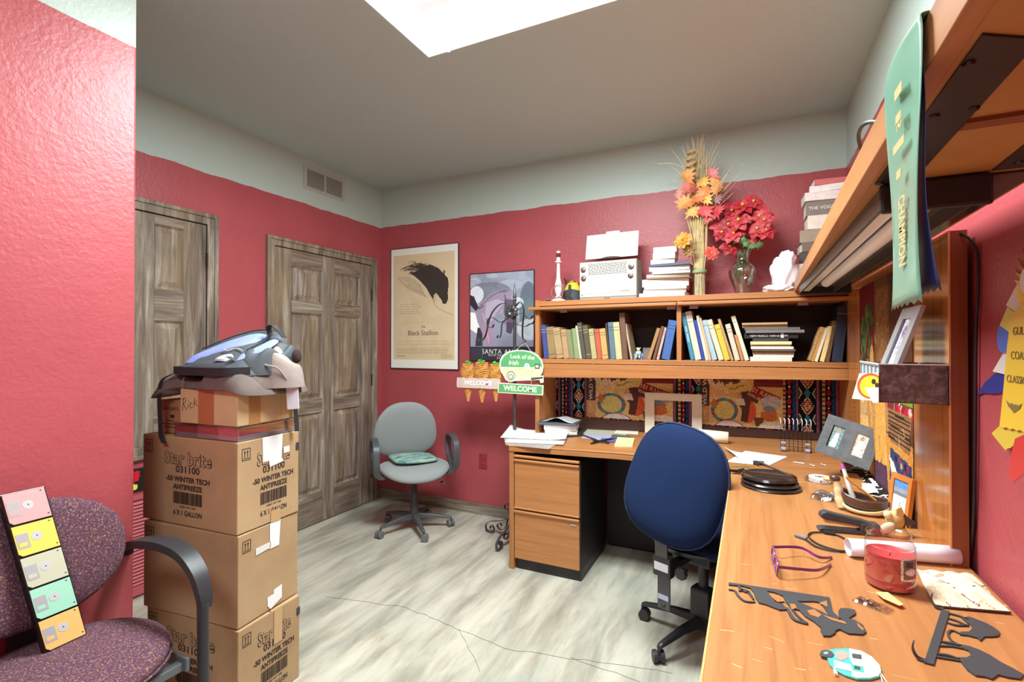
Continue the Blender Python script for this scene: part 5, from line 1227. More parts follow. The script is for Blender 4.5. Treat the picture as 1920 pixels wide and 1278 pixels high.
bk = cushion(0.48, 0.45, 0.075, sq=2.5); bk.v = [(x*(1+0.10*(-y/0.2)*-1*0.0), y, z-0.9*x*x*0.6) for x, y, z in bk.v]
bk.v = [(x*(1.0-0.10*(y/0.2)), y, z) for x, y, z in bk.v]; bk.xf(Mb_)
P('backrest', bk, M_gfab, t, smooth=80)
P('back_bracket', MB().ribbon(curve([(0,-0.07,0.375), (0,-0.22,0.36), (0,-0.285,0.42), (0,-0.285,0.60)], 6), (0.06,0,0), 0.008), M_gplas, t)
for s_ in (-1, 1):
    q = [(s_*0.235, 0.10, 0.405), (s_*0.275, 0.11, 0.44), (s_*0.285, 0.135, 0.52), (s_*0.285, 0.115, 0.63), (s_*0.285, 0.02, 0.665), (s_*0.285, -0.09, 0.655), (s_*0.285, -0.13, 0.60), (s_*0.285, -0.08, 0.50), (s_*0.280, 0.03, 0.43), (s_*0.235, 0.06, 0.405)]
    P('armrest', MB().ribbon(curve(q, 6), (0.045, 0, 0), 0.020), M_gplas, t, smooth=60, bev=0.006)
P('lever', MB().tube([(-0.03, 0.05, 0.375), (-0.18, 0.06, 0.372), (-0.20, 0.06, 0.362), (-0.20, 0.06, 0.345)], 0.005, 8).lathe([(0, 0.345), (0.006, 0.345), (0.022, 0.332), (0.022, 0.328), (0, 0.328)], (-0.20, 0.06, 0), 14), plain('chrome_lever', rgb(170,170,170), 0.3, 0.8), t)
M_teal, nt, b = newmat('teal_patterned_cloth')
c = ramp(nt, noise(nt, coords(nt, (8, 30, 30)), 1.5, 4), [(0.35, rgb(70,112,112)), (0.5, rgb(120,160,154)), (0.62, rgb(176,190,170)), (0.75, rgb(92,130,140))]); nt.links.new(c, b.inputs['Base Color']); b.inputs['Roughness'].default_value = 0.9
sc_ = cushion(0.33, 0.30, 0.040, sq=5)
solo('seat_cushion', sc_, M_teal, 'flat teal patterned seat cushion resting on the grey office chair', 'cushion', loc=(CH.x-0.045, CH.y+0.045, 0.503), rot=(R(0), R(-2), fz-R(90)+R(6)), smooth=80)

# ================= BLUE OFFICE CHAIR =================
M_blue = plain('blue_chair_fabric', rgb(24,40,74), 0.95, spec=0.15, var=0.12, vs=220, bmp=0.3, bs_=420)
M_bplas = plain('dark_grey_plastic', rgb(44,44,48), 0.45, var=0.12, vs=20)
CB = Vector((-0.195, 2.42, 0)); fz = math.atan2(0.92, 0.38)
t = thing('desk_chair', 'blue fabric desk chair with its back to the viewer, at the corner desk', 'chair', tuple(CB), fz-R(90))
star_base(t, 0.30, 0.09, 5, R(166)-(fz-R(90)), M_bplas, M_bplas)
P('gas_column', MB().lathe([(0.028, 0.06), (0.036, 0.075), (0.036, 0.20), (0.030, 0.21), (0.022, 0.215), (0.022, 0.40), (0, 0.40)], n=20), M_bplas, t, smooth=45)
P('column_cover', MB().box(-0.045, 0.045, -0.045, 0.03, 0.12, 0.25), M_bplas, t, bev=0.012)
P('mechanism', MB().box(-0.09, 0.09, -0.12, 0.12, 0.385, 0.435), M_bplas, t, bev=0.01)
P('mechanism_arm', MB().box(0.05, 0.20, -0.03, 0.0, 0.39, 0.43).box(-0.16, -0.05, -0.09, -0.06, 0.40, 0.43), M_bplas, t, bev=0.006)
se = cushion(0.50, 0.48, 0.09); se.v = [(x, y+0.02, z+0.485) for x, y, z in se.v]; P('seat', se, M_blue, t, smooth=80)
P('seat_shell', MB().lathe([(0, 0.432), (0.17, 0.436), (0.225, 0.455), (0.235, 0.475)], n=30), M_bplas, t, smooth=60)
Mb_ = Matrix.Translation((0.005, -0.270, 0.772)) @ Matrix.Rotation(R(-13), 4, 'X') @ Matrix.Rotation(R(90), 4, 'X') @ Matrix.Rotation(R(-11), 4, 'Z')
bk = cushion(0.445, 0.485, 0.120, sq=2.7); bk.v = [(x*(1.0-0.07*(y/0.25)), y, z-0.55*x*x) for x, y, z in bk.v]; bk.xf(Mb_); P('backrest', bk, M_blue, t, smooth=80)
def rim(u): 
    a_ = 2*math.pi*u; ca, sa = math.cos(a_), math.sin(a_); k = (abs(ca)**2.7+abs(sa)**2.7)**(-1/2.7); x, y = 0.2225*k*ca*1.005, 0.2425*k*sa*1.005
    return Mb_ @ Vector((x*(1-0.07*(y/0.25)), y, 0.010-0.55*x*x))
P('piping', MB().tube([rim(u/40) for u in range(40)], 0.005, 6, closed=True), plain('blue_piping', rgb(24,38,76), 0.7), t, smooth=True)
P('back_bar', MB().ribbon([(-0.02, -0.315, 0.64), (-0.02, -0.322, 0.55), (-0.02, -0.318, 0.47), (-0.02, -0.300, 0.38), (-0.02, -0.300, 0.245)], (0.058, 0, 0), 0.009), plain('grey_steel', rgb(84,86,90), 0.35, 0.5), t, bev=0.003)
P('bar_clamp', MB().box(-0.060, 0.022, -0.325, -0.280, 0.385, 0.470), M_bplas, t, bev=0.008)
P('sticker', MB().box(-0.050, 0.014, -0.3262, -0.3250, 0.412, 0.445), plain('sticker_white', rgb(206,206,208), 0.5), t)
P('sticker', MB().box(-0.045, 0.003, -0.3062, -0.3045, 0.285, 0.305), plain('sticker_lilac', rgb(176,180,210), 0.5), t)
P('bolt', MB().lathe([(0, 0.004), (0.007, 0.004), (0.009, 0)], (-0.02, -0.305, 0.262), 12, M=MX), M_bplas, t)
P('knob', MB().lathe([(0.006, -0.03), (0.006, 0), (0.022, 0.002), (0.027, 0.010), (0.027, 0.020), (0.022, 0.028), (0, 0.028)], (0.058, -0.285, 0.42), 9, M=MX), M_bplas, t, bev=0.002)
P('bar_bracket', MB().box(-0.035, 0.0, -0.295, -0.10, 0.395, 0.425), M_bplas, t, bev=0.004)

# ================= BOXES =================
def card_mat(name, c):
    m, nt, b = newmat(name); v = coords(nt)
    n1 = noise(nt, v, 5, 4); n2 = noise(nt, coords(nt, (1, 1, 60)), 3, 3)
    cc_ = ramp(nt, n1, [(0.3, rgb(c[0]-10, c[1]-10, c[2]-10)), (0.7, rgb(c[0]+8, c[1]+8, c[2]+6))]); nt.links.new(cc_, b.inputs['Base Color'])
    b.inputs['Roughness'].default_value = 0.75; bump(nt, b, n2, 0.06, 0.002); return m
M_card = card_mat('brown_cardboard', (180,148,112)); M_card2 = card_mat('pale_cardboard', (200,168,128)); M_card3 = card_mat('dark_cardboard', (170,118,82))
M_print = plain('box_print_ink', rgb(52,40,36), 0.7); M_tape = plain('brown_packing_tape', rgb(176,126,74), 0.2, coat=0.5); M_wtape = plain('white_tape', rgb(240,240,240), 0.3)
BU = Vector((0.997, 0.070, 0)).normalized(); BV = Vector((-BU.y, BU.x, 0)) 
def tfit(g, body, size, width, O, U, V, **kw):
    vs, fs = text_mesh(body, size, 0.0002); w0 = max(v[0] for v in vs)-min(v[0] for v in vs); text(g, body, size, O, U, V, ext=0.0002, sx=width/w0, **kw)
def label_block(parent, c, U, V, n, W, H, k, seed):
    g = MB(); tfit(g, '031100', 0.036, 0.128*k[0], c+V*(H*0.632), U, V, offset=0.0006)
    P('box_print', g, M_print, parent); g = MB()
    tfit(g, '-50 WINTER TECH', 0.026, 0.236*k[1], c+V*(H*0.520), U, V, offset=0.0008); tfit(g, 'ANTIFREEZE', 0.026, 0.156*k[1], c+V*(H*0.432), U, V, offset=0.0008); P('box_print', g, M_print, parent); g = MB()
    bw = 0.155*k[1]; barcode(g, c-U*bw/2+V*(H*0.245), U, V, bw, H*0.135, seed); tfit(g, '0 89071 3477 11000', 0.010, 0.085*k[1], c+V*(H*0.212), U, V); P('barcode', g, M_print, parent)['kind'] = 'stuff'; g = MB()
    tfit(g, '6 X 1 GALLON', 0.026, 0.153*k[1], c+V*(H*0.140), U, V, offset=0.0005); P('box_print', g, M_print, parent)
    g = MB(); tfit(g, 'Star brite', 0.068, 0.252*k[2], c+V*(H*0.755), U, V, offset=0.0026); P('box_logo', g, M_print, parent)
    g = MB(); tfit(g, 'Star brite', 0.068, 0.248*k[2], c+V*(H*0.757)+n*0.0004, U, V, offset=0.0004); P('box_logo_fill', g, M_card, parent)
def barcode(g, O, U, V, w_, h, seed):
    rr = random.Random(seed); x = 0
    while x < w_:
        a_ = rr.choice([0.0016, 0.0026, 0.004]); g.prism([(x, 0), (min(x+a_, w_), 0), (min(x+a_, w_), h), (x, h)], O, U, V, U.cross(V)*0.0003); x += a_+rr.choice([0.0014, 0.0024])
def upmark(g, O, U, V, s_):
    n = U.cross(V)*0.0003
    for q in ([(0,0),(s_,0),(s_,.06*s_),(0,.06*s_)], [(0,1.2*s_-.06*s_),(s_,1.2*s_-.06*s_),(s_,1.2*s_),(0,1.2*s_)], [(0,0),(.06*s_,0),(.06*s_,1.2*s_),(0,1.2*s_)], [(s_*.94,0),(s_,0),(s_,1.2*s_),(s_*.94,1.2*s_)], [(.15*s_,.18*s_),(.85*s_,.18*s_),(.85*s_,.23*s_),(.15*s_,.23*s_)]): g.prism(q, O, U, V, n)
    for c in (.34, .66):
        g.prism([((c-.035)*s_,.30*s_),((c+.035)*s_,.30*s_),((c+.035)*s_,.8*s_),((c-.035)*s_,.8*s_)], O, U, V, n); g.prism([((c-.12)*s_,.78*s_),((c+.12)*s_,.78*s_),(c*s_,1.02*s_)], O, U, V, n)
def side_print(parent, O, U, V, W, H, hide=False, seed=1, plainface=False):
    """O lower left corner of the face"""
    U = Vector(U).normalized(); V = Vector(V); n = U.cross(V); g = MB(); Z_ = n*0.0004
    upmark(g, O+U*0.016+V*(H-0.070)+Z_*0.5, U, V, 0.042)
    P('up_mark', g, M_print, parent)
    if not plainface: label_block(parent, O+U*(W*0.50)+Z_, U, V, n, W, H, (1,1,1), seed)
def carton(label, corner, z0, W, D, H, plainface=False, mat=None, seed=1, yaw=0.0):
    """corner: the near right vertical edge; W to the left, D to the back"""
    ca, sa = math.cos(yaw), math.sin(yaw); U = Vector((BU.x*ca-BU.y*sa, BU.x*sa+BU.y*ca, 0)); V = Vector((-U.y, U.x, 0))
    c = Vector((*corner, z0)); t = thing('cardboard_box', label, 'box', (c-U*W/2+V*D/2)[:], 0, 'antifreeze cartons stacked on the floor'); o = c-U*W/2+V*D/2
    M = Matrix.Rotation(math.atan2(U.y, U.x), 4, 'Z')
    P('carton', MB().box(-W/2, W/2, -D/2, D/2, 0.0008, H-0.0012, 0, M), mat or M_card, t, bev=0.004)
    P('flap_seam', MB().box(-W/2, W/2, -0.0015, 0.0015, H-0.0012, H-0.0004, 0, M), M_print, t)
    fo = Vector((-W/2, -D/2-0.0004, 0)); O = M @ fo; side_print(t, O, U, ZV, W, H, plainface=plainface, seed=seed)
    O = M @ Vector((W/2+0.0004, -D/2, 0)); side_print(t, O, V, ZV, D, H, plainface=plainface, seed=seed+5) if D > 1 else None
    return t, M, U, V
def side2(parent, M, V, W, D, H, plainface, seed):
    O = M @ Vector((W/2+0.0004, -D/2, 0)); g = MB(); n = V.cross(ZV); Z_ = n*0.0004
    upmark(g, O+V*0.018+ZV*(H-0.070)+Z_*.5, V, ZV, 0.036)
    P('up_mark', g, M_print, parent)
    if not plainface: label_block(parent, O+V*(D*0.5625)+Z_, V, ZV, n, D, H, (.80,.80,.60), seed)
def patch(parent, name, M, W, D, poly, mat, lift=0.0012):
    """poly in (distance along depth, height) on the right hand side face"""
    V = (M @ Vector((0, 1, 0))); O = M @ Vector((W/2+0.0004, -D/2, 0)); n = (M @ Vector((1, 0, 0)))
    P(name, MB().prism(poly, O+n*lift, V, ZV, n*0.0006), mat, parent)
W_, D_ = 0.49, 0.285
t, M, U, V = carton('bottom cardboard antifreeze box of the stack of three, on the floor', (-1.640, 1.168), 0.0, W_, D_, 0.333, seed=3); side2(t, M, V, W_, D_, 0.333, False, 4)
patch(t, 'tape_strip', M, W_, D_, [(.155,.20),(.195,.20),(.195,.333),(.155,.333)], plain('clear_brown_tape', rgb(196,158,112), 0.2, coat=0.6), 0.0013)
patch(t, 'dark_sticker', M, W_, D_, [(.268,.255),(.285,.255),(.285,.285),(.268,.285)], plain('slate_sticker', rgb(60,56,72), 0.5))
t, M, U, V = carton('middle cardboard antifreeze box with unprinted side, torn white tape', (-1.647, 1.172), 0.3338, W_, D_, 0.333, plainface=True, yaw=0.03); side2(t, M, V, W_, D_, 0.333, True, 4)
patch(t, 'white_tape_piece', M, W_, D_, [(.140,.235),(.185,.235),(.192,.333),(.140,.333)], M_wtape); patch(t, 'white_label', M, W_, D_, [(.075,.235),(.145,.24),(.145,.262),(.075,.262)], plain('pale_label', rgb(222,220,214), 0.5))
patch(t, 'white_tape_piece', M, W_, D_, [(.130,.022),(.145,.004),(.200,.024),(.200,.075),(.160,.070),(.160,.055),(.130,.055)], M_wtape)
t, M, U, V = carton('top cardboard antifreeze box of the three, under the small boxes', (-1.650, 1.170), 0.6676, 0.515, D_, 0.333, seed=9); side2(t, M, V, 0.515, D_, 0.333, False, 14)
patch(t, 'white_tape_piece', M, 0.515, D_, [(.108,.240),(.135,.240),(.140,.215),(.205,.225),(.195,.24),(.200,.333),(.105,.333)], M_wtape); patch(t, 'white_label', M, 0.515, D_, [(.205,.255),(.235,.255),(.235,.280),(.205,.280)], plain('pale_label', rgb(222,220,214), 0.5))
patch(t, 'tape_strip', M, 0.515, D_, [(.145,.0),(.190,.0),(.190,.045),(.145,.045)], plain('clear_brown_tape', rgb(196,158,112), 0.2, coat=0.6)); patch(t, 'dark_sticker', M, 0.515, D_, [(.268,.255),(.285,.255),(.285,.285),(.268,.285)], plain('slate_sticker', rgb(60,56,72), 0.5))
ZB = 1.0010
def lp(dx, dy, z): q = Vector((-1.650, 1.170, 0))-U*dx+V*dy; return Vector((q.x, q.y, z))
# brown taped carton behind
o = lp(0.412, 0.118, ZB); t = thing('cardboard_box', 'dark brown carton with small print, behind the handwritten box on the stack', 'box', tuple(o), math.atan2(U.y, U.x))
P('carton', MB().box(-0.060, 0.060, -0.08, 0.085, 0.0002, 0.135), M_card3, t, bev=0.003)
g = MB(); text(g, 'pampers', 0.026, (0.00, -0.0805, 0.100), (1,0,0), (0,0,1), ext=0.0002)
for k, w_ in enumerate((0.04, 0.10, 0.07)): g.box(-w_/2, w_/2, -0.0808, -0.0802, 0.048-k*0.012, 0.051-k*0.012)
g.box(0.0, 0.022, -0.0808, -0.0802, 0.062, 0.074); P('box_print', g, M_print, t)
# clear plastic bin with red contents
o = lp(0.175, 0.145, ZB); t = thing('storage_bin', 'shallow clear plastic bin showing red contents, under the handwritten box', 'bin', tuple(o), math.atan2(U.y, U.x)+R(0))
P('bin', MB().box(-0.165, 0.172, -0.142, 0.140, 0.0002, 0.050), M_plast, t, bev=0.004); P('bin_lid', MB().box(-0.170, 0.177, -0.145, 0.143, 0.046, 0.054), M_plast, t, bev=0.002)
P('red_contents', MB().box(-0.160, 0.166, -0.136, 0.0, 0.020, 0.045), plain('red_folder', rgb(196,84,84), 0.5, var=0.1, vs=8), t); P('brown_contents', MB().box(-0.158, 0.166, -0.0, 0.134, 0.020, 0.045), plain('brown_folder', rgb(160,120,92), 0.6, var=0.3, vs=14), t)
P('grey_contents', MB().box(-0.160, 0.166, -0.136, 0.134, 0.0015, 0.019), plain('lilac_grey', rgb(168,150,160), 0.5, var=0.1, vs=20), t)
# handwritten box
ZC = ZB+0.0550; o = lp(0.148, 0.14, ZC); yw = math.atan2(U.y, U.x)
t = thing('cardboard_box', 'pale cardboard box with a handwritten name and tape, under the clothes', 'box', tuple(o), yw); W2, D2, H2 = 0.30, 0.285, 0.130
P('carton', MB().box(-W2/2, W2/2, -D2/2, D2/2, 0.0002, H2), M_card2, t, bev=0.004)
g = MB(); yb_ = -D2/2-0.0006
def stroke(pts, r_=0.0011): g.tube([(x, yb_, z) for x, z in pts], r_, 5)
x0, z0 = -0.135, 0.045
stroke([(x0,z0),(x0+.004,z0+.045)]); stroke([(x0-.002,z0+.044),(x0+.014,z0+.050),(x0+.018,z0+.038),(x0+.004,z0+.026)]); stroke([(x0+.006,z0+.026),(x0+.022,z0+.004)])
stroke([(x0+.030,z0+.012),(x0+.032,z0+.028)]); stroke([(x0+.054,z0+.030),(x0+.044,z0+.032),(x0+.040,z0+.022),(x0+.046,z0+.012),(x0+.056,z0+.016)])
stroke([(x0+.062,z0+.018),(x0+.066,z0+.052)]); stroke([(x0+.078,z0+.042),(x0+.065,z0+.032),(x0+.084,z0+.022)]); stroke([(x0+.033,z0+.036),(x0+.034,z0+.038)], 0.0016)
P('handwriting', g, M_print, t)
P('tape_strip', MB().box(-0.050, 0.032, yb_-0.0002, yb_+0.0006, 0.001, H2-0.001).box(-0.050, 0.032, -D2/2, D2/2, H2, H2+0.0008), plain('red_brown_tape', rgb(176,108,70), 0.15, coat=0.7), t)
P('tape_strip', MB().box(W2/2, W2/2+0.0010, -0.095, -0.045, 0.001, H2-0.001), M_tape, t); P('tape_strip', MB().box(W2/2, W2/2+0.0010, 0.05, 0.10, 0.02, H2-0.001), plain('clear_brown_tape', rgb(196,158,112), 0.2, coat=0.6), t)
# ---- clothes ----
ZK = ZC+H2+0.002
M_taupe = plain('taupe_corduroy', rgb(104,92,88), 0.9, var=0.12, vs=30, bmp=0.2, bs_=150); M_collar = plain('light_taupe_lining', rgb(146,132,126), 0.9, var=0.08, vs=30)
M_nyl = plain('charcoal_pack_nylon', rgb(72,78,84), 0.7, var=0.08, vs=30, bmp=0.15, bs_=300); M_pblue = plain('periwinkle_nylon', rgb(136,150,224), 0.5, var=0.06, vs=20); M_dk = plain('black_webbing', rgb(40,40,44), 0.7)
def drape(outline, h, edge=0.03, seed=0, n=48, m=14, sag=None, ripple=0.010, M0=None):
    """puffy cloth slab over a 2D outline (local x,y); returns a closed mesh"""
    pts = curve([(x, y, 0) for x, y in outline], max(2, n//len(outline)), closed=True); N_ = len(pts)
    cx = sum(p.x for p in pts)/N_; cy = sum(p.y for p in pts)/N_; rr = np.random.RandomState(seed); ph = rr.rand(10)*6.28
    def top(i, v_):
        p = pts[i]; x = cx+(p.x-cx)*v_; y = cy+(p.y-cy)*v_
        hh = h(x, y)*(1-max(0, (v_-0.72)/0.28)**2.2)+ripple*(1-v_**4)*(math.sin(38*x+17*y+ph[0])*.5+math.sin(61*y-23*x+ph[1])*.35+math.sin(95*x+40*y+ph[2])*.2)
        return x, y, hh
    g = MB(); o = 0
    for i in range(N_):
        for j in range(m+1):
            x, y, z = top(i, j/m); s_ = sag(x, y) if sag else 0; g.v.append((x, y, max(z, 0.002)+s_))
        x, y, _ = top(i, 1.0); s_ = sag(x, y) if sag else 0; g.v.append((x, y, s_)); g.v.append((cx, cy, 0))
    q = m+3
    for i in range(N_):
        for j in range(q-1): a_ = i*q+j; b_ = ((i+1) % N_)*q+j; g.f.append((a_, b_, b_+1, a_+1)); g.m.append(0)
    return g
o = lp(0.165, 0.14, ZK); t = thing('folded_jacket', 'taupe grey folded jacket lying on the box stack under the backpack', 'jacket', tuple(o), yw)
def sagf(x, y): return -0.03*max(0, (-x-0.16)/0.08)**1.3-0.015*max(0, (x-0.15)/0.05)
P('body', drape([(-0.265,-0.165), (-0.12,-0.145), (0.06,-0.165), (0.20,-0.15), (0.225,0.0), (0.215,0.14), (0.0,0.155), (-0.19,0.145), (-0.24,0.0)], lambda x, y: 0.045+0.035*max(0, x/0.2)+0.012*math.sin(20*x), seed=2, sag=sagf), M_taupe, t, smooth=60)
P('upper_fold', drape([(-0.02,-0.14), (0.08,-0.155), (0.20,-0.10), (0.215,0.05), (0.12,0.12), (0.0,0.06)], lambda x, y: 0.085+0.02*math.sin(30*y), seed=4, ripple=0.014), M_taupe, t, smooth=60)
P('sleeve', drape([(0.12,-0.02), (0.20,-0.05), (0.265,0.02), (0.25,0.09), (0.17,0.08)], lambda x, y: 0.110+0.018*math.sin(40*x+30*y), seed=7, ripple=0.028), M_collar, t, smooth=60)
P('fur_trim', MB().ball((0.243, 0.055, 0.118), (0.014, 0.022, 0.028), 12, 8), plain('dark_fur', rgb(52,36,36), 1.0, bmp=1.0, bs_=120), t, smooth=True)
P('piping_seam', MB().tube(curve([(-0.10,-0.153,0.0), (-0.098,-0.158,0.02), (-0.098,-0.15,0.042)], 5), 0.0016, 5), M_collar, t)
P('zip_tape', MB().tube(curve([(0.16,-0.05,0.115), (0.20,-0.06,0.09), (0.235,-0.03,0.075), (0.25,0.0,0.03)], 6), 0.0035, 6), M_collar, t)
P('hang_tag', MB().box(-0.022, 0.022, -0.002, 0.002, -0.115, 0.0), plain('pale_lilac_tag', rgb(206,204,214), 0.6), t, loc=(0.243, 0.03, 0.03), rot=(0, R(-3), R(35)), bev=0.002)
# backpack
ZP = ZK+0.050; o = lp(0.125, 0.135, ZP); t = thing('backpack', 'charcoal backpack with periwinkle blue panels lying flat on the taupe jacket', 'backpack', tuple(o), yw)
hf = lambda x, y: 0.042+0.118*max(0, min(1, (y+0.125)/0.20))**0.8+0.012*math.exp(-((x+0.02)/0.10)**2)-0.35*max(0, x-0.06)**1.2
outl = [(-0.185,-0.150), (-0.05,-0.160), (0.09,-0.150), (0.150,-0.09), (0.160,0.02), (0.13,0.12), (-0.02,0.15), (-0.12,0.14), (-0.165,0.04), (-0.195,-0.08)]
P('body', drape(outl, hf, seed=11, ripple=0.005, n=80, m=22), M_nyl, t, smooth=70)
def surf(x, y, lift=0.003): return Vector((x, y, hf(x, y)+lift+0.002))
def overlay(name, pts, mat, lift=0.005):
    p = curve([(x, y, 0) for x, y in pts], 6, closed=True); cx = sum(q.x for q in p)/len(p); cy = sum(q.y for q in p)/len(p); g = MB(); n = len(p); m = 7
    g.v = [tuple(surf(cx, cy, lift))]
    for j in range(1, m+1): g.v += [tuple(surf(cx+(q.x-cx)*j/m, cy+(q.y-cy)*j/m, lift-(0.008 if j == m else 0))) for q in p]
    g.f = [(0, 1+i, 1+(i+1) % n) for i in range(n)]+[(1+(j-1)*n+i, 1+j*n+i, 1+j*n+(i+1) % n, 1+(j-1)*n+(i+1) % n) for j in range(1, m) for i in range(n)]; g.m = [0]*len(g.f)
    return P(name, g, mat, t, smooth=True)
overlay('blue_panel', [(-0.165,-0.118), (-0.115,-0.128), (-0.03,-0.085), (0.045,-0.045), (0.075,0.015), (0.06,0.045), (0.02,0.040), (-0.05,-0.01), (-0.12,-0.07)], M_pblue)
overlay('blue_panel', [(0.085,-0.105), (0.105,-0.095), (0.140,-0.03), (0.138,0.03), (0.118,0.035), (0.105,-0.03)], M_pblue)
overlay('logo_oval', [(0.0,-0.130), (0.025,-0.110), (0.060,-0.102), (0.068,-0.115), (0.045,-0.128)], plain('pale_badge', rgb(214,220,238), 0.5), 0.008)
P('zip_line', MB().tube(curve([surf(-0.15,-0.07,.008), surf(-0.07,0.01,.008), surf(0.01,0.055,.008), surf(0.08,0.055,.008), surf(0.10,0.0,.008), surf(0.09,-0.07,.008)], 8), 0.003, 6), M_dk, t)
P('white_piping', MB().tube(curve([surf(-0.01,-0.085,.008), surf(0.02,-0.092,.008), surf(0.04,-0.075,.008), surf(0.08,-0.078,.008)], 8), 0.0020, 6), plain('pale_piping', rgb(206,196,196), 0.6), t)
P('front_gusset', MB().ribbon(curve([(-0.188,-0.10,0.020), (-0.183,-0.153,0.019), (-0.05,-0.164,0.018), (0.08,-0.156,0.018), (0.145,-0.10,0.020)], 8), (0,0,0.024), 0.006), M_dk, t)
P('strap_mass', drape([(0.08,-0.10), (0.155,-0.08), (0.185,0.03), (0.165,0.10), (0.10,0.10)], lambda x, y: 0.070+0.055*max(0, min(1, (y+.1)/.2))+0.012*math.sin(55*x+25*y), seed=15, ripple=0.030), M_nyl, t, smooth=60)
P('haul_loop', MB().ribbon(curve([(0.08,0.05,0.14), (0.09,0.03,0.18), (0.12,0.03,0.185), (0.14,0.06,0.14)], 6), (0.004,0.02,0), 0.003), M_dk, t)
q = [(-0.165,-0.150,0.010), (-0.235,-0.162,-0.020), (-0.262,-0.156,-0.08), (-0.262,-0.152,-0.19), (-0.258,-0.152,-0.235), (-0.236,-0.154,-0.262)]
P('strap', MB().ribbon(curve(q, 6), [Vector((0.011+0.012*(k/30), 0.003, 0)) for k in range(31)], 0.0022), M_dk, t)
q = [(0.07,-0.13,0.07), (0.115,-0.06,0.02), (0.150,0.05,-0.03), (0.146,0.10,-0.08), (0.150,0.11,-0.17), (0.150,0.115,-0.235)]
P('strap', MB().ribbon(curve(q, 6), (0.004, 0.018, 0), 0.0022), M_dk, t)

# ================= PURPLE GUEST CHAIR =================
M_pfab, nt, b = newmat('purple_speckled_upholstery'); v = coords(nt)
n1 = noise(nt, v, 210, 2, 0.7); n2 = noise(nt, coords(nt, (1,1,1), rot=(1,2,0)), 180, 2, 0.7)
c = ramp(nt, n1, [(0.30, rgb(58,48,88)), (0.44, rgb(92,56,66)), (0.53, rgb(112,72,78)), (0.60, rgb(168,130,106))], 'CONSTANT'); c = mixc(nt, ramp(nt, n2, [(0.52, (0,0,0,1)), (0.62, (1,1,1,1))]), c, rgb(96,60,68))
nt.links.new(c, b.inputs['Base Color']); b.inputs['Roughness'].default_value = 0.95; bump(nt, b, n1, 0.25, 0.002)
CP = (-1.72, 0.70, 0); t = thing('guest_chair', 'purple speckled guest chair with black curved arm against the red partition wall', 'chair', CP)
def pk(mb): mb.v = [(x-CP[0], y-CP[1], z) for x, y, z in mb.v]; return mb
se = cushion(0.47, 0.50, 0.075, sq=2.2); se.v = [(x+0.005, y-0.005, z+0.445-0.10*max(0, x-0.1)**1.5+0.008*math.cos(x*8)) for x, y, z in se.v]; P('seat', se, M_pfab, t, smooth=80)
P('seat_piping', MB().tube([(0.237*math.copysign(abs(math.cos(a_))**0.91, math.cos(a_))+0.005, 0.252*math.copysign(abs(math.sin(a_))**0.91, math.sin(a_))-0.005, 0.436-0.10*max(0, 0.237*math.cos(a_)-0.1)**1.5) for a_ in np.linspace(0, 2*math.pi, 49)[:-1]], 0.004, 6, closed=True), M_pfab, t, smooth=True)
Mq = Matrix.Translation((-0.165, -0.02, 0.715)) @ Matrix.Rotation(R(-8), 4, 'Y') @ Matrix.Rotation(R(90), 4, 'Y') @ Matrix.Rotation(R(90), 4, 'Z')
bk = cushion(0.48, 0.36, 0.06, sq=2.25); bk.v = [(x, y, z+0.6*x*x) for x, y, z in bk.v]; bk.xf(Mq); P('backrest', bk, M_pfab, t, smooth=80)
M_arm = plain('black_rubber_arm', rgb(50,50,54), 0.4, var=0.06, vs=12); M_fr = plain('grey_chair_frame', rgb(104,110,116), 0.35, 0.3)
for s_, Y_ in ((1, 0.965), (-1, 0.42)):
    q = [(-1.935,Y_,0.625), (-1.940,Y_,0.648), (-1.90,Y_,0.672), (-1.80,Y_,0.695), (-1.70,Y_,0.703), (-1.61,Y_,0.690), (-1.545,Y_,0.645), (-1.515,Y_,0.585), (-1.51,Y_,0.545)]
    q = curve(q, 6); wd = [Vector((0, 0.032+0.022*math.sin(math.pi*min(1, i/len(q)*1.05)), 0)) for i in range(len(q))]
    P('armrest', pk(MB().ribbon(q, wd, 0.026)), M_arm, t, bev=0.009, seg=3, smooth=60)
    P('leg', pk(MB().tube([(-1.512,Y_-0.004*s_,0.56), (-1.508,Y_-0.004*s_,0.30), (-1.49,Y_-0.004*s_,0.0)], 0.0145, 14, flat=1.4)), plain('charcoal_tube', rgb(56,58,62), 0.4, 0.2), t, smooth=True)
    P('leg', pk(MB().tube([(-1.87,Y_-0.06*s_,0.40), (-1.90,Y_-0.06*s_,0.0)], 0.0125, 12)), _mc[('charcoal_tube',)], t, smooth=True)
    P('side_rail', pk(MB().box(-1.89, -1.515, Y_-0.045*s_-0.006, Y_-0.045*s_+0.006, 0.375, 0.415)), M_fr, t, bev=0.004)
P('cross_rail', pk(MB().box(-1.56, -1.53, 0.44, 0.94, 0.375, 0.40)), M_fr, t, bev=0.004)
P('back_upright', pk(MB().ribbon(curve([(-1.78,0.69,0.40), (-1.895,0.69,0.42), (-1.925,0.69,0.55), (-1.918,0.69,0.72)], 6), (0,0.07,0), 0.008)), M_arm, t)
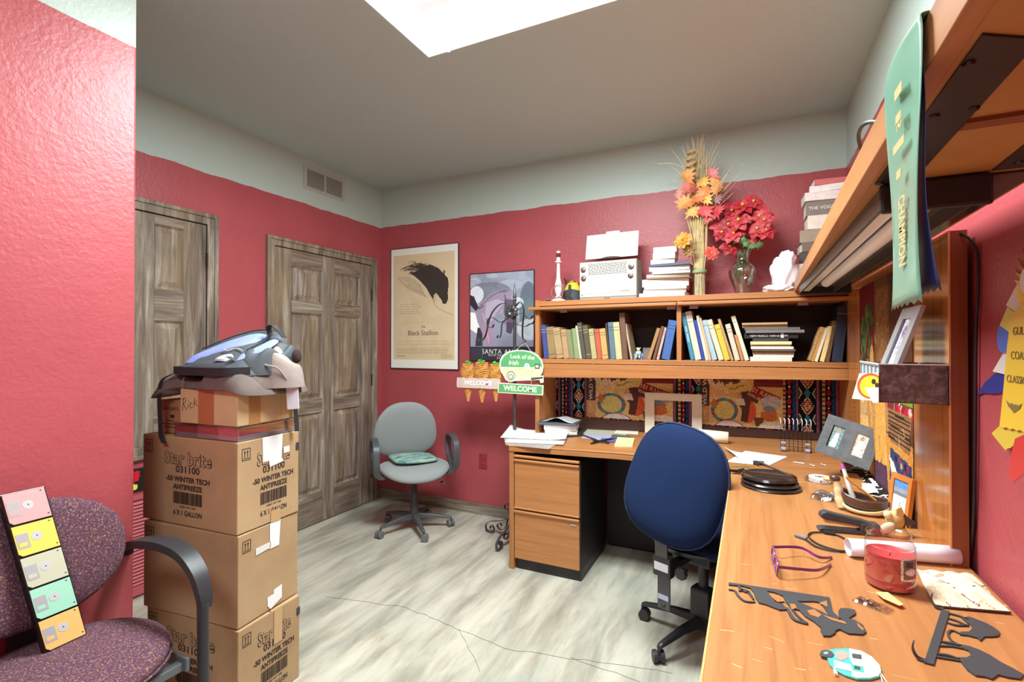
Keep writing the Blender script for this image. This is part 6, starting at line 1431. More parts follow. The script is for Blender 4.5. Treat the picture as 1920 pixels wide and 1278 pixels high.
# strip of floppy disks
A0, A1, B0 = Vector((-1.777, 0.686, 0.4885)), Vector((-1.784, 0.787, 0.4885)), Vector((-1.865, 0.619, 0.935))
Uf = (A1-A0).normalized(); Vf = (B0-A0); Hf = Vf.length; Vf.normalize(); Wf = (A1-A0).length
Vf = (Vf-Uf*Vf.dot(Uf)*0.0).normalized(); Nf = Uf.cross(Vf).normalized()
t = thing('floppy_disk_display', 'black framed strip of five pastel floppy disks leaning on the purple chair', 'display', tuple(A0))
def fb(mb, name, mat, par=t, **k): return P(name, mb, mat, par, **k)
dk_ = MB().prism([(0,0),(Wf,0),(Wf,Hf),(0,Hf)], (0,0,0), Uf, Vf, -Nf*0.020); fb(dk_, 'frame', plain('black_gloss', rgb(26,24,26), 0.2), bev=0.0015)
pit = Hf/5
for k, c in enumerate([(240,186,112),(160,214,188),(196,196,172),(232,208,96),(226,164,164)]):
    y0 = pit*k+0.003; y1 = pit*(k+1)-0.003; x0, x1 = 0.004, Wf-0.004; m = plain('disk_%d_%d_%d' % c, rgb(*c), 0.45)
    d = fb(MB().prism([(x0+.008,y0),(x1,y0),(x1,y1),(x0,y1),(x0,y0+.008)], Nf*0.0002, Uf, Vf, Nf*0.003), 'floppy_disk', m, bev=0.0006)
    cy = (y0+y1)/2; cc = [(0.052+0.0125*math.cos(a_), cy+0.004+0.0125*math.sin(a_)) for a_ in np.linspace(0, 2*math.pi, 25)[:-1]]
    fb(MB().prism(cc, Nf*0.0032, Uf, Vf, Nf*0.0006), 'hub', plain('disk_hub_metal', rgb(206,206,208), 0.35, 0.15), d)
    fb(MB().prism([(0.051,cy+.003),(0.054,cy+.003),(0.054,cy+.006),(0.051,cy+.006)], Nf*0.0038, Uf, Vf, Nf*0.0003), 'hub_hole', M_black, d)
    fb(MB().prism([(0.007,cy-.022),(0.034,cy-.022),(0.034,cy+.020),(0.007,cy+.020)], Nf*0.0032, Uf, Vf, Nf*0.0006), 'shutter', plain('disk_shutter', rgb(206,206,212), 0.3, 0.4), d)
    fb(MB().prism([(0.011,cy-.016),(0.028,cy-.016),(0.028,cy-.006),(0.011,cy-.006)], Nf*0.0038, Uf, Vf, Nf*0.0003), 'shutter_window', m, d)
    for qx, qy in ((x1-.006, y0+.010), (x1-.010, y1-.006)): fb(MB().prism([(qx-.002,qy-.0015),(qx+.002,qy-.0015),(qx+.002,qy+.0015),(qx-.002,qy+.0015)], Nf*0.0032, Uf, Vf, Nf*0.0003), 'notch', M_black, d)
# ================= THINGS ON THE DESKS =================
def dp(x, y, h=0.0): return at(2, ZR+h, x, y)
def bp(x, y, h=0.0):
    z = 0.77
    for _ in range(6): p = at(2, z+h, x, y); z = zdesk(p.x)
    return Vector((p.x, p.y, zdesk(p.x)+h))
def sheet(name, pts, mat, label, cat, group=None, z=0.0004, th=0.0006, back=False, curl=None, fn=None):
    f = fn or (bp if back else dp)
    q = [f(x, y) for x, y in pts]; o = sum(q, Vector())/len(q); g = MB()
    if curl is None or len(q) != 4:
        n = len(q); vs = [p-o+ZV*z for p in q]+[p-o+ZV*(z+th) for p in q]
        g.add(vs, [tuple(range(n)), tuple(range(2*n-1, n-1, -1))]+[(i, (i+1) % n, n+(i+1) % n, n+i) for i in range(n)])
        return solo(name, g, mat, label, cat, group, loc=tuple(o))
    def s_(u, v_):
        p = q[0].lerp(q[1], u).lerp(q[3].lerp(q[2], u), v_); return p-o+ZV*(z+th+curl(u, v_))
    g.grid(s_, 14, 10); return solo(name, g, mat, label, cat, group, loc=tuple(o), solid=th, smooth=True)
GP = 'loose papers on the back desk'
# left pile
sheet('plastic_folder', [(945,822),(1062,812),(1062,822),(1030,842),(948,834)], plain('smoky_folder', rgb(190,182,176), 0.2, coat=0.5), 'clear folder beneath the papers at the left end of the desk', 'folder', z=0.0004, th=0.004, back=True)
sheet('paper_sheet', [(950,818),(1064,822),(1056,836),(946,830)], plain('grey_print_paper', rgb(206,204,198), 0.7), 'greyish printed sheet just above the folder at desk left end', 'paper', GP, z=0.0046, back=True, curl=lambda u, v_: 0.003*u)
sheet('paper_sheet', [(958,806),(1068,812),(1060,829),(938,823)], M_paper, 'big white sheet curling up at the left end of the desk', 'paper', GP, z=0.0066, back=True, curl=lambda u, v_: 0.030*max(0, 1-u*3)**2*(1-v_)+0.010*max(0, u-.8)*5+0.004)
sheet('black_pouch', [(1062,800),(1100,806),(1088,818),(1064,820)], plain('black_leather', rgb(44,40,44), 0.6), 'flat black pouch between papers and stacked trays', 'pouch', z=0.0004, th=0.008, back=True)
# stacked boxes, binder and clear folder
a = bp(1012,812); M_wbook = plain('white_box_card', rgb(224,220,212), 0.6)
o = Vector((at(1, 3.06, 1042, 800).x, 3.20, 0)); o.z = zdesk(o.x)+0.0045
G7 = 'stack at the left end of the desk under the hutch'
solo('storage_tray', MB().box(-0.115, 0.10, -0.10, 0.10, 0, 0.030), M_wbook, 'lower white box of the stack at the left under the hutch', 'box', G7, loc=tuple(o), rot=(0, 0, R(16)), bev=0.003)
solo('storage_tray', MB().box(-0.115, 0.10, -0.10, 0.10, 0, 0.034), plain('white_box_card2', rgb(234,230,226), 0.6), 'upper white box, second in the stack left under the hutch', 'box', G7, loc=(o.x, o.y, o.z+0.031), rot=(0, 0, R(12)), bev=0.003)
solo('ring_binder', MB().box(-0.15, 0.12, -0.12, 0.11, 0, 0.014), plain('slate_binder', rgb(84,86,98), 0.5), 'slate grey binder on the two white boxes at desk left', 'binder', G7, loc=(o.x-0.01, o.y, o.z+0.0655), rot=(0, 0, R(8)), bev=0.003)
solo('paper_sleeve', MB().grid(lambda u, v_: (-0.12+0.22*u, -0.09+0.18*v_, 0.003+0.030*math.exp(-((u-.5)/.25)**2)*(1-v_*.4)), 14, 8), plain('frosted_sleeve', rgb(214,214,218), 0.25, coat=0.4), 'crumpled clear sleeve of papers on top of the slate binder', 'sleeve', G7, loc=(o.x, o.y, o.z+0.080), solid=0.001, smooth=True)
# clutter middle
for pts, m, lab, cat, z, th in [
 ([(1105,801),(1180,806),(1172,818),(1092,812)], plain('olive_print', rgb(188,186,160), 0.6), 'olive printed brochure flat behind the black clips on desk', 'brochure', 0.0004, 0.001),
 ([(1160,800),(1198,803),(1196,815),(1152,812)], M_cream, 'cream card lying on the olive brochure near the blue chair', 'card', 0.0020, 0.002),
 ([(1098,812),(1150,815),(1146,827),(1090,822)], plain('lilac_print', rgb(190,190,214), 0.3), 'lilac glossy leaflet beside the black clips on the back desk', 'leaflet', 0.0020, 0.001),
 ([(1128,822),(1160,824),(1156,830),(1124,828)], plain('violet_card', rgb(104,98,170), 0.4), 'small violet card on the lilac leaflet, back desk', 'card', 0.0034, 0.001),
 ([(1148,815),(1182,818),(1180,824),(1145,822)], plain('grey_card', rgb(96,98,104), 0.5), 'dark grey card beside the yellow pad on the back desk', 'card', 0.0034, 0.002),
 ([(1158,822),(1190,824),(1186,838),(1152,837)], plain('yellow_pad', rgb(232,218,160), 0.7), 'pale yellow note pad next to the blue chair on desk', 'note pad', 0.0004, 0.010),
 ([(1200,797),(1214,798),(1212,804),(1198,804)], plain('violet_box', rgb(90,80,160), 0.5), 'tiny violet box just behind the top of the blue chair', 'box', 0.0004, 0.010)]:
    sheet(cat.replace(' ', '_'), pts, m, lab, cat, z=z, th=th, back=True)
a, b_ = bp(1080,813), bp(1118,827)
solo('pen', MB().tube([a+ZV*0.008-a, b_+ZV*0.010-a], 0.004, 8), M_black, 'black pen lying across the lilac leaflet on the back desk', 'pen', loc=tuple(a), smooth=True)
for i, (x0, y0, x1, y1, lab) in enumerate([(1108,833,1150,824,'longer black binder clip handle tool by the yellow pad'), (1112,828,1142,832,'short black metal clip in front of the longer black tool')]):
    a, b_ = bp(x0,y0), bp(x1,y1); d = (b_-a)
    solo('black_clip', MB().ribbon([ZV*0.006, d*.5+ZV*0.010, d+ZV*0.006], Vector((-d.y, d.x, 0)).normalized()*0.014, 0.004).tube([d*0.1+ZV*0.012, d*.9+ZV*0.012], 0.003, 6), plain('gunmetal', rgb(54,54,60), 0.35, 0.5), lab, 'clip', loc=tuple(a))
a = bp(1237,806)
solo('black_gadget', MB().ball((0,0,0.018), (0.030,0.022,0.018), 18, 10), plain('gloss_black', rgb(18,18,20), 0.15), 'glossy black rounded gadget in front of the white mat', 'gadget', loc=tuple(a+ZV*0.0002), smooth=True)
# white papers right of blue chair
sheet('paper_sheet', [(1362,866),(1398,845),(1478,856),(1440,874)], M_paper, 'flat white sheet on the back desk right of the blue chair', 'paper', GP, z=0.0004, back=True, curl=lambda u, v_: 0.001)
sheet('paper_sheet', [(1355,843),(1408,852),(1470,858),(1398,870)], M_paper, 'white sheet with upturned corner right of the blue chair', 'paper', GP, z=0.0030, back=True, curl=lambda u, v_: 0.022*max(0, 1-u*2.2)**2*(1-v_))
# dark discs stack with hinge arms
c = dp(1445,912); r0 = (dp(1492,905)-dp(1392,905)).length/2
GD = 'dark round plaques stacked on the desk corner'; M_disc = plain('espresso_wood', rgb(44,32,30), 0.22, coat=0.4)
for i, (h, rr_, lab) in enumerate([(0.010,1.0,'lowest black round plaque of the stack on the desk corner'), (0.012,0.97,'middle dark round plaque of the desk corner stack'), (0.020,0.95,'upper glossy brown round plaque with raised rim, top of stack')]):
    z = (0.0005, 0.0110, 0.0240)[i]; r_ = r0*rr_
    solo('round_plaque', MB().lathe([(0, z), (r_*.92, z), (r_, z+h*.4), (r_*.96, z+h*.85), (r_*.84, z+h), (r_*.74, z+h*.72), (0, z+h*.70)], n=40), M_disc, lab, 'plaque', GD, loc=(c.x-0.003*i, c.y+0.012*i, ZR), smooth=40)
M_gm = plain('gunmetal', rgb(54,54,60), 0.35, 0.5)
t = thing('desk_clip_arm', 'black jointed metal clip with two arms lying on the round plaques', 'clamp', (c.x, c.y, ZR+0.040))
p1, p2 = dp(1424,868,0.05)-t.location, dp(1490,893,0.035)-t.location
P('arm', MB().ribbon([p1, p2], Vector((0.0,0.018,0)), 0.005), M_gm, t, bev=0.001); P('arm', MB().tube([p1+ZV*0.006, p2+ZV*0.004+Vector((-.01,-.012,0))], 0.0035, 8), M_chrome, t)
P('joint', MB().tube([p1+Vector((-.025,0,0.0)), p1+Vector((.018,0.0,0))], 0.010, 12).tube([p1+Vector((-.02,-.01,0.004)), p1+Vector((.0,-.015,-.004))], 0.008, 10), M_gm, t, smooth=True)
t = thing('hinged_bracket', 'black and brass bracket lying left of the round plaques', 'bracket', tuple(dp(1380,885)))
P('brass_plate', MB().ribbon([ (-0.02,0.02,0.018), (0.03,0.03,0.022), (0.075,0.01,0.020)], (0.005,0.03,0), 0.002), plain('aged_brass', rgb(178,158,96), 0.3, 0.6), t)
P('black_plate', MB().box(-0.03, 0.02, -0.005, 0.012, 0.001, 0.006).box(-0.035, 0.02, -0.012, -0.002, 0.008, 0.013), M_gm, t, bev=0.001)
P('barrel', MB().tube([(0.012,-0.018,0.010), (0.030,0.004,0.012)], 0.0095, 12), M_gm, t, smooth=True)
# nails and bits
for i, (x0, y0, x1, y1, lab) in enumerate([(1487,867,1508,870,'loose nail lying nearer the round plaques'), (1502,862,1520,863,'loose nail lying nearer the wire rack')]):
    a, b_ = bp(x0,y0), bp(x1,y1); d = b_-a; solo('nail', MB().tube([ZV*.002, d+ZV*.002], 0.0016, 6).tube([ZV*.002, d*.05+ZV*.002], 0.004, 8), plain('steel', rgb(190,190,192), 0.3, 0.8), lab, 'nail', 'nails on the back desk', loc=tuple(a+ZV*.002))
for i, (x, y, lab) in enumerate([(1519,873,'small silver hook with shaft, nearer the nails'), (1540,872,'small silver hook with shaft, nearer the slate frame')]):
    a = bp(x, y); solo('metal_hook', MB().lathe([(0,0),(0.007,0.0),(0.008,0.003),(0.003,0.006),(0,0.010)], n=12).tube([(0,0,.004),(0.018,-.004,.003)], 0.002, 6), plain('steel', rgb(190,190,192), 0.3, 0.8), lab, 'hook', 'small metal hooks on the desk', loc=tuple(a+ZV*.0006))
# ribbon spool in clear wrap
a = dp(1538,904); r_ = (dp(1555,900)-dp(1519,900)).length/2
t = thing('tape_spool', 'small white spool of tape in clear wrap on the desk', 'spool', (a.x, a.y+0.015, ZR))
P('spool', MB().lathe([(r_*.45,0.001),(r_,0.001),(r_,0.020),(r_*.8,0.022),(r_*.45,0.020),(r_*.45,0.001)], n=28), M_paper, t, smooth=40)
P('mark', MB().box(-0.002, 0.002, -r_-0.0006, -r_+0.0002, 0.006, 0.014), M_ink, t); P('wrap', MB().grid(bagfn(0.0,0,0.010,r_*1.35,r_*1.2,0.011,4), 24, 10, wrap=True), M_plast, t)
# slate double photo frame, held askew on the little stand
Cc = at(1, 2.50, 1590, 827); nb_ = Vector((-Cc.x-0.10, -Cc.y, 0)).normalized(); tl = R(16)
Nn = (nb_*math.cos(tl)+ZV*math.sin(tl)).normalized(); U0 = ZV.cross(nb_).normalized(); U0 = U0 if U0.x > 0 else -U0; V0 = Nn.cross(U0).normalized(); V0 = V0 if V0.z > 0 else -V0
rl_ = R(-17); Ud = U0*math.cos(rl_)+V0*math.sin(rl_); Vd = V0*math.cos(rl_)-U0*math.sin(rl_); Wd_, Hh = 0.200, 0.172
A = Cc-Ud*Wd_/2-Vd*Hh/2
t = thing('double_framed_photo', 'slate grey frame holding two small photos, tilted on the small black stand', 'photo frame', tuple(A)); M_slate = plain('slate_frame', rgb(92,94,98), 0.5, var=0.25, vs=25, bmp=0.3, bs_=60)
def fr(x0, x1, y0, y1, d0=0.0, d1=0.014): return MB().prism([(x0,y0),(x1,y0),(x1,y1),(x0,y1)], Nn*d0, Ud, Vd, -Nn*(d1-d0))
g = MB(); W, H = Wd_, Hh; ax0, ax1, bx0, bx1, ay0, ay1 = .16*W, .38*W, .60*W, .82*W, .22*H, .78*H
for r4 in ((0,ax0,0,H),(ax1,bx0,0,H),(bx1,W,0,H),(ax0,ax1,0,ay0),(ax0,ax1,ay1,H),(bx0,bx1,0,ay0),(bx0,bx1,ay1,H)):
    q = fr(*r4); o_ = len(g.v); g.v += q.v; g.f += [tuple(i+o_ for i in f) for f in q.f]; g.m += q.m
P('frame', g, M_slate, t)
for j, (x0, x1) in enumerate(((ax0,ax1),(bx0,bx1))):
    cv = Canvas(18, 40, [(120,150,150),(214,200,190)][j]); cv.ell(.55,.2,.16,.09,[(190,140,110),(180,150,130)][j]); cv.poly([(.4,.3),(.75,.3),(.7,.95),(.2,.95)], [(220,226,236),(236,234,232)][j]); cv.noise(.18, 3+j, 2); cv.rect(0,0,.12,1,(40,50,54)) if j == 0 else None
    cv.panel('photo', lambda u, v_: Ud*(x0+(x1-x0)*u)+Vd*(ay0+(ay1-ay0)*v_)-Nn*0.006, attr_mat('print_paper'), t)
P('easel', MB().prism([(W*.45,0),(W*.55,0),(W*.53,H*.6),(W*.47,H*.6)], -Nn*0.015, Ud, (Vd+(-Nn)*0.5-Vd*0.1).normalized(), -Nn*0.003), M_gm, t)
# black card stand
a = dp(1596,886); t = thing('card_stand', 'small black stand with upright clip in front of slate photo frame', 'stand', (a.x, a.y, ZR), R(8))
P('base', MB().prism([(-.045,-.018),(.045,-.012),(.05,.008),(.03,.016),(-.04,.010)], (0,0,0.0008), (1,0,0), (0,1,0), (0,0,0.009)), M_gm, t, bev=0.002)
P('upright', MB().box(-.030, .000, -.010, .000, .0095, .040), plain('pewter', rgb(128,124,122), 0.4, 0.5), t, bev=0.001); P('clip', MB().box(-.036, .006, -.016, .004, .040, .044).box(.0, .046, .0, .012, .0095, .018), M_gm, t, bev=0.001)
# clear bag of silver bits
a = dp(1568,938); t = thing('zip_bag', 'clear zip bag full of silver hooks left of the bird bowl', 'bag', (a.x, a.y, ZR), R(-12)); g = MB(); rr = random.Random(5)
for k in range(90): x, y = rr.uniform(-.060,.050), rr.uniform(-.028,.05); d = Vector((rr.uniform(-1,1), rr.uniform(-1,1), 0)).normalized()*.014; g.tube([Vector((x,y,.004+rr.uniform(0,.008)))-d, Vector((x,y,.006+rr.uniform(0,.008)))+d], .0016, 5)
P('silver_bits', g, plain('steel', rgb(190,190,192), 0.3, 0.8), t)['kind'] = 'stuff'
P('bag', MB().grid(lambda u, v_: (-.078+.145*u, -.045+.11*v_, .016+.004*math.sin(17*u+5*v_)+.003*math.sin(31*v_)-.014*(abs(2*u-1)**6+abs(2*v_-1)**6)/1.4), 20, 14), M_plast, t)
# goose shaped bowl
a = dp(1625,966); sc1 = (dp(1668,966)-dp(1586,966)).length/2
t = thing('bird_bowl', 'brown and cream bird shaped bowl holding a pencil and a white pen', 'bowl', (a.x, a.y+0.03, ZR), R(-15)); M_brn = plain('brown_glaze', rgb(84,58,48), 0.25, coat=0.4); M_crm = plain('cream_glaze', rgb(226,206,160), 0.3, coat=0.3)
def bowlf(u, v_):
    a_ = 2*math.pi*u; r_ = 0.055*(0.62+0.38*min(1, v_*1.6)**.6); zt = 0.052+0.018*max(0, -math.cos(a_))**2
    return (r_*1.25*math.cos(a_), r_*0.85*math.sin(a_), 0.001+zt*v_)
P('bowl', MB().grid(bowlf, 36, 8, wrap=True).lathe([(0,0.003),(0.036,0.003)], n=20), M_brn, t, solid=0.004, smooth=True)
P('cream_body', MB().grid(lambda u, v_: ((0.056*(0.62+0.38*min(1, v_*1.6)**.6))*1.25*math.cos(a0 := (math.pi*0.92+1.25*math.pi*u)), (0.056*(0.62+0.38*min(1, v_*1.6)**.6))*0.87*math.sin(a0), 0.001+(0.050-0.034*math.sin(math.pi*min(1,u*1.1)))*v_+0.012*max(0,1-u*4)*v_), 26, 6), M_crm, t, solid=0.003, smooth=True)
P('neck', MB().tube(curve([(-0.060,-0.012,0.012),(-0.070,-0.012,0.045),(-0.074,-0.012,0.075),(-0.080,-0.012,0.10)], 5), [.017]*5+[.014]*5+[.012]*6, 14), M_crm, t, smooth=True)
P('head', MB().ball((-0.083,-0.014,0.104), (.017,.013,.013), 14, 10), M_brn, t, smooth=True)
P('beak', MB().ball((-0.104,-0.016,0.097), (.014,.007,.006), 10, 8), plain('tan_beak', rgb(206,164,84), 0.4), t, smooth=True)
solo('pencil', MB().tube([(-0.052,-0.004,0.112), (0.030,0.005,0.045)], 0.0042, 6), plain('pencil_orange', rgb(206,136,52), 0.4), 'orange pencil resting in the bird shaped bowl', 'pencil', loc=tuple(t.location), rot=(0,0,R(-15)))
solo('white_pen', MB().tube([(-0.062,0.020,0.135), (-0.035,0.018,0.040)], [0.006, 0.009], 12).tube([(-0.066,0.020,0.150), (-0.062,0.020,0.135)], [0.005, 0.0065], 12, 1), [M_paper, plain('magenta_cap', rgb(206,90,190), 0.4)], 'white pen with magenta cap standing in the bird bowl', 'pen', loc=tuple(t.location), rot=(0,0,R(-15)), smooth=True)
for i, (pts, lab) in enumerate([([(1612,905),(1655,918),(1668,932),(1620,925)], 'creased white slip of paper behind the bird bowl, lower one'), ([(1628,902),(1660,912),(1670,926),(1640,918)], 'creased white slip of paper behind the bird bowl, upper one')]):
    sheet('paper_slip', pts, M_paper, lab, 'paper', 'paper slips behind the bird bowl', z=0.0005+0.006*i, curl=lambda u, v_: 0.010*math.sin(3*u+i)**2)
# wooden framed photo
A = Vector((0.400,2.0,ZR)); B = Vector((0.432,1.905,ZR)); t = thing('framed_photo', 'small orange wood frame with a seascape photo leaning on glossy panel', 'photo frame', (A.x, A.y, ZR+0.001))
Ud = (B-A); Ud.z = 0; Wd_ = Ud.length; Ud.normalize(); Nd = Vector((Ud.y, -Ud.x, 0)); tl = R(7); Vd = ZV*math.cos(tl)-Nd*math.sin(tl); Nn = Ud.cross(Vd); Nn = Nn if Nn.y < 0 else -Nn
best = None
for k in range(40, 220):
    h = k/1000; v = A+Vd*h-Vector((0,0,CZ)); yy = 639-FPX*v.dot(_u)/v.dot(_f)
    if best is None or abs(yy-884) < best: best = abs(yy-884); Hh = h
W, H = Wd_, Hh; g = MB(); w1 = W*.16
for r4 in ((0,w1,0,H),(W-w1,W,0,H),(w1,W-w1,0,w1),(w1,W-w1,H-w1,H)):
    q = fr(*r4, d1=0.012); o_ = len(g.v); g.v += q.v; g.f += [tuple(i+o_ for i in f) for f in q.f]; g.m += q.m
P('frame', g, plain('orange_wood', rgb(206,128,58), 0.4, var=0.1, vs=40), t)
cv = Canvas(24, 36, (206,212,220)); cv.rect(0,0,1,.22,(96,150,214)); cv.rect(0,.22,1,.34,(150,160,176)); cv.poly([(.4,.95),(.5,.5),(.62,.95)], (166,168,176)); cv.rect(0,.34,1,.42,(120,130,140)); cv.noise(.06,4,2)
cv.panel('photo', lambda u, v_: Ud*(w1+(W-2*w1)*u)+Vd*(w1+(H-2*w1)*v_)-Nn*0.004, attr_mat('print_paper'), t)
# tan bird figurine
a = dp(1678,1003); t = thing('bird_figurine', 'tan ceramic bird figurine with outstretched dark feathered wing by the stapler', 'figurine', (a.x, a.y, ZR), R(10)); M_tan = plain('tan_ceramic', rgb(206,170,110), 0.5, var=0.22, vs=30)
P('base', MB().lathe([(0,0.0005),(0.030,0.0005),(0.033,0.010),(0.026,0.024),(0,0.026)], n=20), M_tan, t, smooth=True)
P('body', MB().ball((0.0,0.0,0.045), (0.024,0.020,0.030), 16, 10), M_tan, t, smooth=True)
P('wing', MB().prism([(0.0,0.03),(0.015,0.075),(0.035,0.055),(0.050,0.045),(0.052,0.032),(0.046,0.038),(0.044,0.026),(0.037,0.036),(0.034,0.024),(0.028,0.034),(0.024,0.022),(0.014,0.028)], (0,0.004,0), (1,0,0), (0,0,1), (0,-0.006,0)), plain('dark_feather', rgb(72,70,74), 0.6), t, bev=0.001)
P('wing', MB().prism([(-0.004,0.05),(-0.002,0.082),(0.010,0.090),(0.018,0.070),(0.010,0.045)], (0,-0.010,0), (1,0,0), (0,0,1), (0,-0.006,0)), M_tan, t, bev=0.001)
P('head', MB().ball((-0.022,-0.010,0.062), (0.011,0.010,0.012), 12, 8), plain('cream_feather', rgb(228,212,164), 0.5), t, smooth=True)
P('fish', MB().ball((-0.028,-0.020,0.026), (0.024,0.010,0.014), 14, 8, M=Matrix.Rotation(R(-35), 4, 'Y')), plain('pale_fish', rgb(216,196,168), 0.35), t, smooth=True)
# stapler
a, b_ = dp(1533,993), dp(1650,1003); d = b_-a; L_ = d.length; t = thing('stapler', 'long charcoal stapler lying open on the right desk', 'stapler', (a.x, a.y, ZR), math.atan2(d.y, d.x)); M_st = plain('charcoal_stapler', rgb(62,64,70), 0.35)
P('base', MB().prism([(0,0.004),(0.004,0.0005),(L_,0.0005),(L_,0.012),(0.008,0.012),(0,0.009)], (0,-0.016,0), (1,0,0), (0,0,1), (0,0.032,0)), M_st, t, bev=0.003)
P('magazine', MB().prism([(0.018,0.028),(L_*.75,0.018),(L_*.75,0.030),(0.018,0.036)], (0,-0.009,0), (1,0,0), (0,0,1), (0,0.018,0)), plain('pinkish_steel', rgb(176,150,140), 0.25, 0.8), t)
P('top_arm', MB().prism([(0.004,0.042),(0.018,0.036),(L_*.80,0.022),(L_*.98,0.014),(L_*.98,0.030),(L_*.7,0.044),(L_*.3,0.056),(0.02,0.062),(0.006,0.056)], (0,-0.014,0), (1,0,0), (0,0,1), (0,0.028,0)), M_st, t, bev=0.005, seg=3)
P('hinge_block', MB().box(L_*.66, L_*.97, -0.0175, 0.0175, 0.010, 0.036), M_st, t, bev=0.005)
# cable
a = dp(1510,1012); pts = [(1500,1006),(1512,1012),(1530,1024),(1560,1032),(1590,1033),(1570,1031),(1535,1020),(1516,1006),(1522,998),(1545,998),(1565,1001),(1585,1010)]
q = [dp(x, y, 0.004)-a for x, y in pts]; t = thing('usb_cable', 'thin black cable with two plugs looping left of the poster tube', 'cable', tuple(a)); P('cord', MB().tube(curve(q, 6), 0.0024, 6), M_black, t, smooth=True)
P('plug', MB().tube([q[0]+ZV*.002-Vector((.012,-.006,0)), q[0]+ZV*.002+Vector((.016,-.012,0))], 0.0055, 8), plain('grey_plug', rgb(120,122,126), 0.4), t); P('plug', MB().tube([q[9]+ZV*.002, q[10]+ZV*.002], 0.006, 8), M_gm, t)
# poster tube
a, b_ = dp(1592,1046), dp(1850,1068); r_ = 0.0225; a = Vector((a.x, a.y+r_*.7, ZR+r_)); b_ = Vector((min(b_.x, 0.478), b_.y+r_*.3, ZR+r_)); d = b_-a; a_, L_ = a, d.length
def roll(u, v_):
    th_ = 2*math.pi*u*1.35; rr_ = r_*(1-0.04*u); return (L_*v_, rr_*math.cos(th_), rr_*math.sin(th_))
t = solo('poster_roll', MB().grid(roll, 54, 4), plain('lilac_white_paper', rgb(226,222,232), 0.5), 'long rolled white poster lying across the right desk behind the candle', 'rolled poster', loc=(a.x, a.y, ZR+r_+0.001), rot=(0, 0, math.atan2(d.y, d.x)), solid=0.0012, smooth=True)
# candle jar
a = dp(1674,1108); v = a-Vector((0,0,CZ)); dep = v.dot(_f); r_ = 41.5/FPX*dep*0.97; a.y += r_*0.55; a.z = ZR
ht = 0.125
t = thing('candle_jar', 'red candle in a clear glass jar with picture label on right desk', 'candle', (a.x, a.y, ZR+0.0005))
pf = [(0,0.002),(r_*.82,0.0),(r_*.97,0.006),(r_,0.02),(r_*.965,0.024),(r_,0.028),(r_,ht*.74),(r_*.965,ht*.77),(r_,ht*.80),(r_*.90,ht*.88),(r_*.88,ht*.95),(r_*.94,ht*.97),(r_*.94,ht),(r_*.86,ht)]
P('jar', MB().lathe(pf, n=40), M_glass, t, smooth=40)
M_wax, nt, b = newmat('red_wax'); b.inputs['Base Color'].default_value = rgb(206,70,74); b.inputs['Roughness'].default_value = 0.35; b.inputs['Subsurface Weight'].default_value = 0.15; b.inputs['Subsurface Radius'].default_value = (0.01,0.003,0.003)
P('wax', MB().lathe([(0,0.006),(r_*.93,0.006),(r_*.95,0.03),(r_*.95,ht*.64),(r_*.80,ht*.60),(r_*.4,ht*.56),(0,ht*.57)], n=36), M_wax, t, smooth=50)
P('wick', MB().tube([(0,0,ht*.56),(0.001,0,ht*.62)], 0.001, 5), M_black, t)
cv = Canvas(26, 34, (120,104,96)); cv.rect(0,0,1,.1,(226,214,196)); cv.rect(0,.9,1,1,(226,214,196)); cv.rect(0,0,.12,1,(226,214,196)); cv.rect(.88,0,1,1,(226,214,196)); cv.ell(.5,.62,.3,.14,(226,214,210)); cv.rect(.25,.18,.6,.4,(70,60,60)); cv.ell(.6,.82,.2,.05,(190,70,60)); cv.noise(.15,2,2)
cv.panel('label', lambda u, v_: ((r_+.0006)*math.cos(R(-78+54*u)), (r_+.0006)*math.sin(R(-78+54*u)), ht*.26+ht*.42*v_), attr_mat('print_paper'), t)
# patterned pouch
cv = Canvas(60, 44, (226,204,176)); rs = np.random.RandomState(4)
for k in range(26):
    x, y = rs.rand(2); L_ = rs.uniform(.06,.3); th_ = rs.uniform(-.5,.9); cv.line([(x,y),(x+L_*.5*math.cos(th_),y+L_*.5*math.sin(th_)+.02),(x+L_*math.cos(th_),y+L_*math.sin(th_))], rs.uniform(.008,.02), [(128,76,56),(240,232,220),(206,120,96),(90,66,56)][k % 4])
cv.ell(.55,.62,.12,.07,(240,234,224)); cv.ell(.3,.3,.08,.05,(214,140,120)); cv.poly([(.3,.35),(.75,.6),(.7,.68),(.28,.42)], (240,232,222)); cv.noise(.06,1,2)
Q = [dp(1718,1062,.01), dp(1865,1077,.01), dp(1935,1150,.01), dp(1752,1130,.01)]; Q[1].x = min(Q[1].x, .49); Q[2].x = min(Q[2].x, .49); o = sum(Q, Vector())/4; o.z = ZR
t = thing('patterned_pouch', 'cream cloth pouch with brown batik drawing at the right desk edge', 'pouch', tuple(o))
def pf2(u, v_): p = Q[0].lerp(Q[1], u).lerp(Q[3].lerp(Q[2], u), 1-v_)-o; p.z = 0.004+0.014*(1-abs(2*u-1)**3)*(1-abs(2*v_-1)**3)+0.002*math.sin(20*u+9*v_); return p
cv.panel('top_cloth', pf2, attr_mat('woven_cloth', 0.85, 0.1), t, smooth=True)
P('under_cloth', MB().grid(lambda u, v_: pf2(u, v_)*1.0-ZV*0.0035, 12, 10), plain('tan_lining', rgb(176,130,90), 0.9), t)
q0, q1 = pf2(0,0), pf2(1,0); P('zip', MB().tube([q0-ZV*.001, q1-ZV*.001], 0.0022, 6), plain('dark_zip', rgb(70,46,38), 0.5), t)
